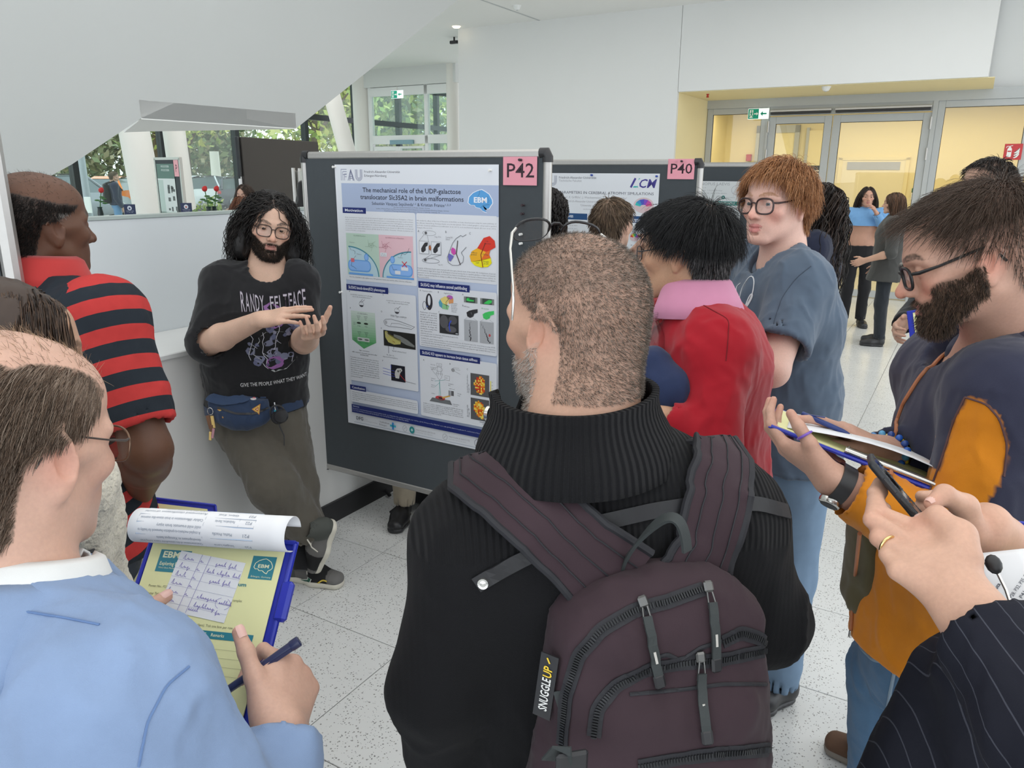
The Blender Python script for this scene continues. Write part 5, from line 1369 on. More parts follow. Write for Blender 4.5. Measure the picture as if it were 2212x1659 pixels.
# ---- hands ------------------------------------------------------------------------------------------------
def hand(F,w,d,n,side,curl=((.3,.4,.3),)*4,thumb=((.55,.6,.35),(.8,.25,.2),(.9,.15,.1)),scale=1.,spread=.05,k=.006,wrist_from=None):
 """w wrist, d towards the middle knuckle, n out of the back of the hand; side +1 right hand, -1 left.
    curl: bends (rad) of index..little at knuckle, middle and end joint; thumb: three directions in (d, thumb side, palm)"""
 w=np.asarray(w,float);d=nrm(d);n=nrm(np.asarray(n,float)-d*(np.asarray(n,float)@d));t=np.cross(n,d)*side;s=scale
 L=((.046,.027,.022),(.050,.031,.023),(.046,.029,.023),(.036,.022,.020));off=((.0245,.088),(.003,.092),(-.0175,.087),(-.036,.077))
 R=((.0098,.0086,.0075),(.0100,.0088,.0077),(.0095,.0083,.0072),(.0083,.0073,.0064));tips=[];joints=[]
 for i in range(4):
  o,l=off[i];K=w+(t*o+d*l+n*(.002-.003*abs(i-1)))*s
  F.cap(w+(t*o*.55+d*.012)*s,K,.0125*s,.0112*s,.012*s)
  dd=nrm(d+t*(spread*(1.5-i)))
  ang=0;p=K;J=[K]
  for j in range(3):
   ang+=curl[i][j];v=dd*math.cos(ang)-n*math.sin(ang);q=p+v*L[i][j]*s
   F.cap(p,q,R[i][j]*s*1.04,R[i][j]*s*(.90 if j<2 else .86),k*s*(.6 if j else 1));p=q;J.append(q)
  tips.append((p,v));joints.append(J)
 F.ecap(w+d*.012*s,w+(d*.078-n*.003)*s,(.026*s,.013*s),(.040*s,.0125*s),t,.012*s)
 b=w+(d*.020+t*.022-n*.006)*s;p=b;J=[b]
 for j,(v,l,r0,r1)in enumerate(zip(thumb,(.044,.033,.027),(.0155,.0118,.0105),(.0122,.0105,.0082))):
  v=nrm(d*v[0]+t*v[1]-n*v[2]);q=p+v*l*s;F.cap(p,q,r0*s,r1*s,(.014 if j==0 else .005)*s);p=q;J.append(q)
 F.ell(w+(d*.038+t*.022-n*.012)*s,np.array([.020,.034,.015])*s,np.array([t,d,n]),.014*s)
 F.ell(w+(d*.036-t*.024-n*.010)*s,np.array([.014,.034,.012])*s,np.array([t,d,n]),.012*s)
 joints.append(J);tips.append((p,v))
 F.ecap(w-d*.02*s,w+d*.02*s,(.029*s,.0205*s),(.028*s,.019*s),t,.012*s)
 return joints,tips,(d,n,t)
def nails(parent,tips,back,scale=1.,col=(.72,.45,.38)):
 """finger nails: small domed plates on the backs of the finger ends"""
 for(p,v),b in zip(tips,back):
  b=nrm(b-v*(b@v));x=np.cross(v,b);r=.0070*scale;V=[];F=[]
  for i in range(5):
   for j in range(5):
    a=(j-2)/2*.75;t=(i-2)/2
    rr=r*(1.0 if abs(t)<.9 else .92)
    V.append(p+v*(t*.0060*scale-.001)+x*math.sin(a)*rr*.95*(1-.15*(t>.5))+b*(math.cos(a)*r*1.02+.0002-.0008*(t>.9)))
  for i in range(4):
   for j in range(4):q=i*5+j;F.append((q,q+1,q+6,q+5))
  link('nail',mesh_np('nail',V,quads=F,col=[col]*25),M['nail'],parent)
M['nail']=attr_mat('finger_nail',.25,spec=.5)
M['skin']=attr_mat('skin',.48,bump=.10,bscale=700,bdist=.0008,spec=.35,sss=.10,var=.05,scale=220)
# ---- hair -------------------------------------------------------------------------------------------------
def strands(name,roots,nrmls,length,parent,col,comb=None,seg=5,r0=.0006,lift=.6,gravity=0.,curl=0.,curl_f=30.,jitter=.25,seed=1,head=None,shell=.004,keep=1.,colvar=.3,tip=.35,m=None,stiff=.0,flow=None,wide=1.):
 """locks of hair grown from the roots: thin three sided tubes that follow comb, sink with gravity, wave, and stay off the skull"""
 g=np.random.default_rng(seed);N=len(roots);P=np.array(roots,float);nn=np.array(nrmls,float)
 ln=(length if hasattr(length,'__len__')else np.full(N,length))*g.uniform(.75,1.15,N)
 D=nn*lift+g.normal(0,jitter,(N,3))
 if comb is not None:D+=comb if not callable(comb)else comb(P)
 D/=np.linalg.norm(D,axis=1)[:,None]
 pts=[P.copy()];st=(ln/seg)[:,None];ph=g.uniform(0,6.28,(N,1));a=nrm([.3,.5,.8])
 for i in range(seg):
  D2=D+np.array([0,0,-gravity*(i+1)/seg])
  if flow is not None:D2=D2+flow(P,i/seg)
  if curl:
   u=np.cross(D2,a);u/=np.linalg.norm(u,axis=1)[:,None]+1e-9;w_=np.cross(D2,u)
   D2=D2+curl*(u*np.cos(ph+curl_f*(i+1)/seg)+w_*np.sin(ph+curl_f*(i+1)/seg))
  D2=D2+g.normal(0,jitter*.25,(N,3))
  D2/=np.linalg.norm(D2,axis=1)[:,None]
  P=P+D2*st
  if head is not None:
   q=head.loc(P)-np.array([0,-.014,.030]);R=np.array([.0765,.099,.085])+shell;u=np.sqrt(((q/R)**2).sum(1));ins=u<1
   q[ins]/=u[ins][:,None];P2=head.c+((q+np.array([0,-.014,.030]))*np.array([head.w,head.long,1])*head.k)@head.ax;P=np.where(ins[:,None],P2,P)
  D=D2 if not curl else D*.5+D2*.5;D/=np.linalg.norm(D,axis=1)[:,None]
  pts.append(P.copy())
 S=np.stack(pts,1)
 T=np.gradient(S,axis=1);T/=np.linalg.norm(T,axis=2)[...,None]+1e-9
 ref=g.normal(0,1,(N,1,3));A=np.cross(T,np.broadcast_to(ref,T.shape));A/=np.linalg.norm(A,axis=2)[...,None]+1e-9;B=np.cross(T,A)
 tt=np.linspace(0,1,seg+1);rad=r0*(1-(1-tip)*tt**1.5)
 V=np.stack([S+(A*math.cos(w)*wide+B*math.sin(w))*rad[None,:,None]for w in(0,2.094,4.189)],2)
 V=V.reshape(-1,3);base=(np.arange(N)*(seg+1)*3)[:,None,None,None]
 i=np.arange(seg)[None,:,None,None];k=np.array([0,1,2])[None,None,:,None];k2=np.array([1,2,0])[None,None,:,None]
 Q=np.concatenate([base+i*3+k,base+i*3+k2,base+i*3+3+k2,base+i*3+3+k],3).reshape(-1,4)
 col=np.array(col);col=col if col.ndim==2 else np.tile(col,(N,1))
 c=col[g.integers(0,len(col),N)]if len(col)!=N else col
 c=c*g.uniform(1-colvar,1+colvar,(N,1))
 C=np.repeat(c,(seg+1)*3,0)
 me=mesh_np(name,V,quads=Q,col=np.clip(C,0,1))
 return link(name,me,m or M['hair'],parent)
M['hair']=attr_mat('hair_strands',.42,spec=.35)
def grow_points(P,Q,mask,n,seed=0):
 """n random points on the faces whose corners all pass mask; with normals"""
 g=np.random.default_rng(seed);N=vnormals(P,Q)
 f=Q[mask[Q].all(1)]
 ar=np.linalg.norm(np.cross(P[f[:,2]]-P[f[:,0]],P[f[:,3]]-P[f[:,1]]),axis=1);i=g.choice(len(f),n,p=ar/ar.sum())
 u,v=g.random((n,1)),g.random((n,1));q=f[i]
 L=lambda X:(X[q[:,0]]*(1-u)+X[q[:,1]]*u)*(1-v)+(X[q[:,3]]*(1-u)+X[q[:,2]]*u)*v
 nn=L(N);return L(P),nn/np.linalg.norm(nn,axis=1)[:,None]
 # ---- cloth ------------------------------------------------------------------------------------------------
def cloth(name,F,m,parent,fold=None,smooth=1,col=None,label=None,disp=None,ret=False):
 P,Q=F.verts();P=relax(P,Q,smooth)
 if fold:
  for f in(fold if isinstance(fold,list)else[fold]):P=P+vnormals(P,Q)*folds(P,**f)[:,None]
 if disp is not None:P=P+vnormals(P,Q)*disp(P)[:,None]
 c=col(P,vnormals(P,Q))if col is not None else None
 o=link(name,mesh_np(name,P,quads=Q,col=c),m,parent,label)
 return(o,P,Q)if ret else o
def fabric(name,col,rough=.85,weave=900.,b=.35,var=.06,scale=30.,sheen=.15,dist=.0008):
 return mat(name,col,rough,0,var,scale,b,weave,dist,.25,None,sheen)
def person(label,c,group=None):
 return empty('person',(c[0],c[1],0),0,label,'person',group)
def bounds(pts,m):
 p=np.array(pts,float);return p.min(0)-m,p.max(0)+m
def glasses(hd,label,lens=(.024,.019),col=None,rim=.0016,tilt=0.,dz=0.,dy=0.,square=2.6,thin_lower=False,temple_col=None,lens_m=None,drop=-.012,hw=.0335,at_=None,ear_len=.10):
 """spectacles in a head's axes: two rims, bridge, two temples, two lenses"""
 e=empty('eyeglasses',hd.c if at_ is None else at_,0,label,'glasses')
 H=(lambda x,y,z:hd.P(x,y+dy,z+dz))
 y0=.106
 for q in(-1,1):
  pts=[];n=28
  for i in range(n):
   a=2*math.pi*i/n;cx,sx=math.cos(a),math.sin(a);r=(abs(cx)**square+abs(sx)**square)**(-1/square)
   x=lens[0]*cx*r;z=lens[1]*sx*r-(.0015 if sx<0 else 0)
   pts.append(H(q*(hw+x),y0-.010*((hw+x)/.06)**2-z*tilt,drop+z+.006))
  r_=[rim*(1.25 if math.sin(2*math.pi*i/n)>-.1 or not thin_lower else .5)for i in range(n)]
  MB().tube(pts,r_,8,True).build('rim',col,e,smooth=True)
  c=np.mean(pts,0);V=[c]+pts;MB().add(V,[(0,i+1,(i+1)%n+1)for i in range(n)]).build('lens',lens_m or M['lens'],e)
  zt=drop+.006+lens[1]*.45
  ze=.019 if dz==0 else zt;yb=-dy if dz==0 else 0.
  tp=[H(q*(hw+lens[0]),y0-.012,zt),H(q*(hw+lens[0]+.007),y0-.022,zt)]+[H(q*(.0700+.0105*t),y0-.03-(y0-.03+.008-yb)*t,zt+(ze-zt)*t)for t in(.25,.5,.75,1.)]+[H(q*.0805,-.024+yb,ze-.010),H(q*.0795,-.036+yb,ze-.030)]
  MB().tube(tp,[rim*1.3,rim*1.5]+[rim*1.1]*5+[rim],8).build('temple',temple_col or col,e,smooth=True)
 MB().tube([H(-hw+lens[0]*.97,y0,drop+.010),H(-.004,y0+.003,drop+.0145),H(.004,y0+.003,drop+.0145),H(hw-lens[0]*.97,y0,drop+.010)],rim*1.1,8).build('bridge',col,e,smooth=True)
 return e
M['lens']=pane_mat('spectacle_lens',(.97,.98,.98,1),.12)
# ------------------------------------------------------------------ a dressed figure from its joints
def torso(F,J,inf=0.,k=.05,core=False):
 x=J['x'];wc,dc,ww,dw,wp,dp=[v+inf for v in J['W']]
 nb,ch,wa,pe=J['nb'],J['ch'],J['wa'],J['pe']
 F.ecap(nb*.35+ch*.65,ch,(wc*.86,dc*.90),(wc,dc),x,k);F.ecap(ch,wa,(wc,dc),(ww,dw),x,k);F.ecap(wa,pe,(ww,dw),(wp,dp),x,k)
 for s in J['sh']:
  F.cap(nb*.85+ch*.15,s*.86+nb*.14,.050+inf,.052+inf,k);F.cap(ch*.75+nb*.25,s,.080+inf,.060+inf,k)
 if J.get('belly'):F.ell(*J['belly'],k=.06)
 return F
def arm_r(J):return J.get('ra',(.054,.043,.041,.029))
def arms(F,J,hands=None,which=(0,1)):
 ra=arm_r(J)
 for i in which:
  s,e,w=J['sh'][i],J['el'][i],J['wr'][i]
  F.cap(s,e,ra[0],ra[1],.03);m=e*.72+w*.28
  F.cap(e,m,ra[2],ra[2]*1.06,.02);F.cap(m,w,ra[2]*1.06,ra[3],.02)
def body(root,hd,J,skin,hands=(),res=.003,hres=.0026,build=None,paint=None,extra=None,pad=.0,arm=(0,1),mat_=None,coarse=.010,neck=None):
 """hands: list of dicts(w, d, n, side, ...) for hand(); returns points, faces and the hands' joints"""
 pts=[hd.c+[.0,.0,.15*hd.k],J['pe'],*J['sh'],*[J['el'][i]for i in arm],*[J['wr'][i]for i in arm]]
 fx=[]
 r=.15*hd.k;fine=[[(hd.c[i]-(r if i<2 else .15*hd.k),hd.c[i]+r,res)]for i in range(3)]
 for h in hands:
  c=h['w']+nrm(h['d'])*.09;pts+=[c-.13,c+.13]
  for i in range(3):fine[i].append((c[i]-.125,c[i]+.125,hres))
 lo,hi=bounds(pts,.16)
 F=SDF(lo,hi,coarse,fine)
 hd.build(F,**(build or{}));hd.neck(F,J['nb'],**(neck or{}))
 torso(F,J,-.012,core=True);arms(F,J,which=arm)
 jt=[hand(F,**h)for h in hands]
 if extra:extra(F)
 P,Q=F.verts();P=relax(P,Q,1,.4)
 c=hd.paint(P,skin,**(paint or{}))
 far=np.linalg.norm(P-hd.c,axis=1)>.19*hd.k
 sk=np.array(skin[:3]);c[far]=sk*(1+.05*fbm(P[far]*30)[:,None])
 for J_,t_,_b in jt:
  for L in J_:
   for q,rr,a in((L[-1],.013,.35),(L[0],.012,.22),(L[1],.010,.18)):
    m=(a*np.exp(-((P-q)**2).sum(1)/rr**2))[:,None];c=c*(1-m)+sk*np.array([1.08,.74,.70])*m
 link('body',mesh_np('body',P,quads=Q,col=c),mat_ or M['skin'],root)
 return P,Q,jt,c
def top(root,name,m,J,inf=.014,sleeve=(1.,1.),sr=None,hem=None,hem_n=None,res=.008,fold=None,col=None,extra=None,neck_cut=None,hollow=True,arm=(0,1),smooth=1,flare=0.,label=None,fine=((),(),()),collar=None):
 """shirt, sweater or jacket: torso and sleeves in one piece of cloth"""
 ra=arm_r(J);sr=sr or tuple(r+inf for r in ra)
 pts=[J['nb'],J['pe'],*J['sh'],*[J['el'][i]for i in arm],*[J['wr'][i]for i in arm]]
 if hem is not None:pts.append(hem)
 lo,hi=bounds(pts,.23);F=SDF(lo,hi,res,fine)
 torso(F,J,inf)
 if hem is not None:
  wp,dp=J['W'][4]+inf+flare,J['W'][5]+inf+flare
  F.ecap(J['pe'],hem,(J['W'][4]+inf,J['W'][5]+inf),(wp,dp),J['x'],.04);F.plane(hem,hem_n if hem_n is not None else hem-J['pe'],k=.006)
 for i in arm:
  s,e,w=J['sh'][i],J['el'][i],J['wr'][i];f=sleeve[i];L1,L2=np.linalg.norm(e-s),np.linalg.norm(w-e)
  if f<=0:continue
  d=f*(L1+L2)
  if d<L1*.98:
   q=s+(e-s)*d/L1;r=sr[0]+(sr[1]-sr[0])*d/L1
   F.cap(s,q,sr[0],max(r,sr[0]*.88),.035,cut=(1,));v=nrm(e-s);F.cap(q-v*.035,q+v*.02,r-max(.008,res*1.5),r-max(.008,res*1.5),.003,'sub')
  else:
   q=e+(w-e)*min((d-L1)/L2,1.02);r=sr[2]+(sr[3]-sr[2])*(d-L1)/L2
   F.cap(s,e,sr[0],sr[1],.035);F.cap(e,q,sr[2],r,.025,cut=(1,));v=nrm(w-e);F.cap(q-v*.03,q+v*.02,r-max(.006,res*1.4),r-max(.005,res*1.4),.003,'sub')
 if neck_cut is not None:F.cap(neck_cut[0],neck_cut[1],neck_cut[2],neck_cut[3],.006,'sub')
 if extra:extra(F)
 return cloth(name,F,m,root,fold=fold,smooth=smooth,col=col,label=label,ret=True)
def trousers(root,m,hips,knees,ankles,x,pe,W=(.17,.125),r=(.092,.072,.062),res=.009,fold=None,name='trousers',extra=None,up=.08,col=None,cuff=True):
 lo,hi=bounds([pe+[0,0,up],*hips,*knees,*ankles],.16);F=SDF(lo,hi,res)
 F.ecap(pe+[0,0,up],(hips[0]+hips[1])/2*.6+pe*.4,(W[0]*.93,W[1]),W,x,.04,cut=(0,))
 for h,k_,a in zip(hips,knees,ankles):
  F.cap(h,k_,r[0],r[1],.03);F.cap(k_,a,r[1],r[2],.03,cut=(1,))
  if cuff:v=nrm(a-k_);F.cap(a-v*.03,a+v*.02,r[2]-.010,r[2]-.009,.003,'sub')
 if extra:extra(F)
 return cloth(name,F,m,root,fold=fold,col=col,ret=True)
def shoe(root,heel,d,up=(0,0,1),L=.285,upper=None,sole=None,laces=None,h=.085,w=.048,sole_h=.028,ankle=None,res=.005,name='shoe'):
 """heel: point on the ground under the heel, d: towards the toe"""
 heel=np.asarray(heel,float);ax=frame(up,np.cross(d,up));d=np.cross(ax[2],ax[0]);d=nrm(d if d@np.asarray(d)>0 else -d)
 u=ax[2];x=np.cross(d,u);P=lambda a,b,c:heel+d*a*L+x*b+u*c
 lo,hi=bounds([P(-.1,0,0),P(1.1,0,0),P(0,.08,0),P(0,-.08,0),P(0,0,.16)],.05)
 F=SDF(lo,hi,res)
 F.ecap(P(.14,0,.05),P(.52,0,.045),(.034,h*.62),(.040,h*.48),x,.03);F.ecap(P(.5,0,.042),P(.86,.003,.034),(w,h*.42),(w*.86,.030),x,.03);F.cap(P(.12,0,.05),P(.16,0,h+.02),.036,.037,.02)
 F.plane(P(0,0,.012),-u);F.cap(P(.14,0,h+.0),P(.17,0,h+.06),.030,.032,.004,'sub')
 so=cloth(name,F,upper,root)
 F=SDF(lo,hi,res);F.ecap(P(.13,0,.016),P(.55,0,.016),(.036,.03),(.041,.03),x,.02);F.ecap(P(.5,0,.016),P(.86,.003,.018),(w+.002,.03),(w*.88,.03),x,.02)
 F.plane(P(0,0,sole_h),u);F.plane(P(0,0,0),-u)
 cloth('sole',F,sole,so)
 if laces is not None:
  t=MB()
  for i in range(4):
   a=.34+.075*i;z=.098-.012*i
   t.tube([P(a,-.022,z-.010),P(a+.02,0,z),P(a+.045,.022,z-.013)],.0034,6);t.tube([P(a,.022,z-.010),P(a+.02,0,z+.002),P(a+.045,-.022,z-.013)],.0034,6)
  for s in(-1,1):t.tube([P(.34,0,.10),P(.30,s*.022,.112),P(.34,s*.04,.10),P(.36,s*.012,.098)],.003,6);t.tube([P(.34,0,.10),P(.42,s*.03,.085),P(.46,s*.046,.06)],.003,6)
  t.build('laces',laces,so,smooth=True)
 return so
def simple_joints(c,yaw,H=1.7,lean=0.,wide=1.,arms_=None,knee=.0):
 """a plain standing pose; c: ground point, yaw: facing direction; returns head frame arguments and joints"""
 f=np.array([math.cos(yaw),math.sin(yaw),0]);l=np.array([-f[1],f[0],0]);g=np.array([c[0],c[1],0.]);k=H/1.75
 P=lambda a,b,z:g+f*a*k+l*b*k+np.array([0,0,z*k])
 J=dict(x=l,nb=P(-.02,0,1.47),ch=P(0,0,1.29),wa=P(.0,0,1.10),pe=P(-.005,0,.95),W=[v*k*wide for v in(.155,.115,.14,.11,.165,.12)],sh=(P(-.02,.185*wide,1.41),P(-.02,-.185*wide,1.41)),el=(P(-.03,.235*wide,1.11),P(-.03,-.235*wide,1.11)),wr=(P(.10,.22*wide,.87),P(.10,-.22*wide,.87)),ra=tuple(v*k for v in(.052,.042,.040,.028)))
 J['hips']=(P(0,.09,.90),P(0,-.09,.90));J['kn']=(P(.01,.10,.50),P(.01,-.10,.50));J['an']=(P(-.02,.10,.09),P(-.02,-.10,.09));J['P']=P;J['f']=f;J['l']=l;J['k']=k
 return P(.02,0,1.635),J
 # ------------------------------------------------------------------ trims laid on cloth
def floor_pt(x,y):return atz(x,y,0.)
def bvh_of(P,Q):return BVHTree.FromPolygons([tuple(p)for p in P],[tuple(int(i)for i in q)for q in Q])
def hit(bvh,x,y,off=.001):
 d=ray(x,y);d=d/np.linalg.norm(d)
 r=bvh.ray_cast(Vector(EYE),Vector(d))
 if r[0]is None:return None
 n=np.array(r[1]);n=-n if n@d>0 else n
 return np.array(r[0])+n*off,n
def lay(bvh,pts,off=.001,n=None):
 """a line drawn on the surface; n: resample count"""
 p=np.array(pts,float)
 if n:
  t=np.concatenate([[0],np.cumsum(np.hypot(*np.diff(p,axis=0).T))]);u=np.linspace(0,t[-1],n)
  # smooth interpolation through the points
  q=np.stack([np.interp(u,t,p[:,k])for k in(0,1)],1)
  for _ in range(2):q[1:-1]=q[1:-1]*.5+(q[:-2]+q[2:])*.25
  p=q
 out=[hit(bvh,x,y,off)for x,y in p];out=[o for o in out if o is not None]
 return[o[0]for o in out],[o[1]for o in out]
def ribbon(mb,pts,nn,w,t,col=None,dome=0.,rows=3):
 """flat band through pts lying on the normals"""
 m=len(pts);w=w if hasattr(w,'__len__')else[w]*m;V=[];F=[];k=rows
 for i in range(m):
  tg=nrm(np.array(pts[min(i+1,m-1)])-pts[max(i-1,0)]);n=nrm(nn[i]);n=nrm(n-tg*(n@tg));s=np.cross(tg,n)
  for j in range(k):u=j/(k-1)*2-1;V.append(np.array(pts[i])+s*u*w[i]/2+n*(t+dome*(1-u*u)))
  for j in range(k):u=j/(k-1)*2-1;V.append(np.array(pts[i])-s*u*w[i]/2-n*t*.2)
 r=2*k
 for i in range(m-1):
  for j in range(r):F.append((i*r+j,i*r+(j+1)%r,(i+1)*r+(j+1)%r,(i+1)*r+j))
 F+=[tuple(range(r))[::-1],tuple((m-1)*r+j for j in range(r))]
 return mb.add(V,F,col)
def whorl(hd,crown=(0,-.055,.10),fwd=.0,down=.3,side=0.):
 """combing direction that spreads from the crown of the head"""
 def f(p):
  q=hd.loc(p)-np.array(crown);q=q/(np.linalg.norm(q,axis=1)[:,None]+1e-9)
  return q@hd.ax+hd.ax[1]*fwd+hd.ax[0]*side-V3(0,0,down)
 return f
def scalp_mask(q,front=.072,nape=-.075,side=.018,back_only=0.):
 y=q[:,1];z=q[:,2]
 hl=np.interp(y,[-.11,-.05,-.036,-.004,.028,.05,.066,.085],[nape,nape+.005,side-.004,side,side+.014,front-.014,front,front+.012])
 return z>hl
def pin_print(pr,bvh,o,xd,yd,dirn,name,parent,m=None,off=.0012):
 """print on cloth: the flat artwork is dropped onto the surface along dirn"""
 v,t,c=pr.arrays();P=np.array(o)+v[:,:1]*np.array(xd)+v[:,1:2]*np.array(yd);dirn=nrm(dirn)
 out=np.empty_like(P);ok=np.ones(len(P),bool)
 for i,p in enumerate(P):
  r=bvh.ray_cast(Vector(p-dirn*.4),Vector(dirn))
  if r[0]is None:ok[i]=False;out[i]=p
  else:out[i]=np.array(r[0])-dirn*(off+(v[i,2]-.0003)*2)
 t=t[ok[t].all(1)]
 return link(name,mesh_np(name,out,tris=t,col=c,smooth=False),m or M['ink'],parent)
def rib_fabric(name,col,axis,freq,bump=.8,dist=.003,rough=.9):
 """knitted ribs: relief waves across the given direction where the Col attribute's red is set"""
 m,nt,b=_mk(name)
 b.inputs['Base Color'].default_value=(*col,1);b.inputs['Roughness'].default_value=rough;b.inputs['Specular IOR Level'].default_value=.2
 b.inputs['Sheen Weight'].default_value=.03
 a=nt.nodes.new('ShaderNodeAttribute');a.attribute_name='Col';sp=nt.nodes.new('ShaderNodeSeparateColor');nt.links.new(a.outputs['Color'],sp.inputs[0])
 sn=nt.nodes.new('ShaderNodeMath');sn.operation='MULTIPLY';sn.inputs[1].default_value=2*math.pi*freq;nt.links.new(sp.outputs[1],sn.inputs[0])
 si=nt.nodes.new('ShaderNodeMath');si.operation='SINE';nt.links.new(sn.outputs[0],si.inputs[0])
 mu=nt.nodes.new('ShaderNodeMath');mu.operation='MULTIPLY';nt.links.new(si.outputs[0],mu.inputs[0]);nt.links.new(sp.outputs[0],mu.inputs[1])
 n=_noise(nt,900,3);ad=nt.nodes.new('ShaderNodeMath');ad.operation='MULTIPLY_ADD';ad.inputs[1].default_value=.35
 nt.links.new(n.outputs['Fac'],ad.inputs[0]);nt.links.new(mu.outputs[0],ad.inputs[2])
 _bump(nt,b,ad.outputs[0],bump,dist)
 return m
 # ------------------------------------------------------------------ man with the backpack, seen from behind
def build_backpacker():
 f=nrm([-.22,.97,0]);l=np.array([-f[1],f[0],0]);R_=-l
 hd=Head(at(1236,692,1.0),nrm([-.72,.69,-.06]),(.03,-.05,1),scale=.97,w=.95,long=.93)
 J=dict(x=l,nb=V3(.085,.925,1.412),ch=V3(.115,.95,1.21),wa=V3(.125,.965,1.02),pe=V3(.13,.975,.88),W=[.175,.118,.165,.118,.175,.125],sh=(V3(-.045,.89,1.262),V3(.285,.94,1.275)),el=(at(945,1480,1.03),at(1645,1335,1.08)),wr=(at(960,1700,1.16),at(1560,1400,1.32)),ra=(.060,.050,.047,.034))
 root=person('bald man in black ribbed sweater seen from behind, wearing a backpack',(.125,.975))
 skin=(.52,.31,.22)
 sm=lambda q:scalp_mask(q,.07,-.088,.016)*(1-.55*np.exp(-(((q[:,0]+.005)/.032)**2+((q[:,1]+.045)/.03)**2)*(q[:,2]>.05)))
 bm=lambda q:(q[:,2]<np.interp(q[:,1],[-.02,.0,.04,.08],[-.01,-.02,-.045,-.05]))*(q[:,1]>-.012)*(q[:,2]>-.118)*1.
 P,Q,jt,c=body(root,hd,J,skin,res=.0026,paint=dict(lip=(.4,.15,.13),brow=(.1,.08,.06),red=.5,scalp=(sm,(.23,.165,.13),.60),beard=(bm,(.36,.27,.22),.35)),build=dict(ear=1.3),neck=dict(r=.064,rb=.070),coarse=.012)
 q=hd.loc(P);hm=scalp_mask(q,.07,-.090,.014)&(np.linalg.norm(P-hd.c,axis=1)<.17)
 rp,rn=grow_points(P,Q,hm,30000,3);lq=hd.loc(rp)
 thin=np.exp(-(((lq[:,0]+.005)/.036)**2+((lq[:,1]+.035)/.034)**2))*(lq[:,2]>.04)
 keep=np.random.default_rng(4).random(len(rp))>thin*.85
 rp,rn=rp[keep],rn[keep]
 strands('hair',rp,rn,.0058,root,[(.07,.052,.04),(.12,.095,.075),(.34,.30,.26),(.20,.165,.135)],comb=hd.D(0,-.5,-.5),seg=2,r0=.00019,lift=.75,jitter=.22,tip=.4,seed=5)
 bmask=bm(q)>0;bp,bn=grow_points(P,Q,bmask&(np.linalg.norm(P-hd.c,axis=1)<.15),2600,6)
 strands('beard',bp,bn,.007,root,[(.42,.38,.34),(.20,.16,.13),(.55,.52,.48)],comb=(0,0,-.6),seg=2,r0=.00035,lift=.6,jitter=.3,seed=8)
 # sweater
 def rib(P,N):
  q=P-J['nb'];c=np.zeros((len(P),3));lat=q@R_
  zb=J['nb'][2]-.118-.10*np.abs(lat)
  c[:,0]=np.clip((P[:,2]-zb)/.006,0,1)*.9+.04;c[:,1]=lat+.5;return c
 sw=rib_fabric('black_rib_knit',(.0085,.0085,.0095),None,125,.55,.004)
 so,SP,SQ=top(root,'sweater',sw,J,inf=.016,sleeve=(1,1),sr=(.073,.066,.060,.050),hem=J['pe']-V3(0,0,.06),res=.008,col=rib,flare=.01,fold=[dict(amp=.0045,scale=(10,10,5),seed=3.)])
 bv=bvh_of(SP,SQ)
 # stand-up ribbed collar, open at the front
 nb=J['nb'];up=nrm([-.02,.06,1]);cw=frame(up,R_)
 V=[];F=[];C=[];n,m=96,9
 a0=2.35
 for i in range(n):
  a=a0+(i/(n-1))*(2*math.pi-.25)
  for j in range(m):
   t=j/(m-1);h=-.050+.094*t+.010*math.sin(a*1+.6);r=.132-.026*t**.8+.005*math.sin(t*6)
   r2=r*(1+.10*math.cos(a)**2);fl=max(0,1-i/9)*.030*t
   V.append(nb+V3(-.002,.010,0)+cw[0]*math.cos(a)*(r2+fl)*.93+cw[1]*math.sin(a)*(r*.98+fl)+up*(h-fl*.55));C.append((1,a*.115+1,0))
 for i in range(n-1):
  for j in range(m-1):q_=i*m+j;F.append((q_,q_+m,q_+m+1,q_+1))
 me=mesh_np('collar',V,quads=F,col=C);co=link('collar',me,rib_fabric('black_collar_rib',(.009,.009,.0105),None,105,.8,.005),root)
 md=co.modifiers.new('thick','SOLIDIFY');md.thickness=.009;md.offset=-1
 bp_=np.array(V[2*m+m-4]);nn=nrm(bp_-(nb+up*(bp_[2]-nb[2])))
 MB().lathe(bp_+nn*.002,[(0,.004),(.006,.0035),(.009,.0045),(.0105,.003),(.0105,-.002),(0,-.002)],18,frame(nn)).build('button',M['steel'],root,smooth=True)
 # tape bands across the back
 tape=mat('black_satin_tape',(.012,.012,.014),.5,var=.1)
 for nm,pts in(('left',[(1030,1262),(1080,1232),(1140,1200),(1215,1172)]),('mid',[(1300,1128),(1400,1104),(1480,1092)]),('right',[(1585,1088),(1640,1090),(1700,1106)])):
  p_,n_=lay(bv,pts,.0018,14)
  if len(p_)>2:ribbon(MB(),p_,n_,.019,.0022).build('tape',tape,root)
 h=hit(bv,1045,1257,.004)
 if h is not None:MB().lathe(h[0],[(0,.003),(.004,.0025),(.0065,.003),(.007,0)],14,frame(h[1])).build('snap',M['steel'],root)
 trousers(root,fabric('dark_trouser_cloth',(.02,.02,.024)),(V3(.03,.97,.84),V3(.23,.99,.84)),(V3(.03,.98,.46),V3(.24,1.0,.46)),(V3(.03,.96,.09),V3(.25,.98,.09)),R_,J['pe'],res=.014)
 for x in(.03,.25):shoe(root,(x,.93,0),(-.15,1,0),upper=M['black_plastic'],sole=M['black_plastic'],res=.01)
 # spectacles pushed up on the head
 hl,hr=at(1116,512,.93),at(1295,486,.985);tl=at(1166,702,.845)
 yv=nrm(hl-tl);rt=nrm(hr-hl);rt=nrm(rt-yv*(rt@yv));upv=np.cross(rt,yv);upv=upv if upv[2]>0 else -upv
 mid=(hl+hr)/2
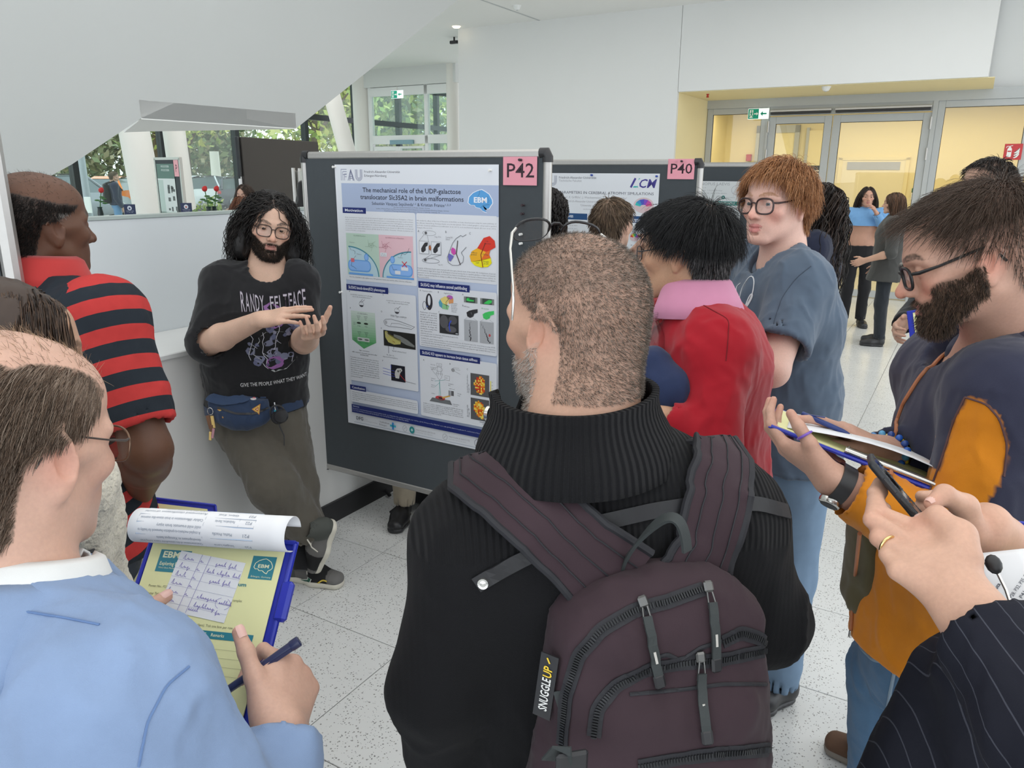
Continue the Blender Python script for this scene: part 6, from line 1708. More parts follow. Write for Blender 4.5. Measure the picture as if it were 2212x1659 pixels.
 g=Head(mid,yv,upv);wd=np.linalg.norm(hr-hl)/2;g.k=wd/.0575;g.k=.98
 g.c=mid-yv*.094*g.k-upv*.0026
 fm=mat('black_spectacle_frame',(.012,.012,.014),.25)
 glasses(g,'black half rim glasses pushed up on the head of the bald man',lens=(.0245,.0175),col=fm,rim=.0014,dz=1e-9,thin_lower=True,temple_col=M['steel'],at_=hd.c)
 return root,hd,J,bv,R_,f
BK=build_backpacker()
def build_backpack():
 root_p,hd,J,bv,R_,f=BK
 e=empty('backpack',J['pe']-f*.2,0,'worn dark plum backpack with zip pockets on the bald man','backpack')
 cloth_m=mat('plum_black_nylon',(.042,.025,.031),.75,var=.25,scale=9,bump=.3,bscale=1400,bdist=.0005,spec=.2,sheen=.05)
 edge_m=mat('black_binding',(.014,.014,.018),.7,var=.1);web_m=mat('grey_green_webbing',(.030,.036,.036),.7,bump=.4,bscale=1500,bdist=.0005)
 b=-f;u=nrm([.02,.03,1]);ax=np.array([R_,np.cross(u,R_),u]);ax[1]=ax[1]if ax[1]@b>0 else -ax[1]
 pc=at(1456,1560,.885);P=lambda x,y,z:pc+ax[0]*x+ax[1]*y+ax[2]*z
 F=SDF(*bounds([pc],.40),.0065)
 # main sack: an arch, broad at the foot
 F.ecap(P(0,-.045,-.26),P(-.008,-.048,.085),(.168,.085),(.128,.062),ax[0],.03,p=3.)
 F.ecap(P(0,-.05,-.26),P(-.01,-.052,.125),(.15,.07),(.098,.05),ax[0],.02,p=2.6)
 F.ecap(P(.004,.0,-.26),P(.002,-.01,-.0),(.132,.085),(.10,.058),ax[0],.02,p=3.)
 F.ecap(P(.008,.045,-.30),P(.008,.035,-.165),(.120,.065),(.105,.052),ax[0],.012,p=3.)
 F.ecap(P(-.15,-.06,-.28),P(-.13,-.06,-.12),(.035,.05),(.02,.03),ax[0],.02)
 so,SP,SQ=cloth('sack',F,cloth_m,e,fold=[dict(amp=.006,scale=(10,10,7),seed=9.),dict(amp=.002,scale=(28,28,22),seed=2.)],ret=True)
 pv=bvh_of(SP,SQ)
 teeth_m=mat('zip_teeth',(.02,.021,.023),.4,.3)
 def zipline(pts,n=60,off=.001):
  p_,n_=lay(pv,pts,off,n)
  if len(p_)<4:return
  t=MB();ribbon(t,p_,n_,.016,.0010);z=t.build('zip_tape',edge_m,e)
  t=MB();
  # teeth: small bars along the tape
  L=np.concatenate([[0],np.cumsum(np.linalg.norm(np.diff(np.array(p_),axis=0),axis=1))]);k=int(L[-1]/.0032)
  for s_ in np.linspace(0,L[-1],k):
   q=np.array([np.interp(s_,L,np.array(p_)[:,i])for i in range(3)]);i=min(np.searchsorted(L,s_),len(p_)-1);i0=max(i-1,0)
   tg=nrm(np.array(p_[max(i,1)])-p_[max(i,1)-1]);t.box(q+n_[i]*.0022,(.0018,.0062,.0018),frame(n_[i],tg)[[0,1,2]])
  o=t.build('zip_teeth',teeth_m,z);tag(o,kind='stuff')
 zipline([(1215,1610),(1222,1510),(1250,1415),(1300,1360),(1370,1318),(1440,1300),(1520,1272)])
 zipline([(1283,1590),(1290,1530),(1330,1480),(1400,1445),(1470,1432),(1560,1424),(1650,1405)])
 zipline([(1560,1386),(1600,1366),(1640,1378),(1672,1410),(1690,1445)],30)
 zipline([(1380,1655),(1450,1640),(1540,1628),(1660,1618)],40)
 def seam(pts,n=40,w=.004):
  p_,n_=lay(pv,pts,.0004,n)
  if len(p_)>3:ribbon(MB(),p_,n_,w,.0010,dome=.0008).build('seam',edge_m,e)
 seam([(1245,1276),(1300,1240),(1380,1206),(1470,1186),(1560,1190)],40,.005);seam([(1360,1500),(1450,1492),(1560,1478),(1680,1478)]);seam([(1410,1424),(1440,1412),(1470,1428),(1510,1400),(1560,1384)],30,.005)
 gun=mat('gunmetal',(.16,.16,.155),.35,.9)
 def puller(pts,end=None):
  p_,n_=lay(pv,pts,.006,12)
  if len(p_)<4:return
  t=MB();h0,h1=p_[0],p_[3];s_=np.cross(nrm(h1-h0),n_[0])*.0045
  t.tube([h0-s_*.6,h0+s_*.6,h1+s_,h1-s_],.0012,6,True);o=t.build('zip_pull',gun,e)
  ribbon(MB(),p_[2:],n_[2:],.0105,.0022).build('pull_tape',web_m,o)
  q=p_[-1];tg=nrm(p_[-1]-p_[-2]);MB().box(q+tg*.006,(.013,.018,.006),frame(n_[-1],np.cross(n_[-1],tg)),.0025).build('pull_end',M['black_plastic'],o)
  MB().box(p_[0]-tg*.004-n_[0]*.002,(.011,.013,.006),frame(n_[0],np.cross(n_[0],tg)),.002).build('slider',gun,o)
  m_=p_[len(p_)//2+1];ribbon(MB(),[m_+n_[6]*.0024,m_+n_[6]*.0024+tg*.014],[n_[6]]*2,.0028,.0006).build('pull_mark',mat('pale_print',(.5,.48,.44),.5)if 'pale_print' not in bpy.data.materials else bpy.data.materials['pale_print'],o)
 puller([(1388,1306),(1398,1360),(1408,1400),(1418,1455)]);puller([(1528,1275),(1537,1330),(1540,1380),(1541,1420)]);puller([(1512,1424),(1508,1470),(1516,1520),(1523,1575)]);puller([(1648,1405),(1670,1428),(1690,1455),(1700,1500)])
 # shoulder straps with dark binding, over the shoulders onto the chest
 def strap(pts,w,front):
  p_,n_=lay(bv,pts,.008,26)
  p_=list(p_)+[np.array(x,float)for x in front];n_=list(n_)+[nrm([0,.5,.85]),nrm([0,1,.3]),f,f][:len(front)]
  ww=np.interp(np.linspace(0,1,len(p_)),[0,.25,1],[w*1.25,w,w])
  st=MB();ribbon(st,p_,n_,ww,.006,dome=.006,rows=9);so=st.build('strap',cloth_m,e,smooth=True)
  for s_ in(-1,1):
   ed=[]
   for i in range(len(p_)):
    tg=nrm(p_[min(i+1,len(p_)-1)]-p_[max(i-1,0)]);sd=np.cross(tg,nrm(n_[i]-tg*(n_[i]@tg)));ed.append(p_[i]+sd*s_*ww[i]/2+n_[i]*.004)
   MB().tube(ed,.0055,8).build('binding',edge_m,so,smooth=True)
  for fr in(-.28,.0,.28):
   ln=[p_[i]+np.cross(nrm(p_[min(i+1,len(p_)-1)]-p_[max(i-1,0)]),n_[i])*fr*ww[i]+n_[i]*(.0125-.02*fr*fr)for i in range(len(p_))]
   MB().tube(ln,.0011,5).build('stitching',edge_m,so)
 sl,sr=J['sh']
 strap([(1335,1262),(1255,1190),(1165,1112),(1090,1050),(1030,1010)],.086,[sl+V3(.055,.03,.095),sl+V3(.055,.10,.06),sl+V3(.055,.125,-.04),sl+V3(.05,.12,-.15)])
 strap([(1480,1255),(1520,1170),(1545,1080),(1553,1000),(1548,945)],.078,[sr+V3(-.065,.02,.095),sr+V3(-.07,.10,.06),sr+V3(-.07,.125,-.04),sr+V3(-.07,.12,-.15)])
 # top handle
 hp=[at(1340,1222,.775),at(1336,1180,.765),at(1344,1130,.76),at(1375,1098,.765),at(1412,1090,.775),at(1450,1102,.785),at(1474,1140,.80),at(1482,1190,.81)]
 h0,h1=hit(pv,1342,1226,-.004),hit(pv,1482,1196,-.004)
 hs=[]
 a,z=(h0[0]if h0 is not None else hp[0]),(h1[0]if h1 is not None else hp[-1])
 for t in np.linspace(0,1,18):
  an=math.pi*t;mid=a*(1-t)+z*t;hs.append(mid+u*.062*math.sin(an)**.8+ax[1]*.026*math.sin(an))
 ribbon(MB(),hs,[ax[1]*.4+nrm(h_-(a+z)/2)for h_ in hs],.012,.003).build('handle',web_m,e,smooth=True)
 # woven side tag, compression strap with buckle
 q=[at(1183,1520,.835),at(1195,1436,.82)]
 h_=lay(pv,[(1190,1540),(1196,1500),(1203,1450),(1208,1420)],.004,6)
 if len(h_[0])>=4:
  dv=nrm(h_[0][-1]-h_[0][0]);tn=nrm(h_[1][2]+ax[1]*.8);sd=nrm(np.cross(dv,tn));tn=np.cross(sd,dv)
  tn=tn if tn@-ray(1190,1480)>0 else -tn;c0=h_[0][0]+tn*.004;sd=nrm(np.cross(dv,tn))
  to=MB().box(c0+dv*.036-sd*.006,(.022,.080,.002),np.array([sd,dv,tn])).build('tag',M['black_plastic'],e)
  pr=Print();pr.text(.006,0,.0105,'SNUGGLE',(.75,.75,.72),width=.041,bold=.02);pr.text(.048,0,.0105,'UP',(.80,.55,.04),width=.014,bold=.02);pr.line([(.066,-.004),(.072,-.008)],.002,(.8,.55,.04))
  pr.on('lettering',c0+tn*.0014-dv*.002-sd*.0015+sd*0,dv,sd,to,bend=lambda v:c0+tn*.0016+dv*(.000+v[:,:1])+(v[:,1:2]-.0005)*sd*1.+tn*v[:,2:3]-sd*.0)
 p_,n_=lay(bv,[(1200,1480),(1225,1545),(1245,1610),(1262,1655)],.012,10)
 s_pts=[at(1215,1490,.86),at(1232,1545,.86),at(1250,1600,.86),at(1262,1660,.86)]
 ribbon(MB(),s_pts,[ax[1]-R_*.5]*4,.022,.002).build('side_strap',web_m,e)
 MB().box(at(1235,1648,.80),(.035,.028,.008),ax[[0,2,1]],.003).build('buckle',M['black_plastic'],e)
 ribbon(MB(),[at(1190,1640,.82),at(1212,1618,.80),at(1235,1632,.79)],[ax[1]]*3,.022,.002).build('buckle_strap',web_m,e)
build_backpack()
# ------------------------------------------------------------------ the presenter leaning on the low wall
def build_presenter():
 f=nrm([.34,-.94,0]);lx=nrm([.94,.34,0])
 hd=Head(at(583,489,2.98),nrm([.40,-.90,-.08]),(.20,0,1),scale=1.0,w=1.02,jaw=1.06)
 J=dict(x=lx,nb=at(577,585,3.02),ch=at(562,690,3.02),wa=at(551,790,3.08),pe=at(556,868,3.14),W=[.178,.125,.172,.135,.172,.128],sh=(at(643,612,3.03),at(480,612,2.98)),el=(at(656,738,3.0),at(448,742,2.90)),wr=(at(669,718,2.78),at(563,690,2.70)),ra=(.057,.046,.046,.030))
 root=person('man with long curly black hair and beard in black T-shirt, leaning by the P42 board',at(560,1100,3.25))
 skin=(.60,.39,.29)
 hands=[dict(w=J['wr'][1],d=at(672,664,2.66)-J['wr'][1],n=(.0,-.45,.9),side=1,curl=((.10,.12,.08),(.08,.10,.06),(.14,.12,.08),(.2,.2,.1)),spread=.03,thumb=((.7,.35,.45),(.85,.1,.35),(.9,0,.3))),dict(w=J['wr'][0],d=(.42,-.80,.06),n=(.25,.05,-1),side=-1,curl=((.45,.5,.35),(.55,.6,.4),(.6,.6,.4),(.65,.6,.4)),spread=.07,thumb=((.25,.75,.5),(.45,.6,.75),(.5,.45,.8)))]
 beardf=lambda q:np.clip((np.interp(np.abs(q[:,0]),[0,.016,.03,.045,.062,.08],[-.048,-.048,-.053,-.042,-.028,-.012])-q[:,2])/.006,0,1)*(q[:,1]>-.012)*(q[:,2]>np.interp(q[:,1],[.0,.03,.055,.07],[-.07,-.09,-.115,-.128]))*~((np.abs(q[:,0])<.021)&(np.abs(q[:,2]+.0675)<.0085)&(q[:,1]>.07))
 sc=lambda q:scalp_mask(q,.070,-.075,.02)*1.
 P,Q,jt,c=body(root,hd,J,skin,hands,res=.0028,hres=.0026,paint=dict(lip=(.42,.17,.15),brow=(.012,.009,.008),red=.5,beard=(beardf,(.03,.02,.016),.75),scalp=(sc,(.012,.010,.010),.95)),neck=dict(r=.060,rb=.068))
 hd.eyes(root,look=(-.25,-.25))
 # beard strands
 bmask=(beardf(hd.loc(P))>.5)&(np.linalg.norm(P-hd.c,axis=1)<.16)
 bp,bn=grow_points(P,Q,bmask,4200,2)
 strands('beard',bp,bn,.011,root,[(.010,.008,.007),(.022,.015,.011),(.035,.022,.015)],comb=hd.D(0,.15,-.75),seg=3,r0=.00055,lift=.65,jitter=.25,curl=.3,curl_f=6,seed=3,tip=.3)
 # hair: soft dark mass with loose curls over it
 F=SDF(*bounds([hd.c],.27),.007)
 E=lambda c_,r,k=.03,op='add':F.ell(hd.P(*c_),r,hd.ax,k,op)
 E((0,-.035,.045),(.092,.100,.088));E((0,-.075,-.02),(.10,.075,.12))
 for s in(-1,1):E((s*.088,-.030,-.030),(.034,.060,.085));E((s*.096,-.025,-.095),(.036,.055,.050))
 E((0,.12,-.035),(.072,.10,.112),.02,'sub');E((0,.06,-.13),(.062,.08,.08),.02,'sub');E((-.005,.085,.075),(.012,.06,.035),.015,'sub')
 cloth('hair',F,mat('black_hair_mass',(.010,.009,.009),.6,var=.2),root,fold=[dict(amp=.009,scale=(30,30,12),seed=4.)])
 hp,hn=grow_points(P,Q,(scalp_mask(hd.loc(P),.066,-.07,.02))&(np.linalg.norm(P-hd.c,axis=1)<.17),2600,9)
 side=lambda p:np.sign(hd.loc(p)[:,:1]+.004)*hd.ax[0]*.85-np.array([0,0,.25])-hd.ax[1]*.25
 def flow(p,t):
  q=hd.loc(p);out=np.sign(q[:,:1]+.004)*hd.ax[0]*(.35 if t<.45 else .05)
  return out*.45-np.array([0,0,.55+.8*t])-hd.ax[1]*(.30*(q[:,1:2]>.02))
 strands('hair_curls',hp,hn,np.random.default_rng(1).uniform(.16,.27,len(hp)),root,[(.008,.007,.007),(.013,.011,.010),(.022,.018,.016)],comb=side,seg=18,r0=.0017,lift=.35,jitter=.20,curl=.85,curl_f=22,seed=6,head=hd,shell=.014,flow=flow,tip=.4,colvar=.3)
 # T-shirt
 tm=fabric('black_jersey',(.0095,.0095,.011),.85,1100,.25)
 so,SP,SQ=top(root,'t_shirt',tm,J,inf=.020,sleeve=(.43,.44),sr=(.075,.074,.07,.05),hem=J['pe']+nrm(J['pe']-J['wa'])*.005,flare=.010,res=.0065,neck_cut=(hd.P(0,.0,-.06),J['nb']+f*.045-V3(0,0,.012),.070,.078),fold=[dict(amp=.006,scale=(8,8,5),seed=6.),dict(amp=.0035,scale=(16,16,11),seed=16.)],fine=((),(),()))
 sv=bvh_of(SP,SQ)
 ring=[]
 # printed front: lettering over a stormy sky
 pr=Print();L=(.40,.37,.42);S=3.02/FPX
 st=random.Random(2)
 for k in range(46):
  a,r=st.random()*6.28,st.random()**.5
  x,y=.125+.115*r*math.cos(a),.20+.11*r*math.sin(a);w=.008+.014*st.random()
  c_=((.06,.06,.12),(.10,.11,.19),(.16,.17,.25),(.22,.22,.30))[st.randrange(4)]
  pr.poly([(x+w*(.6+.6*st.random())*math.cos(b),y+w*(.5+.6*st.random())*math.sin(b))for b in np.linspace(0,6.28,9)[:-1]],c_)
 pr.up(.0002)
 for cx,cy,rx,ry,c_ in((.125,.10,.042,.052,(.20,.08,.25)),(.13,.235,.085,.085,(.34,.36,.36)),(.12,.29,.036,.026,(.24,.09,.28))):
  pr.poly([(cx+rx*(.82+.3*st.random())*math.cos(b),cy+ry*(.82+.3*st.random())*math.sin(b))for b in np.linspace(0,6.28,22)[:-1]],c_);pr.up(.0001)
 for k in range(4):
  x,y=.02+.06*k,.13+.03*(k%2);pts=[(x,y)]
  for j in range(7):x+=(st.random()-.45)*.022;y+=.012+.012*st.random();pts.append((x,y))
  pr.line(pts,.0022,(.55,.56,.62));pr.line(pts[3:5]+[(pts[4][0]+.02,pts[4][1]+.018)],.0016,(.5,.5,.58))
 pr.up(.0002)
 word='RANDY FELTFACE';x=.0
 for i,ch in enumerate(word):
  u=i/(len(word)-1)*2-1;hgt=.052+.022*abs(u)**1.5
  if ch!=' ':
   pr.text(.008+.0178*i,.078,hgt,ch,(.05,.035,.06),width=.0165,bold=.02);pr.up(.0001);pr.text(.0085+.0178*i,.0775,hgt*.98,ch,L,width=.0150);pr.up(.0001)
 pr.text(-.020,.375,.016,'GIVE THE PEOPLE WHAT THEY WANT',(.62,.62,.62),width=.265)
 o_=at(513,640,2.72);pin_print(pr,sv,o_,lx*.97,(0,0,-.98),-f,'lettering',so)
 # trousers
 hipR,hipL=at(515,905,3.14),at(603,900,3.16)
 kneeR,kneeL=at(592,1050,3.06),at(640,1050,3.22);anR,anL=at(670,1150,3.20),at(655,1165,3.26)
 trousers(root,fabric('olive_grey_twill',(.095,.085,.068),.85,700,.3,.10),(hipL,hipR),(kneeL,kneeR),(anL,anR),lx,J['pe'],W=(.185,.138),r=(.108,.092,.080),res=.0085,fold=[dict(amp=.008,scale=(9,9,4),seed=12.),dict(amp=.004,scale=(20,20,10),seed=1.)])
 sock=fabric('black_sock',(.010,.010,.011))
 t1=floor_pt(714,1256);t0=floor_pt(628,1252)
 for k_,(a,b)in enumerate(((anR,at(716,1128,3.20)+nrm(floor_pt(716,1252)+V3(0,.01,.012)-at(716,1128,3.20))*.045+nrm([-.75,-.55,.25])*.05),(anL,at(650,1222,3.22)))):
  MB().tube([a+nrm(a-b)*.08,a,b,b+nrm(b-a)*.02],[.046,.042,.038,.030],14).build('sock',sock,root,smooth=True)
  # sneakers
 up_m=attr_mat('grey_black_suede',.8,bump=.3,bscale=900,spec=.2);sole_m=mat('off_white_sole',(.62,.59,.50),.6);lace_m=mat('cream_laces',(.66,.63,.55),.8)
 def sneaker(heel,d,up,L=.285):
  d0=nrm(d)
  o=shoe(root,heel,d,up,L,up_m,sole_m,lace_m,h=.088,sole_h=.030,res=.004)
  me=o.data;n=len(me.vertices);co=np.empty(n*3,np.float32);me.vertices.foreach_get('co',co);P_=co.reshape(-1,3)+np.array([root.location.x,root.location.y,root.location.z]);t=(P_-heel)@d0/L;h_=(P_-heel)@nrm(up)
  c_=np.where((t>.80)[:,None],(.15,.145,.14),np.where((t<.22)[:,None],(.075,.08,.072),np.where((np.abs(t-.62+.9*(h_-.05))<.14)[:,None],(.018,.018,.019),(.13,.125,.12))))
  a=me.color_attributes.new('Col','FLOAT_COLOR','POINT');cc=np.ones((n,4),np.float32);cc[:,:3]=c_;a.data.foreach_set('color',cc.ravel())
  q=np.array([l for p in me.polygons for l in p.vertices]).reshape(-1,4);v=bvh_of(P_,q)
  def mark(pts,w,col,off,nm):
   p_,n_=lay(v,pts,off,3*len(pts))
   if len(p_)>2:ribbon(MB(),p_,n_,w,.0008).build(nm,mat(nm+'_'+str(w),col,.6),o)
  return mark
 m1=sneaker(t0+V3(-.02,.02,0),(t1-t0)*[1,1,0]+V3(.02,-.045,0),(0,0,1))
 for w,c_,off in((.020,(.6,.6,.56),.0008),(.013,(.012,.09,.055),.0018)):m1([(641,1268),(647,1248),(662,1268),(669,1249)],w,c_,off,'logo')
 m1([(668,1270),(684,1262),(697,1252),(706,1256)],.006,(.62,.46,.06),.001,'stripe')
 toe=floor_pt(716,1252)+V3(.015,0,.012);heel=at(728,1126,3.18);dd=nrm(toe-heel);upv=nrm([-.75,-.55,.25])
 m2=sneaker(heel-dd*.01,dd,upv)
 for w,c_,off in((.020,(.6,.6,.56),.0008),(.013,(.012,.09,.055),.0018)):m2([(706,1188),(718,1180),(712,1204),(724,1198)],w,c_,off,'logo')
 m2([(690,1225),(705,1218),(722,1206)],.006,(.62,.46,.06),.001,'stripe')
 # ring-like silver bracelet
 w_=J['wr'][0];d_=nrm(V3(.42,-.80,.06));a_=frame(d_,(0,0,1));cpt=w_+d_*.008
 b_=empty('bracelet',cpt,0,'silver bracelet on the left wrist of the presenter','bracelet')
 MB().tube([cpt+a_[0]*.0245*math.cos(t)+a_[1]*.032*math.sin(t)for t in np.linspace(0,2*math.pi,25)[:-1]],.0028,8,True).build('band',M['steel'],b_,smooth=True)
 glasses(hd,'dark brown thin framed glasses worn by the presenter',lens=(.0258,.0205),col=mat('dark_brown_acetate',(.030,.016,.012),.3),rim=.0016,square=3.0,hw=.0325,tilt=.08)
 return root,hd,J,sv,lx,f
PR=build_presenter()
def build_waist_bag():
 root,hd,J,sv,lx,f=PR
 c=at(517,882,2.99);e=empty('waist_bag',c,0,'worn navy waist bag with badges and keys on the presenter','bag')
 m=fabric('navy_canvas',(.022,.040,.085),.8,900,.4,.15);m2=fabric('faded_navy_canvas',(.035,.060,.12),.85,900,.4,.15)
 f2=nrm([-.10,-1,0]);x=nrm(np.cross(f2,[0,0,1]));x=x if x[0]>0 else -x;u=np.array([0,0,1.])
 P=lambda a,b,z:c+x*a+f2*b+u*z
 F=SDF(*bounds([c],.2),.0045)
 F.ell(P(0,.0,-.015),(.128,.050,.068),np.array([x,f2,u]),.01);F.ell(P(.01,.02,-.03),(.10,.042,.05),np.array([x,f2,u]),.02);F.box(P(0,0,.03),(.115,.028,.02),np.array([x,f2,u]),.015,.02);F.plane(P(0,0,.052),(.12,0,1))
 o,BP_,BQ=cloth('pouch',F,m,e,fold=[dict(amp=.004,scale=(14,14,14),seed=3.)],ret=True);v=bvh_of(BP_,BQ)
 p_,n_=lay(v,[(452,858),(480,866),(520,862),(560,856),(590,862)],.001,24)
 if len(p_)>4:ribbon(MB(),p_,n_,.038,.003,dome=.004,rows=5).build('flap',m2,e,smooth=True)
 p_,n_=lay(v,[(470,880),(510,894),(550,894),(585,878)],.001,20)
 if len(p_)>4:ribbon(MB(),p_,n_,.008,.0015).build('zip',M['black_plastic'],e)
 wa=J['pe']+V3(0,0,.0)
 bl=[wa+lx*.205*math.cos(t)+np.cross([0,0,1],lx)*.165*math.sin(t)+u*(.0+.01*math.cos(t))for t in np.linspace(0,2*math.pi,41)[:-1]]
 t=MB();ribbon(t,bl+[bl[0]],[nrm((b-wa)*[1,1,0])for b in bl+[bl[0]]],.038,.002);t.build('belt',m,e,smooth=True)
 for nm,px,py,r,col in(('badge',547,862,.012,(.70,.66,.66)),('badge',549,862,.006,(.55,.18,.2))):
  h=hit(v,px,py,.003 if r>.01 else .0055)
  if h is not None:MB().lathe(h[0],[(0,.002),(r*.8,.0018),(r,0),(r,-.003)],18,frame(h[1])).build(nm,mat('badge_%d'%int(r*1e4),col,.35),e)
 for k,(a,b,d_)in enumerate((((470,884),(492,886),(482,904)),((544,884),(563,872),(560,896)))):
  q=[hit(v,*p,.0015)for p in(a,b,d_)]
  if all(h is not None for h in q):
   q=[h[0]for h in q];ce=sum(q)/3
   t=MB();t.col=(.50,.22,.05);t.add(q,[(0,1,2)])
   for s_,col in((.72,(.62,.48,.12)),(.45,(.35,.05,.03)),(.2,(.7,.6,.35))):n0=nrm(np.cross(q[1]-q[0],q[2]-q[0]));n0=n0 if n0@(EYE-ce)>0 else -n0;t.add([ce+(w-ce)*s_+n0*.0012*(1.3-s_)for w in q],[(0,1,2)],col)
   t.build('patch',M['ink'],e,use_col=True)
 kc=hit(v,460,888,.012);kc=kc[0]if kc is not None else at(460,888,2.94)
 k=empty('key_ring',kc,0,'bunch of keys with brown leather fobs hanging from the waist bag','keys')
 br=mat('brown_leather',(.16,.07,.03),.5);gold=mat('brass',(.55,.38,.14),.3,.9)
 MB().tube([kc+x*.011*math.cos(a)+u*.014*math.sin(a)for a in np.linspace(0,6.28,19)[:-1]],.0014,6,True).build('ring',M['steel'],k)
 for i,(dx,dz,w,h,mm)in enumerate(((-.008,-.045,.018,.055,br),(.008,-.042,.014,.05,gold),(.002,-.075,.016,.045,br),(-.004,-.098,.012,.035,gold),(.010,-.085,.010,.04,mat('pink_fob',(.45,.22,.25),.5)))):
  MB().box(kc+x*dx+u*dz+f2*.004*i,(w,.004,h),frame(nrm([.1*(i-2),.1,1]),x),.002).build(('fob','key','fob','key','charm')[i],mm,k)
 hc=hit(v,590,872,.01);hc=hc[0]if hc is not None else at(592,872,2.94)
 h_=empty('headphones',hc,0,'black folded headphones and cord hung on the waist bag','headphones')
 for i,(dx,dz)in enumerate(((.012,-.055),(.030,-.045))):MB().lathe(hc+x*dx+u*dz+f2*.014*i,[(0,.014),(.022,.012),(.027,.004),(.027,-.008),(0,-.010)],20,frame(nrm([.2,-1,.1]))).build('earcup',M['black_plastic'],h_,smooth=True)
 MB().tube([hc+x*.03*math.cos(a)+x*.012+u*(.034*math.sin(a)-.04)for a in np.linspace(-.6,3.7,16)],.004,8).build('headband',M['black_plastic'],h_,smooth=True)
 MB().tube([hc,hc+u*-.03+x*.01,hc+u*-.09+x*.015,hc+u*-.13+x*.03,hc+u*-.17+x*.028],.0022,6).build('cord',M['black_plastic'],h_)
 MB().cyl(hc+x*.002+u*.005,hc+x*.004+u*-.025,.0022,n=6).build('clip',M['paper'],h_);MB().ball(hc+x*.003+u*-.03,.006,10,6).build('bead',mat('teal_bead',(.02,.25,.35),.4),h_)
build_waist_bag()
# ------------------------------------------------------------------ three people at the left: striped polo, white knit, blue blazer
def stripe_fabric(name,a,b,period,off=0.,duty=.5):
 """yarn-dyed bands: the Col attribute's red channel carries the distance along the band direction in metres"""
 m,nt,bs=_mk(name)
 at_=nt.nodes.new('ShaderNodeAttribute');at_.attribute_name='Col';sp=nt.nodes.new('ShaderNodeSeparateColor');nt.links.new(at_.outputs['Color'],sp.inputs[0])
 ma=nt.nodes.new('ShaderNodeMath');ma.operation='MULTIPLY_ADD';ma.inputs[1].default_value=1/period;ma.inputs[2].default_value=off;nt.links.new(sp.outputs[0],ma.inputs[0])
 fr=nt.nodes.new('ShaderNodeMath');fr.operation='FRACT';nt.links.new(ma.outputs[0],fr.inputs[0])
 gt=nt.nodes.new('ShaderNodeMath');gt.operation='GREATER_THAN';gt.inputs[1].default_value=duty;nt.links.new(fr.outputs[0],gt.inputs[0])
 mx=nt.nodes.new('ShaderNodeMix');mx.data_type='RGBA';mx.inputs[6].default_value=(*a,1);mx.inputs[7].default_value=(*b,1);nt.links.new(gt.outputs[0],mx.inputs[0])
 n=_noise(nt,60,3);mr=nt.nodes.new('ShaderNodeMapRange');mr.inputs[3].default_value=.9;mr.inputs[4].default_value=1.1;nt.links.new(n.outputs['Fac'],mr.inputs[0])
 m2=nt.nodes.new('ShaderNodeMix');m2 .data_type='RGBA';m2 .blend_type='MULTIPLY';m2 .inputs[0].default_value=1;nt.links.new(mx.outputs[2],m2 .inputs[6]);nt.links.new(mr.outputs[0],m2 .inputs[7])
 nt.links.new(m2 .outputs[2],bs.inputs['Base Color']);bs.inputs['Roughness'].default_value=.85;bs.inputs['Specular IOR Level'].default_value=.2
 _bump(nt,bs,_noise(nt,1000,3).outputs['Fac'],.3,.0008)
 return m
def collar_ring(root,name,m,nb,up,lat,prof,n=64,a0=0.,span=2*math.pi,sx=1.,sy=1.,col=None,thick=.004,tip=0.):
 """a band about the neck; prof: (radius, height) from the inside edge outwards"""
 cw=frame(up,-np.asarray(lat));V=[];F=[];k=len(prof)
 for i in range(n):
  a=a0+span*i/(n-1);e=min(i,n-1-i)/5.;dp=tip*max(0,1-e)**1.5
  for j,(r,h)in enumerate(prof):V.append(nb+cw[0]*math.cos(a)*r*sx+cw[1]*math.sin(a)*r*sy+cw[2]*(h-dp*(j/(k-1))**2))
 for i in range(n-1):
  for j in range(k-1):q=i*k+j;F.append((q,q+k,q+k+1,q+1))
 o=link(name,mesh_np(name,V,quads=F),m,root)
 md=o.modifiers.new('thick','SOLIDIFY');md.thickness=thick;md.offset=0
 return o
CLIP_BLUE=mat('cobalt_plastic',(.022,.035,.40),.3,var=.02,spec=.5)
YEL=mat('pale_yellow_paper',(.80,.79,.42),.75,var=.015)
def clipboard(TL,w,d,n,W=.236,L=.325,label='',group=None,papers=True,clip=True,name='clipboard'):
 """board from its top left corner; w to the right, d down the sheet, n out of the sheet"""
 w,d,n=nrm(w),nrm(d),nrm(n);TL=np.array(TL,float)
 e=empty(name,TL+w*W/2+d*L/2,0,label,'clipboard',group)
 P=lambda x,y,z=0.:TL+w*x+d*y+n*z
 ax=np.array([w,d,n])
 MB().box(P(W/2,L/2,-.0015),(W,L,.003),ax,.0012).build('board',CLIP_BLUE,e)
 r=MB()
 for x in(.0025,W-.0025):r.tube([P(x,.004,.001),P(x,L-.004,.001)],.0036,8)
 r.tube([P(.004,.0025,.001),P(W-.004,.0025,.001)],.0036,8);r.tube([P(.004,L-.0025,.001),P(W-.004,L-.0025,.001)],.0036,8)
 r.build('rim',CLIP_BLUE,e,smooth=True)
 MB().box(P(W+.001,.080,.001),(.018,.052,.012),ax,.004).build('pen_loop',CLIP_BLUE,e)
 if clip:
  c=MB();c.box(P(W/2,.014,.006),(.11,.016,.003),ax,.001);c.tube([P(W/2-.055,.008,.008),P(W/2+.055,.008,.008)],.004,8);c.tube([P(W/2-.03,.006,.009),P(W/2-.02,-.016,.012),P(W/2+.02,-.016,.012),P(W/2+.03,.006,.009)],.0018,6)
  c.build('clip',M['steel'],e,smooth=True)
 return e,P,ax
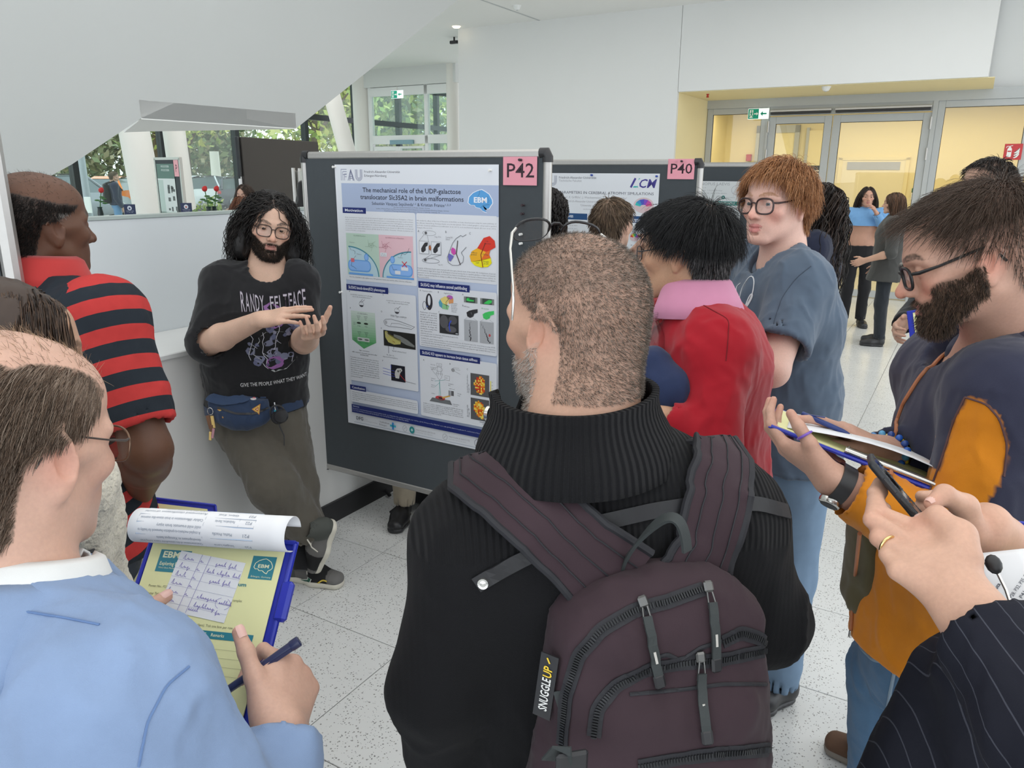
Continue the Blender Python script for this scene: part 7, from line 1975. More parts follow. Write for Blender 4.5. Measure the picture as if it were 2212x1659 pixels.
 # ---- striped polo
def build_polo():
 f=nrm([.80,.60,0]);l=np.array([-f[1],f[0],0])
 hd=Head(at(89,486,1.72),nrm([.52,.85,-.03]),scale=1.0,w=1.02,nose=1.05)
 J=dict(x=l,nb=at(92,618,1.74),ch=at(130,800,1.78),wa=at(160,960,1.83),pe=at(178,1095,1.89),W=[.180,.125,.172,.13,.172,.13],sh=(at(95,660,1.96),at(228,690,1.64)),el=(at(40,950,2.0),at(318,972,1.63)),wr=(at(250,1090,2.05),at(302,1060,1.86)),ra=(.058,.049,.049,.034))
 root=person('man with dark skin in red and navy striped polo shirt, seen from behind',J['pe'])
 skin=(.115,.052,.030)
 def sm(q):return scalp_mask(q,.055,-.07,.012)*(q[:,2]<np.interp(q[:,1],[-.10,-.05,.0,.05],[.075,.062,.050,.046]))*1.
 h=[dict(w=J['wr'][1],d=(-.05,.9,.15),n=(.7,-.1,-.6),side=1,curl=((.5,.7,.4),)*4)]
 P,Q,jt,c=body(root,hd,J,skin,h,res=.0034,hres=.004,paint=dict(lip=(.10,.035,.03),brow=(.02,.015,.012),red=.15,scalp=(sm,(.02,.014,.011),.8)),build=dict(ear=1.08))
 hd.eyes(root)
 m=(sm(hd.loc(P))>.5)&(np.linalg.norm(P-hd.c,axis=1)<.17)
 hp,hn=grow_points(P,Q,m,9000,4);lq=hd.loc(hp)
 cl=np.where(((lq[:,1]>.0)&(lq[:,2]<.03))[:,None],np.array([[.30,.28,.26]]),np.array([[.014,.011,.010]]))
 strands('hair',hp,hn,.011,root,cl,comb=hd.D(0,-.5,-.6),seg=3,r0=.00045,lift=.55,jitter=.22,seed=5,colvar=.4)
 tp,tn=grow_points(P,Q,(scalp_mask(hd.loc(P),.055,-.07,.012)>0)&~m&(np.linalg.norm(P-hd.c,axis=1)<.17),500,7)
 strands('crown_hair',tp,tn,.008,root,[(.02,.016,.014),(.12,.10,.09)],comb=hd.D(0,-.6,-.2),seg=2,r0=.00025,lift=.5,jitter=.3,seed=6)
 sm_=stripe_fabric('red_navy_stripe',(.46,.040,.038),(.018,.024,.032),.0635,.35)
 s1,e1_=J['sh'][1],J['el'][1];v1=nrm(e1_-s1)
 def scol(P,N):
  t1=(P-s1)@v1;perp=np.linalg.norm(P-s1-t1[:,None]*v1,axis=1)
  out=(P-s1)@nrm(J['sh'][1]-J['sh'][0])
  sl=(out>.012)&(perp<.12)&(t1>-.10)
  slope=(P-J['nb'])@f*.10+(P-J['nb'])@l*.16
  co=np.where(sl,t1*1.0+.002,(J['nb'][2]-P[:,2])*.97+slope)
  # the plain red hem band of the sleeve
  c=np.zeros((len(P),3));c[:,0]=co;return c
 so,SP,SQ=top(root,'polo_shirt',sm_,J,inf=.018,sleeve=(.46,.42),sr=(.082,.074,.07,.05),hem=J['pe']+V3(.01,0,-.09),hem_n=(0,0,-1),flare=.016,res=.0070,col=scol,fold=[dict(amp=.005,scale=(8,8,5),seed=31.),dict(amp=.0025,scale=(18,18,12),seed=2.)])
 q=s1+(e1_-s1)*.84;red=fabric('red_pique',(.46,.040,.038),.85,1000,.3)
 up=nrm(J['nb']-J['ch']+V3(0,0,.5))
 collar_ring(root,'collar',red,J['nb']+V3(.0,.0,.010),nrm(hd.c-J['nb']+V3(0,0,.05)),l,[(.074,.050),(.079,.060),(.088,.050),(.104,.012),(.112,-.012)],a0=math.radians(95),span=math.radians(345),sx=1.0,sy=.98,thick=.003)
 trousers(root,fabric('dark_blue_denim',(.020,.030,.055),.9,900,.5,.2),(at(140,1180,1.95),at(215,1180,1.90)),(at(170,1420,2.1),at(250,1420,2.06)),(J['pe']*[1,1,0]+V3(-.05,.10,.08),J['pe']*[1,1,0]+V3(.12,.0,.08)),l,J['pe'],res=.012,W=(.18,.135),fold=[dict(amp=.006,scale=(10,10,5),seed=2.)])
 for x,y in((-.07,.08),(.10,-.02)):shoe(root,J['pe']*[1,1,0]+V3(x,y,0),f,upper=M['black_plastic'],sole=M['black_plastic'],res=.01)
 # his own clipboard, mostly hidden
 e,P_,ax=clipboard(at(262,1066,1.96),at(366,1078,1.98)-at(262,1066,1.96),(.15,-.40,-.85),np.cross((.15,-.40,-.85),at(366,1078,1.98)-at(262,1066,1.96)),W=.235,label='blue clipboard half hidden in front of the striped polo man',clip=False)
 pp=MB().box(P_(.112,.16,-.0045),(.200,.29,.001),ax).build('score_sheet',YEL);tag(pp,'yellow sheet on the clipboard of the striped polo man','paper')
 pp2=MB().box(P_(.112,.16,.0012),(.200,.29,.001),ax).build('score_sheet',YEL);tag(pp2,'yellow sheet at the front of the half hidden clipboard','paper')
build_polo()
# ---- woman with brown hair and white knit
def build_knit():
 f=nrm([.80,.60,0]);l=np.array([-f[1],f[0],0])
 hd=Head(at(24,768,1.20),nrm([.83,.52,-.12]),scale=.96,w=.98,nose=.9)
 J=dict(x=l,nb=at(15,965,1.24),ch=at(60,1130,1.30),wa=at(90,1300,1.38),pe=at(105,1440,1.44),W=[.150,.105,.135,.105,.165,.12],sh=(at(-60,1010,1.38),at(110,1060,1.16)),el=(at(-60,1300,1.5),at(165,1330,1.22)),wr=(at(60,1420,1.6),at(170,1480,1.40)),ra=(.046,.038,.036,.026))
 root=person('woman with long brown hair in cream knit cardigan, between polo and blazer men',J['pe'])
 skin=(.50,.30,.20)
 sc=lambda q:scalp_mask(q,.072,-.08,.0)*1.
 P,Q,jt,c=body(root,hd,J,skin,[dict(w=J['wr'][1],d=(.1,.8,.1),n=(.4,-.2,.8),side=1)],res=.0034,hres=.006,paint=dict(lip=(.40,.13,.12),brow=(.05,.03,.02),red=.4,scalp=(sc,(.045,.025,.016),.95)))
 hd.eyes(root)
 F=SDF(*bounds([hd.c,hd.c-V3(0,0,.22)],.22),.008);E=lambda c_,r,k=.03,op='add':F.ell(hd.P(*c_),r,hd.ax,k,op)
 E((0,-.025,.042),(.084,.100,.083));E((0,-.070,-.06),(.086,.062,.15));E((.075,-.02,-.08),(.026,.05,.14));E((-.072,-.02,-.08),(.026,.05,.14));E((0,.10,-.05),(.066,.085,.12),.02,'sub')
 hm=mat('brown_hair_mass',(.040,.022,.014),.5,var=.25)
 cloth('hair',F,hm,root,fold=[dict(amp=.004,scale=(40,40,6),seed=4.)])
 hp,hn=grow_points(P,Q,(sc(hd.loc(P))>0)&(np.linalg.norm(P-hd.c,axis=1)<.17),2600,9)
 side=lambda p:np.sign(hd.loc(p)[:,:1])*hd.ax[0]*.9-V3(0,0,.3)-hd.ax[1]*.3
 strands('hair_locks',hp,hn,np.random.default_rng(1).uniform(.22,.36,len(hp)),root,[(.030,.016,.010),(.055,.030,.018),(.085,.048,.028),(.020,.011,.008)],comb=side,seg=9,r0=.0011,lift=.25,jitter=.12,seed=6,head=hd,shell=.012,flow=lambda p,t:np.array([0,0,-.9-.6*t])+np.sign(hd.loc(p)[:,:1])*hd.ax[0]*.25*(t<.4),tip=.4)
 km=mat('cream_bobble_knit',(.70,.66,.55),.95,var=.10,scale=40,bump=1.,bscale=110,bdist=.008,sheen=.3)
 top(root,'cardigan',km,J,inf=.026,sleeve=(1,1),sr=(.068,.060,.056,.046),hem=J['pe']-V3(0,0,.05),hem_n=(0,0,-1),flare=.02,res=.009,fold=[dict(amp=.004,scale=(40,40,40),seed=3.),dict(amp=.008,scale=(8,8,4),seed=8.)])
 trousers(root,fabric('dark_cloth',(.02,.02,.025)),tuple(J['pe']+l*s*.085-V3(0,0,.05)for s in(1,-1)),tuple(J['pe']*[1,1,0]+l*s*.09+V3(0,0,.47)for s in(1,-1)),tuple(J['pe']*[1,1,0]+l*s*.09+V3(0,0,.08)for s in(1,-1)),l,J['pe'],res=.014)
 for s in(1,-1):shoe(root,J['pe']*[1,1,0]+l*s*.09-f*.08,f,upper=M['black_plastic'],sole=M['black_plastic'],res=.011,L=.25)
 e=empty('shoulder_bag',J['pe'],0,'black shoulder bag strap on the cream cardigan','bag')
 MB().box(J['pe']-l*.25+V3(0,0,-.12),(.08,.26,.22),np.array([l,f,[0,0,1]]),.02).build('pouch',M['black_plastic'],e)
 pts=[at(186,1190,1.13),at(196,1225,1.13),at(206,1262,1.14),at(214,1300,1.15)]
 MB().tube(pts+[J['pe']-l*.25],[.012]*5,8).build('strap',M['black_plastic'],e,smooth=True)
build_knit()
# ---- blazer man with the score sheet
def build_blazer():
 f=nrm([.62,.78,0]);l=np.array([-f[1],f[0],0])
 hd=Head(at(22,958,.78),nrm([.32,.92,-.22]),scale=1.0,w=1.0,long=1.0)
 J=dict(x=l,nb=at(-5,1255,.765),ch=at(60,1560,.84),wa=at(90,1850,.93),pe=at(110,2050,1.0),W=[.175,.125,.17,.135,.175,.135],sh=(at(-160,1330,.95),at(255,1530,.715)),el=(at(-150,1700,1.10),at(560,1900,.78)),wr=(at(140,1425,.93),at(604,1585,.865)),ra=(.056,.047,.046,.031))
 root=person('man with thinning hair in light blue blazer, reading the yellow score sheet',J['pe'])
 skin=(.60,.37,.28)
 hands=[dict(w=J['wr'][1],d=at(634,1440,.93)-J['wr'][1],n=(.74,-.55,.32),side=1,curl=((.9,1.2,.6),(1.0,1.2,.6),(1.05,1.2,.6),(1.1,1.2,.5)),thumb=((.75,.62,.05),(.78,.62,.02),(.75,.62,.10)),spread=.03,scale=.93),dict(w=J['wr'][0],d=at(238,1345,1.0)-J['wr'][0],n=(-.55,-.1,.80),side=-1,curl=((.7,1.0,.6),(.8,1.1,.6),(.8,1.1,.6),(.8,1.1,.6)),thumb=((.75,.55,.0),(.9,.35,.05),(.95,.25,.12)),scale=1.0)]
 def sm(q):
  top_=(q[:,2]>np.interp(q[:,1],[-.10,-.06,-.02,.03,.07],[.082,.088,.074,.062,.058]))&(np.abs(q[:,0])<.058)
  return scalp_mask(q,.060,-.085,.012)*~top_
 P,Q,jt,c=body(root,hd,J,skin,hands,res=.0026,hres=.0024,paint=dict(lip=(.42,.2,.18),brow=(.2,.15,.1),red=.55,scalp=(lambda q:sm(q)*1.,(.17,.115,.08),.75)),build=dict(ear=1.15),neck=dict(r=.062,rb=.07))
 hd.eyes(root)
 nails(root,[jt[0][1][4],jt[1][1][4]],[hands[0]['n'],(.1,-.6,.8)],1.25,(.74,.46,.40))
 m=(sm(hd.loc(P))>0)&(np.linalg.norm(P-hd.c,axis=1)<.18)
 hp,hn=grow_points(P,Q,m>0,20000,4)
 comb=hd.D(0,-.75,-.55)
 hl=np.where(hd.loc(hp)[:,2]>.03,.032,.018)
 strands('hair',hp,hn,hl,root,[(.105,.066,.043),(.17,.115,.08),(.065,.042,.028),(.25,.19,.145)],comb=comb,seg=5,r0=.00030,lift=.22,jitter=.10,gravity=.3,seed=5,head=hd,shell=.006,colvar=.3)
 tp,tn=grow_points(P,Q,(scalp_mask(hd.loc(P),.065,-.07,.012)>0)&~(m>0)&(np.linalg.norm(P-hd.c,axis=1)<.18),700,7)
 strands('crown_hair',tp,tn,.012,root,[(.40,.28,.18),(.22,.15,.10)],comb=hd.D(.2,-.7,.1),seg=4,r0=.00020,lift=.5,jitter=.3,seed=6)
 bm=mat('light_blue_blazer_cloth',(.225,.310,.475),.85,0,.16,14,.5,1100,.0008,.2,None,.1)
 so,SP,SQ=top(root,'blazer',bm,J,inf=.022,sleeve=(1,1.0),sr=(.080,.068,.060,.046),hem=J['pe']-V3(0,0,.10),hem_n=(0,0,-1),flare=.015,res=.0065,neck_cut=(hd.P(0,.0,-.05),J['nb']+f*.05,.066,.075),fold=[dict(amp=.0065,scale=(8,8,5),seed=51.),dict(amp=.003,scale=(18,18,10),seed=2.)])
 bv=bvh_of(SP,SQ)
 seam_m=mat('blazer_seam',(.12,.20,.38),.9)
 for pts in([(408,1440),(360,1480),(318,1560),(300,1655)],[(0,1320),(60,1322),(140,1335),(215,1350)]):
  p_,n_=lay(bv,pts,.0006,24)
  if len(p_)>3:MB().tube(p_,.0012,6).build('seam',seam_m,so)
 up=nrm(hd.c-J['nb'])
 wsh=fabric('white_shirt_cloth',(.74,.75,.74),.8,1200,.2)
 collar_ring(root,'shirt_collar',wsh,J['nb']+V3(.01,.01,.0),up,l,[(.070,.010),(.075,.020),(.082,.016),(.094,-.01),(.104,-.05)],a0=math.radians(100),span=math.radians(340),thick=.003,sy=.98)
 collar_ring(root,'blazer_collar',bm,J['nb']+V3(.005,.005,-.012),up,l,[(.082,-.005),(.092,.014),(.102,.006),(.125,-.040),(.145,-.075)],a0=math.radians(120),span=math.radians(300),thick=.006,sy=.98)
 trousers(root,fabric('grey_trouser_cloth',(.10,.10,.11)),tuple(J['pe']+l*s*.09-V3(0,0,.05)for s in(1,-1)),tuple(J['pe']*[1,1,0]+l*s*.10+V3(0,0,.46)for s in(1,-1)),tuple(J['pe']*[1,1,0]+l*s*.10+V3(0,0,.08)for s in(1,-1)),l,J['pe'],res=.016)
 for s in(1,-1):shoe(root,J['pe']*[1,1,0]+l*s*.10-f*.08,f,upper=M['black_plastic'],sole=M['black_plastic'],res=.011)
 glasses(hd,'thin metal rimmed glasses worn by the man in the blazer',lens=(.0255,.019),col=mat('bronze_wire',(.20,.13,.09),.3,.8),rim=.0010,square=2.3,temple_col=mat('dark_temple',(.05,.035,.03),.35))
 # clipboard with score sheet, note and folded back list
 TL,TR=at(332,1150,1.09),at(645,1170,1.03);w=nrm(TR-TL);ph=math.radians(47);d=V3(0,-math.cos(ph),-math.sin(ph));d=nrm(d-w*(d@w));n=np.cross(d,w);n=n if n[2]>0 else -n
 W=np.linalg.norm(TR-TL)
 e,P_,ax=clipboard(TL,w,d,n,W=W,L=.335,label='blue clipboard held by the man in the blue blazer',clip=False)
 sh=MB().box(P_(W/2-.004,.170,.0022),(W-.022,.318,.0016),ax,.0003).build('score_sheet',YEL);tag(sh,'yellow score sheet with ticked boxes on the blue clipboard','paper')
 p=Print();TLQ=(.03,.22,.28);YW=(.78,.80,.55);GI=(.22,.22,.14);X0=.018
 p.z=.0003
 k=(W-.022)/.210
 p.rect(.018*k,.040,.050*k,.040,TLQ);p.rect(.165*k,.040,.036*k,.040,TLQ);p.up()
 p.text(.023*k,.054,.011,'EBM',YW,width=.028*k,bold=.03);p.text(.022*k,.068,.0065,'Exploring Brain Mechanics',YW,width=.065*k,bold=.01);p.text(.022*k,.074,.003,'Winter Brain Mechanics Symposium',YW,width=.045*k,res=1)
 A=[(-.5,.1),(-.46,-.16),(-.30,-.34),(-.12,-.44),(.06,-.50),(.20,-.42),(.36,-.30),(.48,-.06),(.50,.10),(.42,.22),(.30,.30),(.26,.5),(.10,.40),(0,.30),(-.18,.32),(-.26,.20),(-.40,.22),(-.5,.1)]
 p.line([(.184*k+a*.028*k,.057+b*.026)for a,b in A],.0011,YW);p.text(.184*k,.060,.006,'EBM',YW,width=.017*k,align='c',bold=.02);p.text(.184*k,.077,.003,'Erlangen, Germany',YW,width=.03*k,align='c',res=1)
 p.text(.120*k,.094,.0062,'Symposium',TLQ,width=.046*k,bold=.02)
 for y,s_,w_ in((.1075,'Poster No.: P23',.030),(.1205,'Poster Title: Automated classification of nuclei in whole slide brain tissue samples',.150),(.133,'Presenter: Keti Gilavi',.042),(.146,'Jury Member:',.026),(.166,'Please rate each criterion from 1 (weak) to 5 (excellent). Tick one box per row.',.148)):p.text(.016*k,y,.0042,s_,GI,width=w_*k,res=2)
 def scribble(x,y,word,h,wd,col,slant=.35):
  r_=random.Random(word);xx=x;pts=[]
  for ch in word:
   if ch==' ':
    if len(pts)>1:p.line(pts,.00055,col)
    pts=[];xx+=wd/len(word);continue
   t_=h*(1.7 if ch in 'hlktbdfj/P' else .7);dn=h*.7 if ch in 'gjpyf/' else 0;s_=wd/len(word)
   pts+=[(xx,y),(xx+s_*.25+slant*t_*.5,y-t_),(xx+s_*.45-slant*dn,y+dn),(xx+s_*.7,y-h*.5*r_.random()),(xx+s_,y)];xx+=s_
  if len(pts)>1:p.line(pts,.00055,col)
 scribble(.048*k,.147,'gerhard jolraph',.0046,.085*k,(.10,.10,.22))
 p.rect(.014*k,.172,.182*k,.0125,TLQ);p.up()
 p.text(.017*k,.1805,.0052,'Criterion',YW,width=.02*k,bold=.01)
 for i in range(5):p.text((.083+.0105*i)*k,.1805,.0052,str(i+1),YW,align='c',bold=.02)
 p.text(.134*k,.1805,.0052,'Remarks',YW,width=.020*k,bold=.01)
 for i,s_ in enumerate(('Design and Layout','Quality of Research','Clarity of Presentation','Response to Questions','Overall Impression')):
  y=.1945+.0135*i;p.text(.016*k,y,.0042,s_,GI,width=(.034,.037,.042,.04,.036)[i]*k,res=2);p.line([(.014*k,y+.0055),(.196*k,y+.0055)],.0003,GI)
  for j in range(5):
   x=(.083+.0105*j)*k;p.line([(x-.0021,y-.0038),(x+.0021,y-.0038),(x+.0021,y+.0004),(x-.0021,y+.0004),(x-.0021,y-.0038)],.0005,GI)
  j=(3,1,2,3,4)[i];x=(.083+.0105*j)*k
  if i<4:p.line([(x-.002,y-.004),(x,y+.001),(x+.003,y-.006)],.0006,(.1,.1,.22));p.line([(x-.002,y+.001),(x+.003,y-.005)],.0006,(.1,.1,.22))
 p.line([(.014*k,.1845),(.014*k,.2545)],.0003,GI);p.line([(.196*k,.1845),(.196*k,.2545)],.0003,GI)
 for i in range(4):p.line([(.02*k,.277+.0115*i),(.194*k,.277+.0115*i)],.0003,GI)
 scribble(.118*k,.2755,'dont does',.004,.045*k,(.1,.1,.22));scribble(.13*k,.287,'//',.003,.008,(.1,.1,.22));p.text(.14*k,.318,.0042,'and not',GI,width=.014*k,res=1)
 for i in range(len(p.v)):p.v[i][:,1]=p.v[i][:,1]*.77-.018
 so_=P_(.007,.011,.0030);p.on('print',so_,w,d,sh)
 # handwritten note
 no=nrm(w+d*.10);nd=nrm(d-no*(d@no));N0=P_(.058,.024,.0036)
 nt_=MB().box(N0+no*.053+nd*.040,(.106,.080,.0006),np.array([no,nd,n])).build('paper_note',M['paper']);tag(nt_,'small white handwritten note lying on the yellow score sheet','paper')
 p=Print();PI=(.20,.16,.50);LG=(.42,.44,.60)
 for i in range(6):p.line([(0,.012+.0115*i),(.106,.012+.0115*i)],.0003,LG)
 p.line([(.036,.0),(.030,.078)],.0005,PI);p.line([(.050,.0),(.044,.078)],.0005,PI)
 for i,(a,b,c_)in enumerate((('P3a','2','good job'),('P4y','6','bad style but'),('PIP','4','good job'),('P35','2',''),('P57','4','Thompson'),('P42','','building'))):
  y=.0105+.0115*i;scribble(.008-.0012*i,y,a,.0042,.018,PI);
  if b:scribble(.036-.001*i,y,b,.004,.006,PI)
  if c_:scribble(.052+(.01 if i in(0,2)else 0),y,c_,.0038,.0042*len(c_),PI)
 scribble(.088,.058,'method',.0034,.02,PI);p.ring(.096,.057,.013,.008,.0004,PI,120,240);p.ring(.093,.057,.013,.008,.0004,PI,-60,60);scribble(.046,.0735,'Timol',.004,.016,PI);scribble(.088,.0715,'/-',.003,.008,PI)
 p.on('handwriting',N0+n*.0004,no,nd,nt_)
 # list folded back over the top edge
 R=.022;Lw=W+.012;o0=P_(-.010,.030,.0045);V=[];F=[];m_=15
 prof=[(.012-.0,.052)];
 path=[(0.062,.004)]+[(.030+R*math.sin(t)*.9,.031-R*math.cos(t)*.95+0.004)for t in np.linspace(1.2,-1.9,m_)]+[(.010,.002)]
 path=[(.022+R*1.05*math.cos(t),.0225+R*.92*math.sin(t))for t in np.linspace(-.55,math.pi+.9,26)]
 nx=10
 for i in range(nx+1):
  for(y,z)in path:V.append(P_(-.010+Lw*i/nx,y-.026,z*(1+.04*math.sin(i*.6))))
 k_=len(path)
 for i in range(nx):
  for j in range(k_-1):q=i*k_+j;F.append((q,q+1,q+k_+1,q+k_))
 lo=link('folded_list',mesh_np('folded_list',V,quads=F),M['paper']);tag(lo,'white printed list rolled back over the top of the clipboard','paper')
 md=lo.modifiers.new('thick','SOLIDIFY');md.thickness=.0008
 # table printed on its outer face, upside down to the reader
 p=Print();BLU=(.52,.62,.76);TX=(.25,.29,.36);arc=np.concatenate([[0],np.cumsum([math.hypot(path[i+1][0]-path[i][0],path[i+1][1]-path[i][1])for i in range(k_-1)])]);
 rows=[('P20','Saugata Lama',('Characterization of the extracellular matrix during brain','development in Xenopus laevis')),('P21','Mathis, Priscilla',('A coupled mechanics-to-prediction framework for healthy to','mild mild traumatic brain injury')),('P22','Pandanaboyu, Sharvita',('Cellular differentiation in brain tissue-like matrices','')),('P23','Gilavi, Keti',('Automated classification of nuclei','in whole slide brain tissue samples'))]
 y=.004
 for i,(a,b,c_)in enumerate(rows):
  hgt=(.0165,.0165,.011,.020)[i]
  if i%2:p.rect(.036,y,.182,hgt,BLU)
  p.up(.00005)
  for x in(.036,.060,.112,.218):p.line([(x,y),(x,y+hgt)],.0003,TX)
  p.line([(.036,y),(.218,y)],.0003,TX)
  p.text(.040,y+.008,.0042,a,TX,width=.010,res=2);p.text(.066,y+.008,.0038,b,TX,width=.03,res=2)
  for j,t_ in enumerate(c_):
   if t_:p.text(.114,y+.0075+.007*j,.0038,t_,TX,width=.10-.03*j,res=2)
  y+=hgt
 v,t_,c_=p.arrays();
 # rows start at the roll's lower front edge and climb over the top, reading towards the holder's right to left
 Vp=[]
 for x,yy,z in v:
  s_=.008+yy;i=int(np.clip(np.searchsorted(arc,s_)-1,0,k_-2));u_=(s_-arc[i])/(arc[i+1]-arc[i])
  a_=np.array(path[i])*(1-u_)+np.array(path[i+1])*u_;cen=np.array([.022,.0225]);o_=a_-cen;o_/=np.linalg.norm(o_);xx=Lw-.010-x-.012
  a_=a_+o_*(.0009+z);Vp.append(P_(xx,a_[0]-.026,a_[1]*(1+.04*math.sin((xx+.010)/Lw*nx*.6))))
 link('print',mesh_np('print',Vp,tris=t_,col=c_,smooth=False),M['ink'],lo)
 # pen in the right hand
 a,b=at(583,1428,.905),at(647,1384,.915)
 pe=empty('pen',(a+b)/2,0,'dark navy ballpoint pen in the right hand of the blazer man','pen')
 dv=nrm(b-a);nv=mat('navy_pen_plastic',(.022,.028,.085),.3)
 MB().tube([a-dv*.075,a-dv*.06,a,b-dv*.012],[.0015,.0046,.0052,.0058],12).build('barrel',nv,pe,smooth=True)
 MB().tube([b-dv*.012,b-dv*.010,b-dv*.001,b],[.0060,.0066,.0066,.0056],12).build('cap',nv,pe,smooth=True)
 MB().box(b-dv*.03+np.cross(dv,[0,0,1])*.0065,(.004,.035,.002),frame(np.cross(dv,[0,0,1]),np.cross(dv,np.cross(dv,[0,0,1])))).build('clip',nv,pe)
build_blazer()
# ------------------------------------------------------------------ people at the right: red sweater, grey blue T-shirt, hooded jacket
def build_red():
 f=nrm([-.90,.42,0]);l=np.array([-f[1],f[0],0])
 hd=Head(at(1478,541,1.83),nrm([-.84,.545,-.05]),scale=1.0,w=1.0,nose=.92)
 J=dict(x=l,nb=at(1500,655,1.84),ch=at(1530,790,1.90),wa=at(1530,930,1.97),pe=at(1530,1050,2.02),W=[.160,.118,.155,.115,.165,.12],sh=(at(1545,758,1.76),at(1440,710,2.02)),el=(at(1535,970,1.70),at(1415,880,2.05)),wr=(at(1430,900,1.70),at(1462,772,1.86)),ra=(.052,.045,.043,.029))
 root=person('man with black hair in red sweater over pink collar, holding a bottle',J['pe'])
 skin=(.52,.30,.19)
 sc=lambda q:scalp_mask(q,.068,-.08,.010)*1.
 hands=[dict(w=J['wr'][1],d=(-.72,-.25,.10),n=(.1,.5,.5),side=1,curl=((.6,.9,.5),(.7,.9,.5),(.75,.9,.5),(.8,.9,.5)),thumb=((.8,.3,.6),(.9,.1,.5),(.9,0,.4))),dict(w=J['wr'][0],d=(-.9,.3,.05),n=(0,-.6,.8),side=-1,curl=((.4,.5,.3),)*4)]
 P,Q,jt,c=body(root,hd,J,skin,hands,res=.0028,hres=.003,paint=dict(lip=(.42,.16,.14),brow=(.015,.012,.012),red=.3,scalp=(sc,(.02,.018,.018),.9)))
 hd.eyes(root)
 hp,hn=grow_points(P,Q,(scalp_mask(hd.loc(P),.064,-.08,.010)>0)&(np.linalg.norm(P-hd.c,axis=1)<.17),9000,9)
 q=hd.loc(hp);ln=np.interp(q[:,2],[-.08,-.02,.03,.07],[.016,.026,.050,.060])+.018*(q[:,1]<-.07)*(q[:,2]>.03)
 cl=np.where(((q[:,2]<.012)&(np.random.default_rng(2).random(len(q))<.35))[:,None],[[.20,.19,.19]],[[.010,.010,.011]])
 comb=lambda p:hd.ax[1]*(.55-1.3*(hd.loc(p)[:,1:2]<-.01))-V3(0,0,.45)*(hd.loc(p)[:,2:3]<.06)+V3(0,0,.1)
 strands('hair',hp,hn,ln,root,cl,comb=whorl(hd,(0,-.06,.10),.35,.15),seg=6,r0=.0007,lift=.22,jitter=.15,gravity=.45,seed=5,head=hd,shell=.008,tip=.15,colvar=.4)
 m=mat('red_fine_knit',(.36,.008,.018),.85,0,.06,30,.45,1300,.0006,.2,None,.2)
 so,SP,SQ=top(root,'sweater',m,J,inf=.022,sleeve=(1,1),sr=(.078,.066,.060,.046),hem=J['pe']+V3(0,0,.03),hem_n=(0,0,-1),flare=.006,res=.0065,neck_cut=(hd.P(0,0,-.05),J['nb']+f*.05,.060,.070),fold=[dict(amp=.006,scale=(8,8,6),seed=71.),dict(amp=.003,scale=(18,18,12),seed=2.)])
 bv=bvh_of(SP,SQ)
 sm=mat('red_seam',(.17,.004,.008),.9)
 for pts in([(1520,660),(1575,690),(1572,740),(1568,780)],):
  p_,n_=lay(bv,pts,.0004,20)
  if len(p_)>3:MB().tube(p_,.0012,6).build('seam',sm,so)
 pk=fabric('pink_poplin',(.60,.25,.38),.8,1100,.2)
 up=nrm(hd.c-J['nb']+V3(.02,0,.1))
 collar_ring(root,'collar',pk,J['nb']+V3(.004,.0,-.004),up,l,[(.066,.052),(.071,.062),(.080,.054),(.100,.012),(.116,-.026)],a0=math.radians(108),span=math.radians(325),thick=.003,sy=1.02,tip=.075)
 trousers(root,fabric('dark_slate_cloth',(.03,.034,.045)),tuple(J['pe']+l*s*.085-V3(0,0,.05)for s in(1,-1)),tuple(J['pe']*[1,1,0]+l*s*.09+V3(0,0,.46)for s in(1,-1)),tuple(J['pe']*[1,1,0]+l*s*.09+V3(0,0,.08)for s in(1,-1)),l,J['pe'],res=.013)
 for s in(1,-1):shoe(root,J['pe']*[1,1,0]+l*s*.09-f*.08,f,upper=M['black_plastic'],sole=M['black_plastic'],res=.010)
 glasses(hd,'thin dark grey glasses worn by the man in red',lens=(.0245,.018),col=mat('dark_grey_wire',(.06,.06,.065),.35,.6),rim=.0011,square=2.8)
 # name badge
 bc=at(1464,717,1.78);bn=nrm([-.75,-.62,.1]);bx=nrm(np.cross([0,0,1],bn));by=np.cross(bn,bx)
 e=MB().box(bc,(.052,.085,.0012),np.array([bx,by,bn])).build('name_badge',M['paper']);tag(e,'white name badge hanging from the pink collar of the man in red','badge')
 p=Print();p.text(.026,.018,.007,'Shu-S.',GREY,width=.022,align='c',res=2);p.text(.026,.056,.005,'University of',LGREY,width=.032,align='c',res=2);p.text(.026,.070,.005,'Leeds',LGREY,width=.018,align='c',res=2)
 w_=bx if bx@_R>0 else -bx
 p.on('lettering',bc-w_*.026+by*.0425+bn*.0008,w_,-by,e)
 MB().tube([bc+by*.043,bc+by*.075+V3(.01,.01,0)],.0012,5).build('cord',M['paper'],e)
 # bottle in the right hand
 g=glass_mat('clear_plastic',(.95,.97,.97,1),.02,1.30)
 b0=at(1413,800,1.80);b1=at(1408,676,1.80);ax=frame(b1-b0);hgt=np.linalg.norm(b1-b0)
 e=empty('water_bottle',b0,0,'clear plastic bottle without cap held by the man in red','bottle')
 R=.034;prof=[(0,-.06),(R*.8,-.06),(R,-.05),(R,.02),(R*.97,.035),(R,.05),(R*.86,.075),(.022,.100),(.0155,.113),(.0150,hgt-.020),(.0190,hgt-.018),(.0190,hgt-.015),(.0148,hgt-.013),(.0150,hgt)]
 inner=[(max(r-.0012,0),h+(.0012 if h<0 else 0))for r,h in prof][::-1]
 MB().lathe(b0,prof+inner,32,ax).build('bottle_wall',g,e,smooth=True)
 t=MB()
 for k in range(3):t.tube([b0+ax[2]*(hgt-.004-.0035*k)+(ax[0]*math.cos(a)+ax[1]*math.sin(a))*.0156 for a in np.linspace(0,6.28,25)[:-1]],.0009,5,True)
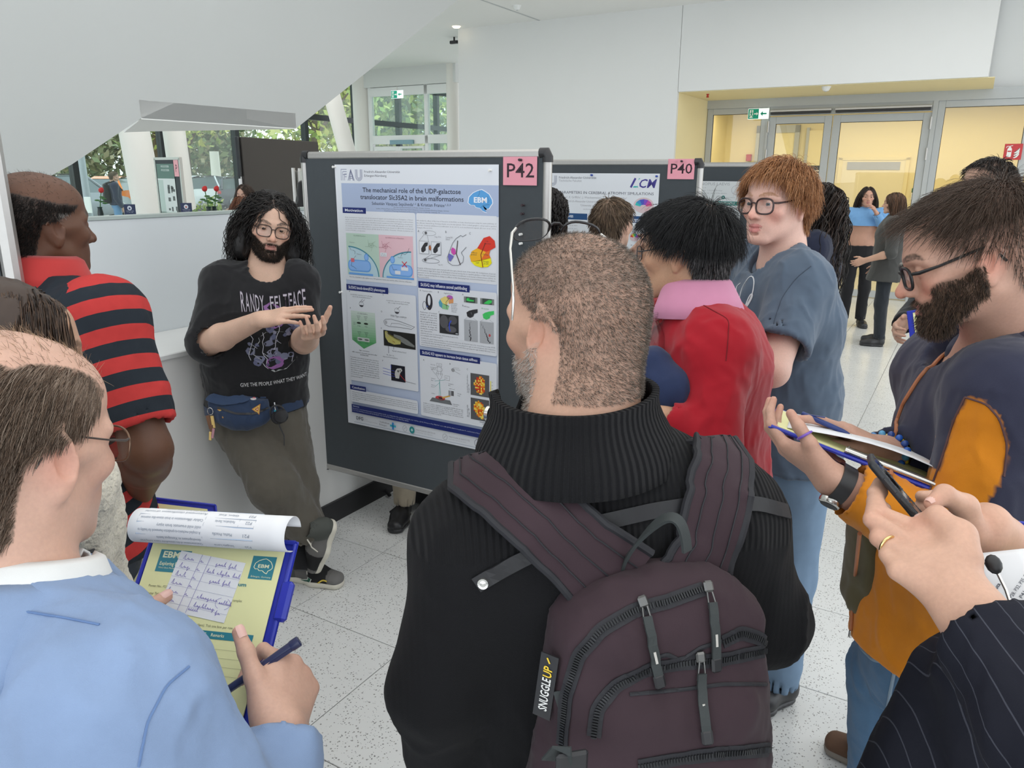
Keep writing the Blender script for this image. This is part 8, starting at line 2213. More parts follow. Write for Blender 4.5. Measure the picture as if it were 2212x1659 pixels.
 t.build('screw_thread',g,e,smooth=True)
 n0=nrm(EYE-b0);xx=nrm(np.cross(n0,ax[2]));t=MB();cc=b0+ax[2]*.045+n0*.0345
 t.tube([cc+xx*.012*math.cos(a)+ax[2]*.012*math.sin(a)-n0*.0345*(1-math.sqrt(1-(.012*math.cos(a)/.0345)**2))for a in np.linspace(0,6.28,25)[:-1]],.0007,5,True)
 for k in range(4):t.tube([cc+xx*.006+ax[2]*(-.005+.004*k),cc-xx*.006+ax[2]*(-.005+.004*k)],.0006,5)
 t.build('emblem',mat('white_print',(.75,.76,.76),.4),e)
 # folded navy jacket over the forearm
 F=SDF(*bounds([at(1405,830,1.78)],.22),.006);A=frame((0,0,1),f)
 F.chain([at(1365,800,1.76),at(1405,795,1.76),at(1440,840,1.74),at(1440,920,1.74)],[.035,.045,.05,.05],.03);F.chain([at(1370,850,1.80),at(1400,900,1.80),at(1410,980,1.80)],[.05,.06,.06],.04)
 jo=cloth('folded_jacket',F,fabric('navy_jacket_cloth',(.020,.032,.085),.85,700,.5,.12),None,fold=[dict(amp=.008,scale=(14,14,8),seed=4.)]);tag(jo,'navy blue jacket draped over the arm of the man in red','jacket')
build_red()
def build_grey_tee():
 f=nrm([-.90,-.43,0]);l=np.array([-f[1],f[0],0])
 hd=Head(at(1677,441,2.22),nrm([-.80,-.60,.03]),(-.02,0,1),scale=1.0,w=.98,jaw=1.0)
 J=dict(x=l,nb=at(1690,560,2.26),ch=at(1690,690,2.28),wa=at(1690,850,2.36),pe=at(1690,980,2.42),W=[.165,.115,.150,.112,.160,.118],sh=(at(1728,618,2.14),at(1640,575,2.46)),el=(at(1668,800,2.04),at(1610,800,2.52)),wr=(at(1560,800,2.10),at(1620,960,2.52)),ra=(.052,.044,.043,.029))
 root=person('man with red hair and dark glasses in grey blue T-shirt',J['pe'])
 skin=(.68,.43,.35)
 sc=lambda q:scalp_mask(q,.066,-.07,.012)*1.
 P,Q,jt,c=body(root,hd,J,skin,[dict(w=J['wr'][0],d=(-.8,.3,0),n=(0,-.8,.6),side=-1),dict(w=J['wr'][1],d=(0,.1,-1),n=(.5,-.6,0),side=1)],res=.0028,hres=.005,build=dict(mouth_open=.002),paint=dict(lip=(.56,.20,.19),brow=(.36,.18,.09),red=.6,scalp=(sc,(.26,.11,.045),.9)),neck=dict(r=.055,rb=.062))
 hd.eyes(root,(.16,.20,.22),look=(.1,0))
 hp,hn=grow_points(P,Q,(scalp_mask(hd.loc(P),.062,-.075,.010)>0)&(np.linalg.norm(P-hd.c,axis=1)<.17),7000,9)
 q=hd.loc(hp);ln=np.interp(q[:,2],[-.08,-.02,.03,.08],[.026,.040,.060,.062])
 comb=lambda p:hd.ax[1]*np.where(hd.loc(p)[:,1:2]>.02,.45,-.35)-V3(0,0,.35)*(hd.loc(p)[:,2:3]<.06)+hd.ax[0]*.25
 strands('hair',hp,hn,ln,root,[(.30,.125,.045),(.42,.19,.075),(.20,.08,.028),(.52,.27,.13)],comb=whorl(hd,(.02,-.06,.10),.15,.05,.15),seg=8,r0=.00070,lift=.45,jitter=.20,gravity=.9,curl=.40,curl_f=9,seed=5,head=hd,shell=.012,tip=.3,colvar=.25)
 m=mat('slate_blue_jersey',(.085,.118,.165),.88,0,.08,26,.35,1100,.0008,.2,None,.2)
 so,SP,SQ=top(root,'t_shirt',m,J,inf=.022,sleeve=(.50,.48),sr=(.082,.078,.07,.05),hem=J['pe']-V3(0,0,.015),hem_n=(0,0,-1),flare=.012,res=.0065,neck_cut=(hd.P(0,0,-.06),J['nb']+f*.040-V3(0,0,.004),.062,.072),fold=[dict(amp=.008,scale=(7,7,4),seed=81.),dict(amp=.004,scale=(16,16,9),seed=2.)])
 bv=bvh_of(SP,SQ)
 collar_ring(root,'neckband',m,J['nb']+f*.012+V3(0,0,-.012),nrm(hd.c-J['nb']+f*.07),l,[(.064,.014),(.072,.016),(.082,.004)],thick=.003)
 ln_m=mat('white_line_print',(.62,.65,.68),.6);t=MB()
 for pts in([(1598,645),(1603,622),(1618,598),(1627,594),(1630,608),(1627,632),(1617,655),(1610,662)],[(1598,645),(1603,655),(1610,662)],[(1596,640),(1590,628),(1592,618),(1600,612)],[(1610,662),(1618,642),(1624,633),(1628,635),(1622,650),(1614,662)],[(1594,646),(1604,660),(1613,664)],[(1594,653),(1604,666),(1611,669)],[(1596,660),(1604,671),(1609,674)]):
  p_,n_=lay(bv,[(x,y)for x,y in pts],.001,3*len(pts))
  if len(p_)>2:ribbon(t,p_,n_,.0035,.0008)
 if t.n:t.build('logo',ln_m,so)
 s_=mat('slate_seam',(.05,.07,.10),.9)
 for pts in([(1752,575),(1720,600),(1690,640),(1670,700),(1665,740)],):
  p_,n_=lay(bv,pts,.0004,20)
  if len(p_)>3:MB().tube(p_,.0012,6).build('seam',s_,so)
 jm=mat('light_blue_denim',(.17,.25,.35),.9,0,.18,14,.5,900,.0008,.2)
 trousers(root,jm,tuple(J['pe']+l*s*.085-V3(0,0,.05)for s in(1,-1)),tuple(J['pe']*[1,1,0]+l*s*.09+V3(0,0,.48)for s in(1,-1)),tuple(J['pe']*[1,1,0]+l*s*.09+V3(0,0,.08)for s in(1,-1)),l,J['pe'],res=.011,fold=[dict(amp=.007,scale=(9,9,4),seed=2.)])
 for s in(1,-1):shoe(root,J['pe']*[1,1,0]+l*s*.09-f*.08,f,upper=M['black_plastic'],sole=M['black_plastic'],res=.010)
 glasses(hd,'dark tortoiseshell glasses worn by the red haired man',lens=(.0255,.0205),col=mat('tortoiseshell',(.035,.014,.014),.25,var=.4,scale=120),rim=.0021,square=2.8)
build_grey_tee()
def build_hoodie():
 f=nrm([-.95,.30,0]);l=np.array([-f[1],f[0],0])
 hd=Head(at(2098,553,1.30),nrm([-.877,.354,-.326]),scale=1.0,w=1.0,nose=1.05,long=1.02)
 J=dict(x=l,nb=at(2165,745,1.40),ch=at(2130,930,1.45),wa=at(2060,1160,1.56),pe=at(2010,1350,1.66),W=[.165,.122,.155,.118,.165,.125],sh=(at(2175,860,1.25),at(2030,800,1.62)),el=(at(2075,1190,1.27),at(2010,1080,1.68)),wr=(at(1795,1035,1.30),at(1915,975,1.42)),ra=(.055,.046,.044,.030))
 root=person('bearded man with glasses in navy and orange hooded jacket, holding pen and clipboard',at(1990,1400,1.7))
 skin=(.56,.33,.245)
 hands=[dict(w=J['wr'][0],d=at(1690,965,1.36)-J['wr'][0],n=(-.15,-.55,-.75),side=-1,curl=((.35,.5,.35),(.35,.45,.3),(.4,.5,.3),(.5,.5,.35)),thumb=((.65,.65,.35),(.85,.35,.35),(.9,.2,.4)),spread=.03),dict(w=J['wr'][1],d=at(1815,925,1.43)-J['wr'][1],n=(.10,.35,1),side=1,curl=((.15,.15,.15),(1.1,1.3,.6),(1.2,1.3,.6),(1.25,1.3,.6)),thumb=((.8,.42,.4),(.95,.05,.35),(.95,-.1,.25)),spread=.03)]
 sm=lambda q:scalp_mask(q,.074,-.07,.012)*(1-.8*np.exp(-(((q[:,0])/.032)**2+((q[:,1]+.02)/.030)**2)*(q[:,2]>.05)))*(1-.6*((np.abs(q[:,0])>.032)&(q[:,1]>.035)))
 beardf=lambda q:np.clip((np.interp(np.abs(q[:,0]),[0,.016,.03,.045,.062,.08],[-.047,-.047,-.052,-.045,-.025,-.005])-q[:,2])/.006,0,1)*(q[:,1]>-.006)*(q[:,2]>np.interp(q[:,1],[.0,.03,.055,.07],[-.062,-.085,-.112,-.130]))*~((np.abs(q[:,0])<.021)&(np.abs(q[:,2]+.0675)<.0095)&(q[:,1]>.07))
 P,Q,jt,c=body(root,hd,J,skin,hands,res=.0025,hres=.0026,build=dict(smile=.9,mouth_open=.003,ear=1.08),paint=dict(lip=(.50,.20,.18),brow=(.06,.04,.03),red=.75,beard=(beardf,(.07,.045,.03),.7),scalp=(lambda q:sm(q),(.10,.065,.045),.75)),neck=dict(r=.060,rb=.066))
 hd.eyes(root,look=(.1,-.5))
 bm=(beardf(hd.loc(P))>.5)&(np.linalg.norm(P-hd.c,axis=1)<.17)
 bp,bn=grow_points(P,Q,bm,7000,2);bl=np.interp(hd.loc(bp)[:,2],[-.12,-.08,-.04,-.01],[.018,.015,.010,.006])
 strands('beard',bp,bn,bl,root,[(.045,.028,.018),(.085,.052,.032),(.16,.10,.065),(.03,.02,.014)],comb=hd.D(0,.1,-.85),seg=4,r0=.00040,lift=.6,jitter=.22,curl=.25,curl_f=7,seed=3,tip=.3)
 hm=(scalp_mask(hd.loc(P),.074,-.07,.010)>0)&(np.linalg.norm(P-hd.c,axis=1)<.17)
 hp,hn=grow_points(P,Q,hm,11000,9);keep=np.random.default_rng(3).random(len(hp))<sm(hd.loc(hp))+.12;hp,hn=hp[keep],hn[keep]
 q=hd.loc(hp);ln=np.interp(q[:,2],[-.07,-.02,.02,.05,.08],[.020,.024,.034,.042,.044])+.012*(q[:,1]>.05)
 comb=lambda p:hd.ax[1]*np.where(hd.loc(p)[:,1:2]>.0,.75,-.25)-V3(0,0,.45)*(hd.loc(p)[:,2:3]<.05)+V3(0,0,.05)
 cl=np.where(((q[:,2]<.03)&(np.random.default_rng(4).random(len(q))<.18))[:,None],[[.28,.25,.22]],[[.075,.048,.034]])
 strands('hair',hp,hn,ln,root,cl,comb=whorl(hd,(0,-.06,.10),.22,.05),seg=6,r0=.00040,lift=.22,jitter=.17,gravity=.40,curl=.14,curl_f=6,seed=5,head=hd,shell=.008,tip=.3,colvar=.4)
 # jacket: navy above, orange below and on the elbow patches; the colour is that of the cloth panels
 NV=np.array((.030,.032,.058));OR=np.array((.62,.215,.012))
 s0,e0=J['sh'][0],J['el'][0];v0=nrm(e0-s0);s1,e1_=J['sh'][1],J['el'][1]
 panel=np.array([(2090,858),(2128,868),(2160,900),(2177,958),(2172,1010),(2150,1060),(2120,1110),(2230,1300),(1900,1300),(1860,1090),(1992,1092),(2012,1058),(2040,985),(2062,905)],float)
 def inside(q):
  w=np.zeros(len(q));n_=len(panel);dmin=np.full(len(q),1e9);c_=np.zeros(len(q),bool)
  for i in range(n_):
   a_,b_=panel[i],panel[(i+1)%n_];ab=b_-a_;t_=np.clip(((q-a_)@ab)/(ab@ab),0,1);dmin=np.minimum(dmin,np.linalg.norm(q-a_-t_[:,None]*ab,axis=1))
   c_^=((a_[1]>q[:,1])!=(b_[1]>q[:,1]))&(q[:,0]<(b_[0]-a_[0])*(q[:,1]-a_[1])/(b_[1]-a_[1]+1e-9)+a_[0])
  return np.clip(np.where(c_,dmin,-dmin)/3+.5,0,1)
 def jcol(P,N):
  mix=np.clip((J['wa'][2]+.015-P[:,2])/.005,0,1)
  t=(P-s0)@v0;r=np.linalg.norm((P-s0)-t[:,None]*v0,axis=1);L=np.linalg.norm(e0-s0);w0=J['wr'][0];u=nrm(w0-e0);tt=(P-e0)@u;rr=np.linalg.norm((P-e0)-tt[:,None]*u,axis=1)
  arm=((r<.11)&(t>-.02)&(t<L+.06)&((P-s0)@l>-.06))|((rr<.10)&(tt>-.02))
  d=P-EYE;z_=d@_F;q=np.stack([1106+FPX*(d@_R)/z_,829.5-FPX*(d@_U)/z_],1)
  near=(N*(EYE-P)).sum(1)>-.02
  fore=(rr<.10)&(tt>.03)
  pm=np.where(fore,1.,np.where(near,inside(q),np.clip((t-L*.3)/.01,0,1)))
  mix=np.where(arm,pm,mix)[:,None]
  return NV*(1-mix)+OR*mix
 jm=attr_mat('two_tone_jersey',.85,.45,1000,.0008,.2,var=.05,scale=20,sheen=.15)
 so,SP,SQ=top(root,'hooded_jacket',jm,J,inf=.022,sleeve=(.93,.98),sr=(.080,.072,.066,.050),hem=J['pe']-V3(0,0,.035),hem_n=(0,0,-1),flare=.010,res=.0060,col=jcol,neck_cut=(hd.P(0,.02,-.07),J['nb']+f*.06,.070,.080),fold=[dict(amp=.006,scale=(8,8,5),seed=91.),dict(amp=.003,scale=(17,17,10),seed=2.)])
 bv=bvh_of(SP,SQ)
 # hood lying on the back and round the neck
 F=SDF(*bounds([J['nb']],.27),.0065);b=-f;n0=J['nb']
 ringp=[n0+V3(0,0,.015)+f*.075*math.cos(a)*1.1+l*.100*math.sin(a)+b*.02-V3(0,0,.055*max(0,math.cos(a)))for a in np.linspace(.5,2*math.pi-.5,22)]
 F.chain(ringp,[.024+.018*abs(math.sin(i/21*math.pi))for i in range(22)],.02);F.ell(n0+b*.13-V3(0,0,.04),(.10,.06,.10),np.array([l,f,[0,0,1]]),.04);F.cap(n0+V3(0,0,.16),n0-V3(0,0,.02),.072,.075,.008,'sub')
 hood=fabric('navy_jersey',tuple(NV),.85,1000,.45)
 cloth('hood',F,hood,root,fold=[dict(amp=.006,scale=(12,12,9),seed=3.)])
 # zipper edge with orange piping, from the throat to the hem
 zp=mat('copper_piping',(.42,.16,.07),.5)
 zpts=[(2062,748),(2030,772),(1990,815),(1955,870),(1935,925),(1926,985),(1922,1030)]
 p_,n_=lay(bv,zpts,.003,40)
 if len(p_)>4:MB().tube(p_,.0036,8).build('piping',zp,so,smooth=True)
 p_,n_=lay(bv,[(1860,1150),(1852,1210),(1846,1290),(1840,1380)],.003,24)
 if len(p_)>4:MB().tube(p_,.0036,8).build('piping',zp,so,smooth=True);MB().box(p_[-1],(.008,.008,.018),bevel=.002).build('zip_pull',M['steel'],so)
 dk=mat('dark_seam',(.10,.05,.05),.9)
 for pts in([(2085,858),(2062,905),(2035,990),(2010,1060),(1995,1082)],[(2085,858),(2130,872),(2160,905),(2176,960),(2168,1030)]):
  p_,n_=lay(bv,pts,.0012,24)
  if len(p_)>3:MB().tube(p_,.0016,6).build('seam',dk,so)
  # small wordmark along the sleeve seam
 h0,h1=hit(bv,1982,1076,.002),hit(bv,1996,1040,.002)
 if h0 is not None and h1 is not None:
  u=nrm(h1[0]-h0[0]);n_=nrm(h0[1]+h1[1]);dn=np.cross(u,n_);p=Print();p.text(0,0,.0085,'eaker',(.70,.48,.28),width=.042)
  dn=dn if dn@(-_U+_R)>0 else -dn
  p.on('lettering',h0[0]+n_*.002,u,dn,so)
  # jeans and shoe
 jm2=mat('mid_blue_denim',(.075,.155,.265),.9,0,.22,12,.6,800,.0010,.2,None,.1)
 hipL,hipR=at(2020,1470,1.76),at(1925,1450,1.86)
 jo,JP,JQ=trousers(root,jm2,(hipL,hipR),(at(1985,1800,1.98),at(1905,1700,2.06)),(V3(1.16,1.62,.09),V3(1.09,1.93,.09)),l,J['pe'],W=(.172,.13),r=(.098,.078,.064),res=.0085,fold=[dict(amp=.007,scale=(9,9,5),seed=22.),dict(amp=.003,scale=(20,20,14),seed=2.)])
 jv=bvh_of(JP,JQ);st=mat('denim_stitch',(.22,.30,.38),.9)
 for pts in([(1850,1368),(1860,1400),(1885,1425),(1935,1436)],[(1952,1400),(1935,1440),(1925,1490),(1915,1545),(1903,1640)]):
  p_,n_=lay(jv,pts,.001,24)
  if len(p_)>3:ribbon(MB(),p_,n_,.007,.0015,dome=.001).build('seam',st,jo)
 h_=hit(jv,1931,1438,.002)
 if h_ is not None:MB().lathe(h_[0],[(0,.0025),(.004,.002),(.006,.001),(.0065,-.001)],14,frame(h_[1])).build('rivet',M['steel'],jo)
 br=mat('brown_suede',(.115,.060,.034),.85,bump=.4,bscale=700);bs=mat('taupe_sole',(.22,.19,.16),.7);lc=mat('brown_laces',(.20,.11,.07),.8)
 toe=floor_pt(1772,1612);hl=V3(1.11,1.90,0);dd=nrm(toe-hl)
 shoe(root,toe-dd*.285,dd,upper=br,sole=bs,laces=lc,res=.005,h=.080);shoe(root,V3(1.20,1.60,0),dd,upper=br,sole=bs,laces=lc,res=.007,h=.080)
 # olive jacket carried on the far side
 F=SDF(*bounds([at(1838,1150,1.62),at(1835,1300,1.70)],.16),.007);F.ecap(at(1866,1120,1.60),at(1864,1280,1.70),(.026,.060),(.033,.07),(1,0,0),.02);F.ell(at(1862,1285,1.70),(.038,.06,.04),None,.02)
 jo=cloth('carried_jacket',F,fabric('olive_cotton',(.10,.088,.045),.9,700,.4),None,fold=[dict(amp=.006,scale=(12,12,6),seed=4.)]);tag(jo,'olive jacket hanging beside the orange hem of the hooded jacket','jacket')
 glasses(hd,'black thick framed glasses worn by the bearded man',lens=(.0245,.0180),col=mat('matt_black_acetate',(.010,.010,.011),.35),rim=.0022,square=3.0)
 # watch on the left wrist
 d_=nrm(J['wr'][0]-J['el'][0]);c_=J['wr'][0]-d_*.016;a_=frame(d_,(0,0,1));e=empty('wristwatch',c_,0,'black strapped watch with steel case on the left wrist','watch')
 pts=[c_+a_[0]*.0330*math.cos(t)+a_[1]*.0370*math.sin(t)for t in np.linspace(0,6.283,33)[:-1]]
 t=MB();ribbon(t,pts+[pts[0]],[nrm(p-c_)for p in pts+[pts[0]]],.024,.0030);t.build('strap',M['black_plastic'],e,smooth=True)
 un=nrm(-a_[0]*.9+(EYE-c_)*.0+a_[1]*.0);un=nrm(V3(-.15,-.45,-.85)-d_*(V3(-.15,-.45,-.85)@d_));cc=c_+un*.0365
 MB().lathe(cc,[(0,.006),(.015,.006),(.0185,.004),(.0195,.0),(.0195,-.004),(0,-.004)],24,frame(un)).build('case',M['steel'],e,smooth=True)
 MB().lathe(cc+un*.0065,[(0,.0006),(.0145,.0004),(.015,-.0004)],24,frame(un)).build('dial',M['black_plastic'],e)
 # bead bracelets on the right wrist
 d_=nrm(J['wr'][1]-J['el'][1]+V3(-.02,0,.0));a_=frame(d_,(0,0,1));rr=random.Random(5)
 for nm,off,cols,lab in(('bead_bracelet',.004,((.55,.03,.04),(.75,.58,.02),(.72,.62,.12),(.68,.30,.28),(.55,.03,.04),(.74,.66,.2)),'bracelet of red and yellow beads on the right wrist'),('stone_bracelet',-.008,((.02,.10,.42),(.03,.22,.55),(.10,.36,.60),(.02,.06,.25)),'bracelet of blue stones beside the red and yellow beads')):
  c_=J['wr'][1]-d_*off;e=empty(nm,c_,0,lab,'bracelet');n=24 if off>0 else 15;r=.0046 if off>0 else .0066
  ms=[bpy.data.materials.get('bead_%d_%d'%(len(cols),i))or mat('bead_%d_%d'%(len(cols),i),q_,.3)for i,q_ in enumerate(cols)]
  for i in range(n):
   t=2*math.pi*i/n;p=c_+a_[0]*(.0275+r*.6)*math.cos(t)+a_[1]*(.0345+r*.6)*math.sin(t)+d_*rr.uniform(-.002,.002)
   MB().ball(p,(r,r,r*1.05),10,6,ax=frame(nrm(p-c_))).build('bead',ms[rr.randrange(len(ms))],e,smooth=True)
   # clipboard resting on the left hand
 a,b=at(1672,925,1.345),at(1888,1010,1.29);L_=b-a
 w=nrm(np.cross(nrm(L_),V3(-.25,-.28,1)));n=V3(-.10,.20,1);d=nrm(L_);n=nrm(n-d*(n@d));w=np.cross(d,n);w=w if w[1]>0 else -w
 e,P_,ax=clipboard(a-d*.01,w,d,n,W=.225,L=.315,label='blue clipboard held level by the bearded man',clip=False)
 ax2=np.array([w,d,n])
 sh=MB().box(P_(.1125,.16,.003),(.205,.295,.003),ax2).build('score_sheet',YEL);tag(sh,'yellow sheets on the clipboard of the bearded man','paper')
 # a loose white sheet bent up over them
 V=[];F_=[]
 for i in range(9):
  for j in range(5):u,v_=i/8,j/4;V.append(P_(.020+.195*v_,.03+.27*u,.006+.030*math.sin(u*2.2)*(1-.35*v_)))
 for i in range(8):
  for j in range(4):q_=i*5+j;F_.append((q_,q_+1,q_+6,q_+5))
 ps=link('paper_sheet',mesh_np('paper_sheet',V,quads=F_),M['paper']);tag(ps,'white sheet curling up from the clipboard of the bearded man','paper')
 md=ps.modifiers.new('thick','SOLIDIFY');md.thickness=.0006
 k_=MB();k_.tube([P_(.004,.13,.010),P_(.004,.29,.010)],.0055,10);k_.tube([P_(-.004,.135,.008),P_(.012,.135,.016),P_(.03,.135,.012)],.0018,6);k_.tube([P_(-.004,.285,.008),P_(.012,.285,.016),P_(.03,.285,.012)],.0018,6);k_.box(P_(.016,.21,.012),(.03,.15,.0015),ax2)
 k_.build('clip',M['steel'],e,smooth=True)
 # pen between the fingers, purple ring
 a,b=at(1732,893,1.415),at(1840,940,1.375);dv=nrm(b-a);pn=empty('pen',(a+b)/2,0,'dark blue pen in the fingers of the bearded man','pen');bl=mat('royal_blue_pen',(.015,.035,.17),.3)
 MB().tube([a,a+dv*.002,a+dv*.05,b-dv*.016,b-dv*.004],[.0038,.0046,.0050,.0044,.002],12).build('barrel',bl,pn,smooth=True);MB().tube([b-dv*.005,b],[.0016,.0007],8).build('tip',M['steel'],pn);MB().box(a+dv*.022+V3(0,0,.0055),(.003,.04,.0018),frame((0,0,1),np.cross((0,0,1),dv))).build('clip',bl,pn)
 T=jt[0][0][4];d_=nrm(T[2]-T[1]);c_=T[2]*.5+T[1]*.5;a_=frame(d_);e=empty('ring',c_,0,'purple ring on the left thumb of the bearded man','ring')
 MB().tube([c_+(a_[0]*math.cos(t)+a_[1]*math.sin(t))*.0125 for t in np.linspace(0,6.283,25)[:-1]],.0022,8,True).build('band',mat('purple_band',(.20,.10,.50),.3),e,smooth=True)
build_hoodie()
# ------------------------------------------------------------------ person with a phone at the right edge
def build_phone():
 pc=at(1960,1086,.965)
 # phone: its long edge runs from upper left to lower right across the view, the screen looks up and to the right
 L_=nrm(at(2032,1172,.95)-at(1892,1006,.975));X=_F*.93+(_R*.74+_U*.67)*.34;X=nrm(X-L_*(X@L_));nrm_s=np.cross(X,L_);nrm_s=nrm_s if nrm_s[2]>0 else -nrm_s
 ax=np.array([X,L_,nrm_s]);e=empty('mobile_phone',pc,0,'black mobile phone in a dark case held by the hands at the right','phone')
 P=lambda x,y,z:pc+X*x+L_*y+nrm_s*z
 F=SDF(*bounds([pc],.11),.0022);F.box(pc,(.0385,.071,.0058),ax,.0055,0)
 F.box(P(0,0,.008),(.0345,.067,.0055),ax,.002,.001,'sub');cloth('case',F,mat('dark_phone_case',(.018,.020,.024),.45),e)
 MB().box(P(0,0,.0032),(.067,.132,.001),ax,.0004).build('screen',mat('phone_screen',(.012,.010,.009),.06,spec=.8,var=.1),e)
 b=MB()
 for y in(-.035,-.005):b.box(P(-.0392,y,0),(.0016,.022,.003),ax,.0006)
 b.build('side_button',M['black_plastic'],e)
 # hands
 hd=Head(V3(.78,.20,1.56),nrm([-.55,.80,-.30]));l=nrm([-.82,-.57,0])
 wL,wR=at(2052,1262,.83),at(2225,1195,1.02)
 J=dict(x=l,nb=V3(.84,.12,1.39),ch=V3(.85,.12,1.22),wa=V3(.86,.12,1.03),pe=V3(.86,.12,.90),W=[.165,.12,.155,.118,.168,.125],sh=(V3(.66,.03,1.33),V3(.97,.26,1.34)),el=(at(2300,1600,.70),V3(1.02,.55,1.08)),wr=(wL,wR),ra=(.054,.045,.044,.030))
 root=person('person in dark pinstripe jacket typing on a phone with both hands',J['pe'])
 # the left hand: back to the viewer, fingers curled round the phone's far edge, thumb over the near one
 T=lambda x,y,s:at(x,y,s)
 MC=[T(1990,1148,.885),T(1968,1174,.876),T(1950,1200,.866),T(1938,1232,.852)]
 FG=[[MC[0],T(1903,1110,.925),T(1889,1066,.955),T(1900,1042,.975)],[MC[1],T(1884,1123,.912),T(1889,1084,.945),T(1905,1062,.965)],[MC[2],T(1897,1163,.895),T(1897,1122,.925),T(1912,1098,.945)],[MC[3],T(1916,1200,.875),T(1908,1166,.900),T(1922,1142,.915)]]
 TH=[T(2082,1205,.835),T(2072,1157,.848),T(2024,1114,.868),T(1994,1123,.885)]
 TH2=[T(2100,1150,.965),T(2084,1094,.955),T(2040,1068,.940),T(2011,1088,.930)]
 def extra(F):
  for k_,r in zip(MC,(.0118,.0122,.0118,.0108)):F.cap(wL*.62+(MC[1]*.5+MC[2]*.5)*.38+(k_-MC[1])*.45,k_,.0150,r,.010)
  for q,rs in zip(FG,((.0112,.0098,.0086,.0076),(.0114,.0100,.0088,.0078),(.0108,.0095,.0083,.0074),(.0095,.0083,.0074,.0066))):F.chain(q,rs,.0035)
  F.chain(TH,(.0185,.0142,.0108,.0084),.008);F.cap(wL*.7+TH[0]*.3,TH[1],.0200,.0150,.014);F.cap(TH[1]*.8+TH[0]*.2,MC[0],.0115,.0105,.010)
  F.ecap(J['wr'][0]+nrm(J['el'][0]-J['wr'][0])*.04,wL+nrm(MC[1]-wL)*.025,(.030,.021),(.033,.021),nrm(MC[0]-MC[3]),.015)
  # the right hand beyond it, thumb on the screen
  F.chain([J['wr'][1],T(2150,1165,1.0),T(2118,1150,.985)],(.029,.031,.027),.02);F.ell(T(2118,1148,.985),np.array([.034,.040,.026]),frame(nrm(T(2180,1190,1.0)-T(2090,1110,.97)),_F),.02)
  F.chain(TH2,(.0190,.0150,.0115,.0086),.008)
  for a_,b_,c_ in(((2070,1085,1.005),(2022,1075,1.01),(1990,1072,1.005)),((2070,1125,1.01),(2020,1112,1.015),(1985,1095,1.01)),((2075,1155,1.01),(2030,1150,1.01),(1998,1135,1.005))):F.chain([T(2112,1130,.99),T(*a_),T(*b_),T(*c_)],(.015,.0112,.0098,.0078),.005)
 J2=dict(J)
 pts=[hd.c+[0,0,.15],J['pe'],*J['sh'],*J['el'],*J['wr']]
 lo,hi=bounds(pts,.16);lo=np.minimum(lo,at(1880,1300,.80)-.05);hi=np.maximum(hi,at(1890,1000,1.05)+.05)
 hp_=np.array([q for g in FG for q in g]+TH+TH2+[T(2150,1180,1.0),wL]);h0,h1=hp_.min(0)-.025,hp_.max(0)+.025
 F=SDF(lo,hi,.012,[[(hd.c[i]-.15,hd.c[i]+.15,.005),(h0[i],h1[i],.0027)]for i in range(3)])
 hd.build(F);hd.neck(F,J['nb']);torso(F,J,-.012);arms(F,J);extra(F)
 P_,Q=F.verts();P_=relax(P_,Q,1,.4);skin=np.array((.60,.36,.26));c=hd.paint(P_,skin,lip=(.4,.16,.14),brow=(.05,.03,.02))
 far=np.linalg.norm(P_-hd.c,axis=1)>.2;c[far]=skin*(1+.06*fbm(P_[far]*30)[:,None])
 for q,r,a in((MC[0],.013,.25),(MC[1],.013,.25),(FG[0][1],.012,.35),(FG[1][1],.012,.35),(FG[2][1],.012,.3),(TH[3],.013,.45),(TH2[3],.013,.5),(TH[2],.012,.2),(TH2[2],.012,.25),(T(2110,1150,.97),.03,.25)):
  m=(a*np.exp(-((P_-q)**2).sum(1)/r**2))[:,None];c=c*(1-m)+skin*np.array([1.06,.70,.66])*m
 link('body',mesh_np('body',P_,quads=Q,col=c),M['skin'],root)
 v=nrm(TH[3]-TH[2]);nails(root,[(TH[3],v)],[nrm(_U*.75-_F*.65)],1.2)
 v=nrm(TH2[3]-TH2[2]);nails(root,[(TH2[3],v)],[nrm(_U*.8-_F*.5-_R*.3)],1.2)
 hp,hn=grow_points(P_,Q,(scalp_mask(hd.loc(P_))>0)&(np.linalg.norm(P_-hd.c,axis=1)<.18),1500,2)
 strands('hair',hp,hn,.04,root,[(.05,.035,.025)],comb=(0,0,-.5),seg=3,r0=.0012,lift=.4,head=hd)
 # jacket with thin pale stripes
 m,nt,b=_mk('navy_pinstripe');b.inputs['Roughness'].default_value=.8;b.inputs['Specular IOR Level'].default_value=.2
 a_=nt.nodes.new('ShaderNodeAttribute');a_.attribute_name='Col';sp=nt.nodes.new('ShaderNodeSeparateColor');nt.links.new(a_.outputs['Color'],sp.inputs[0])
 mu=nt.nodes.new('ShaderNodeMath');mu.operation='MULTIPLY';mu.inputs[1].default_value=1/.021;nt.links.new(sp.outputs[0],mu.inputs[0])
 fr=nt.nodes.new('ShaderNodeMath');fr.operation='FRACT';nt.links.new(mu.outputs[0],fr.inputs[0]);lt=nt.nodes.new('ShaderNodeMath');lt.operation='LESS_THAN';lt.inputs[1].default_value=.055;nt.links.new(fr.outputs[0],lt.inputs[0])
 mx=nt.nodes.new('ShaderNodeMix');mx.data_type='RGBA';mx.inputs[6].default_value=(.012,.013,.021,1);mx.inputs[7].default_value=(.055,.058,.075,1);nt.links.new(lt.outputs[0],mx.inputs[0]);nt.links.new(mx.outputs[2],b.inputs['Base Color']);_bump(nt,b,_noise(nt,1000,3).outputs['Fac'],.3,.0008)
 s0,e0,w0=J['sh'][0],J['el'][0],J['wr'][0];u=nrm(w0-e0);sA=frame(u,(0,0,1))
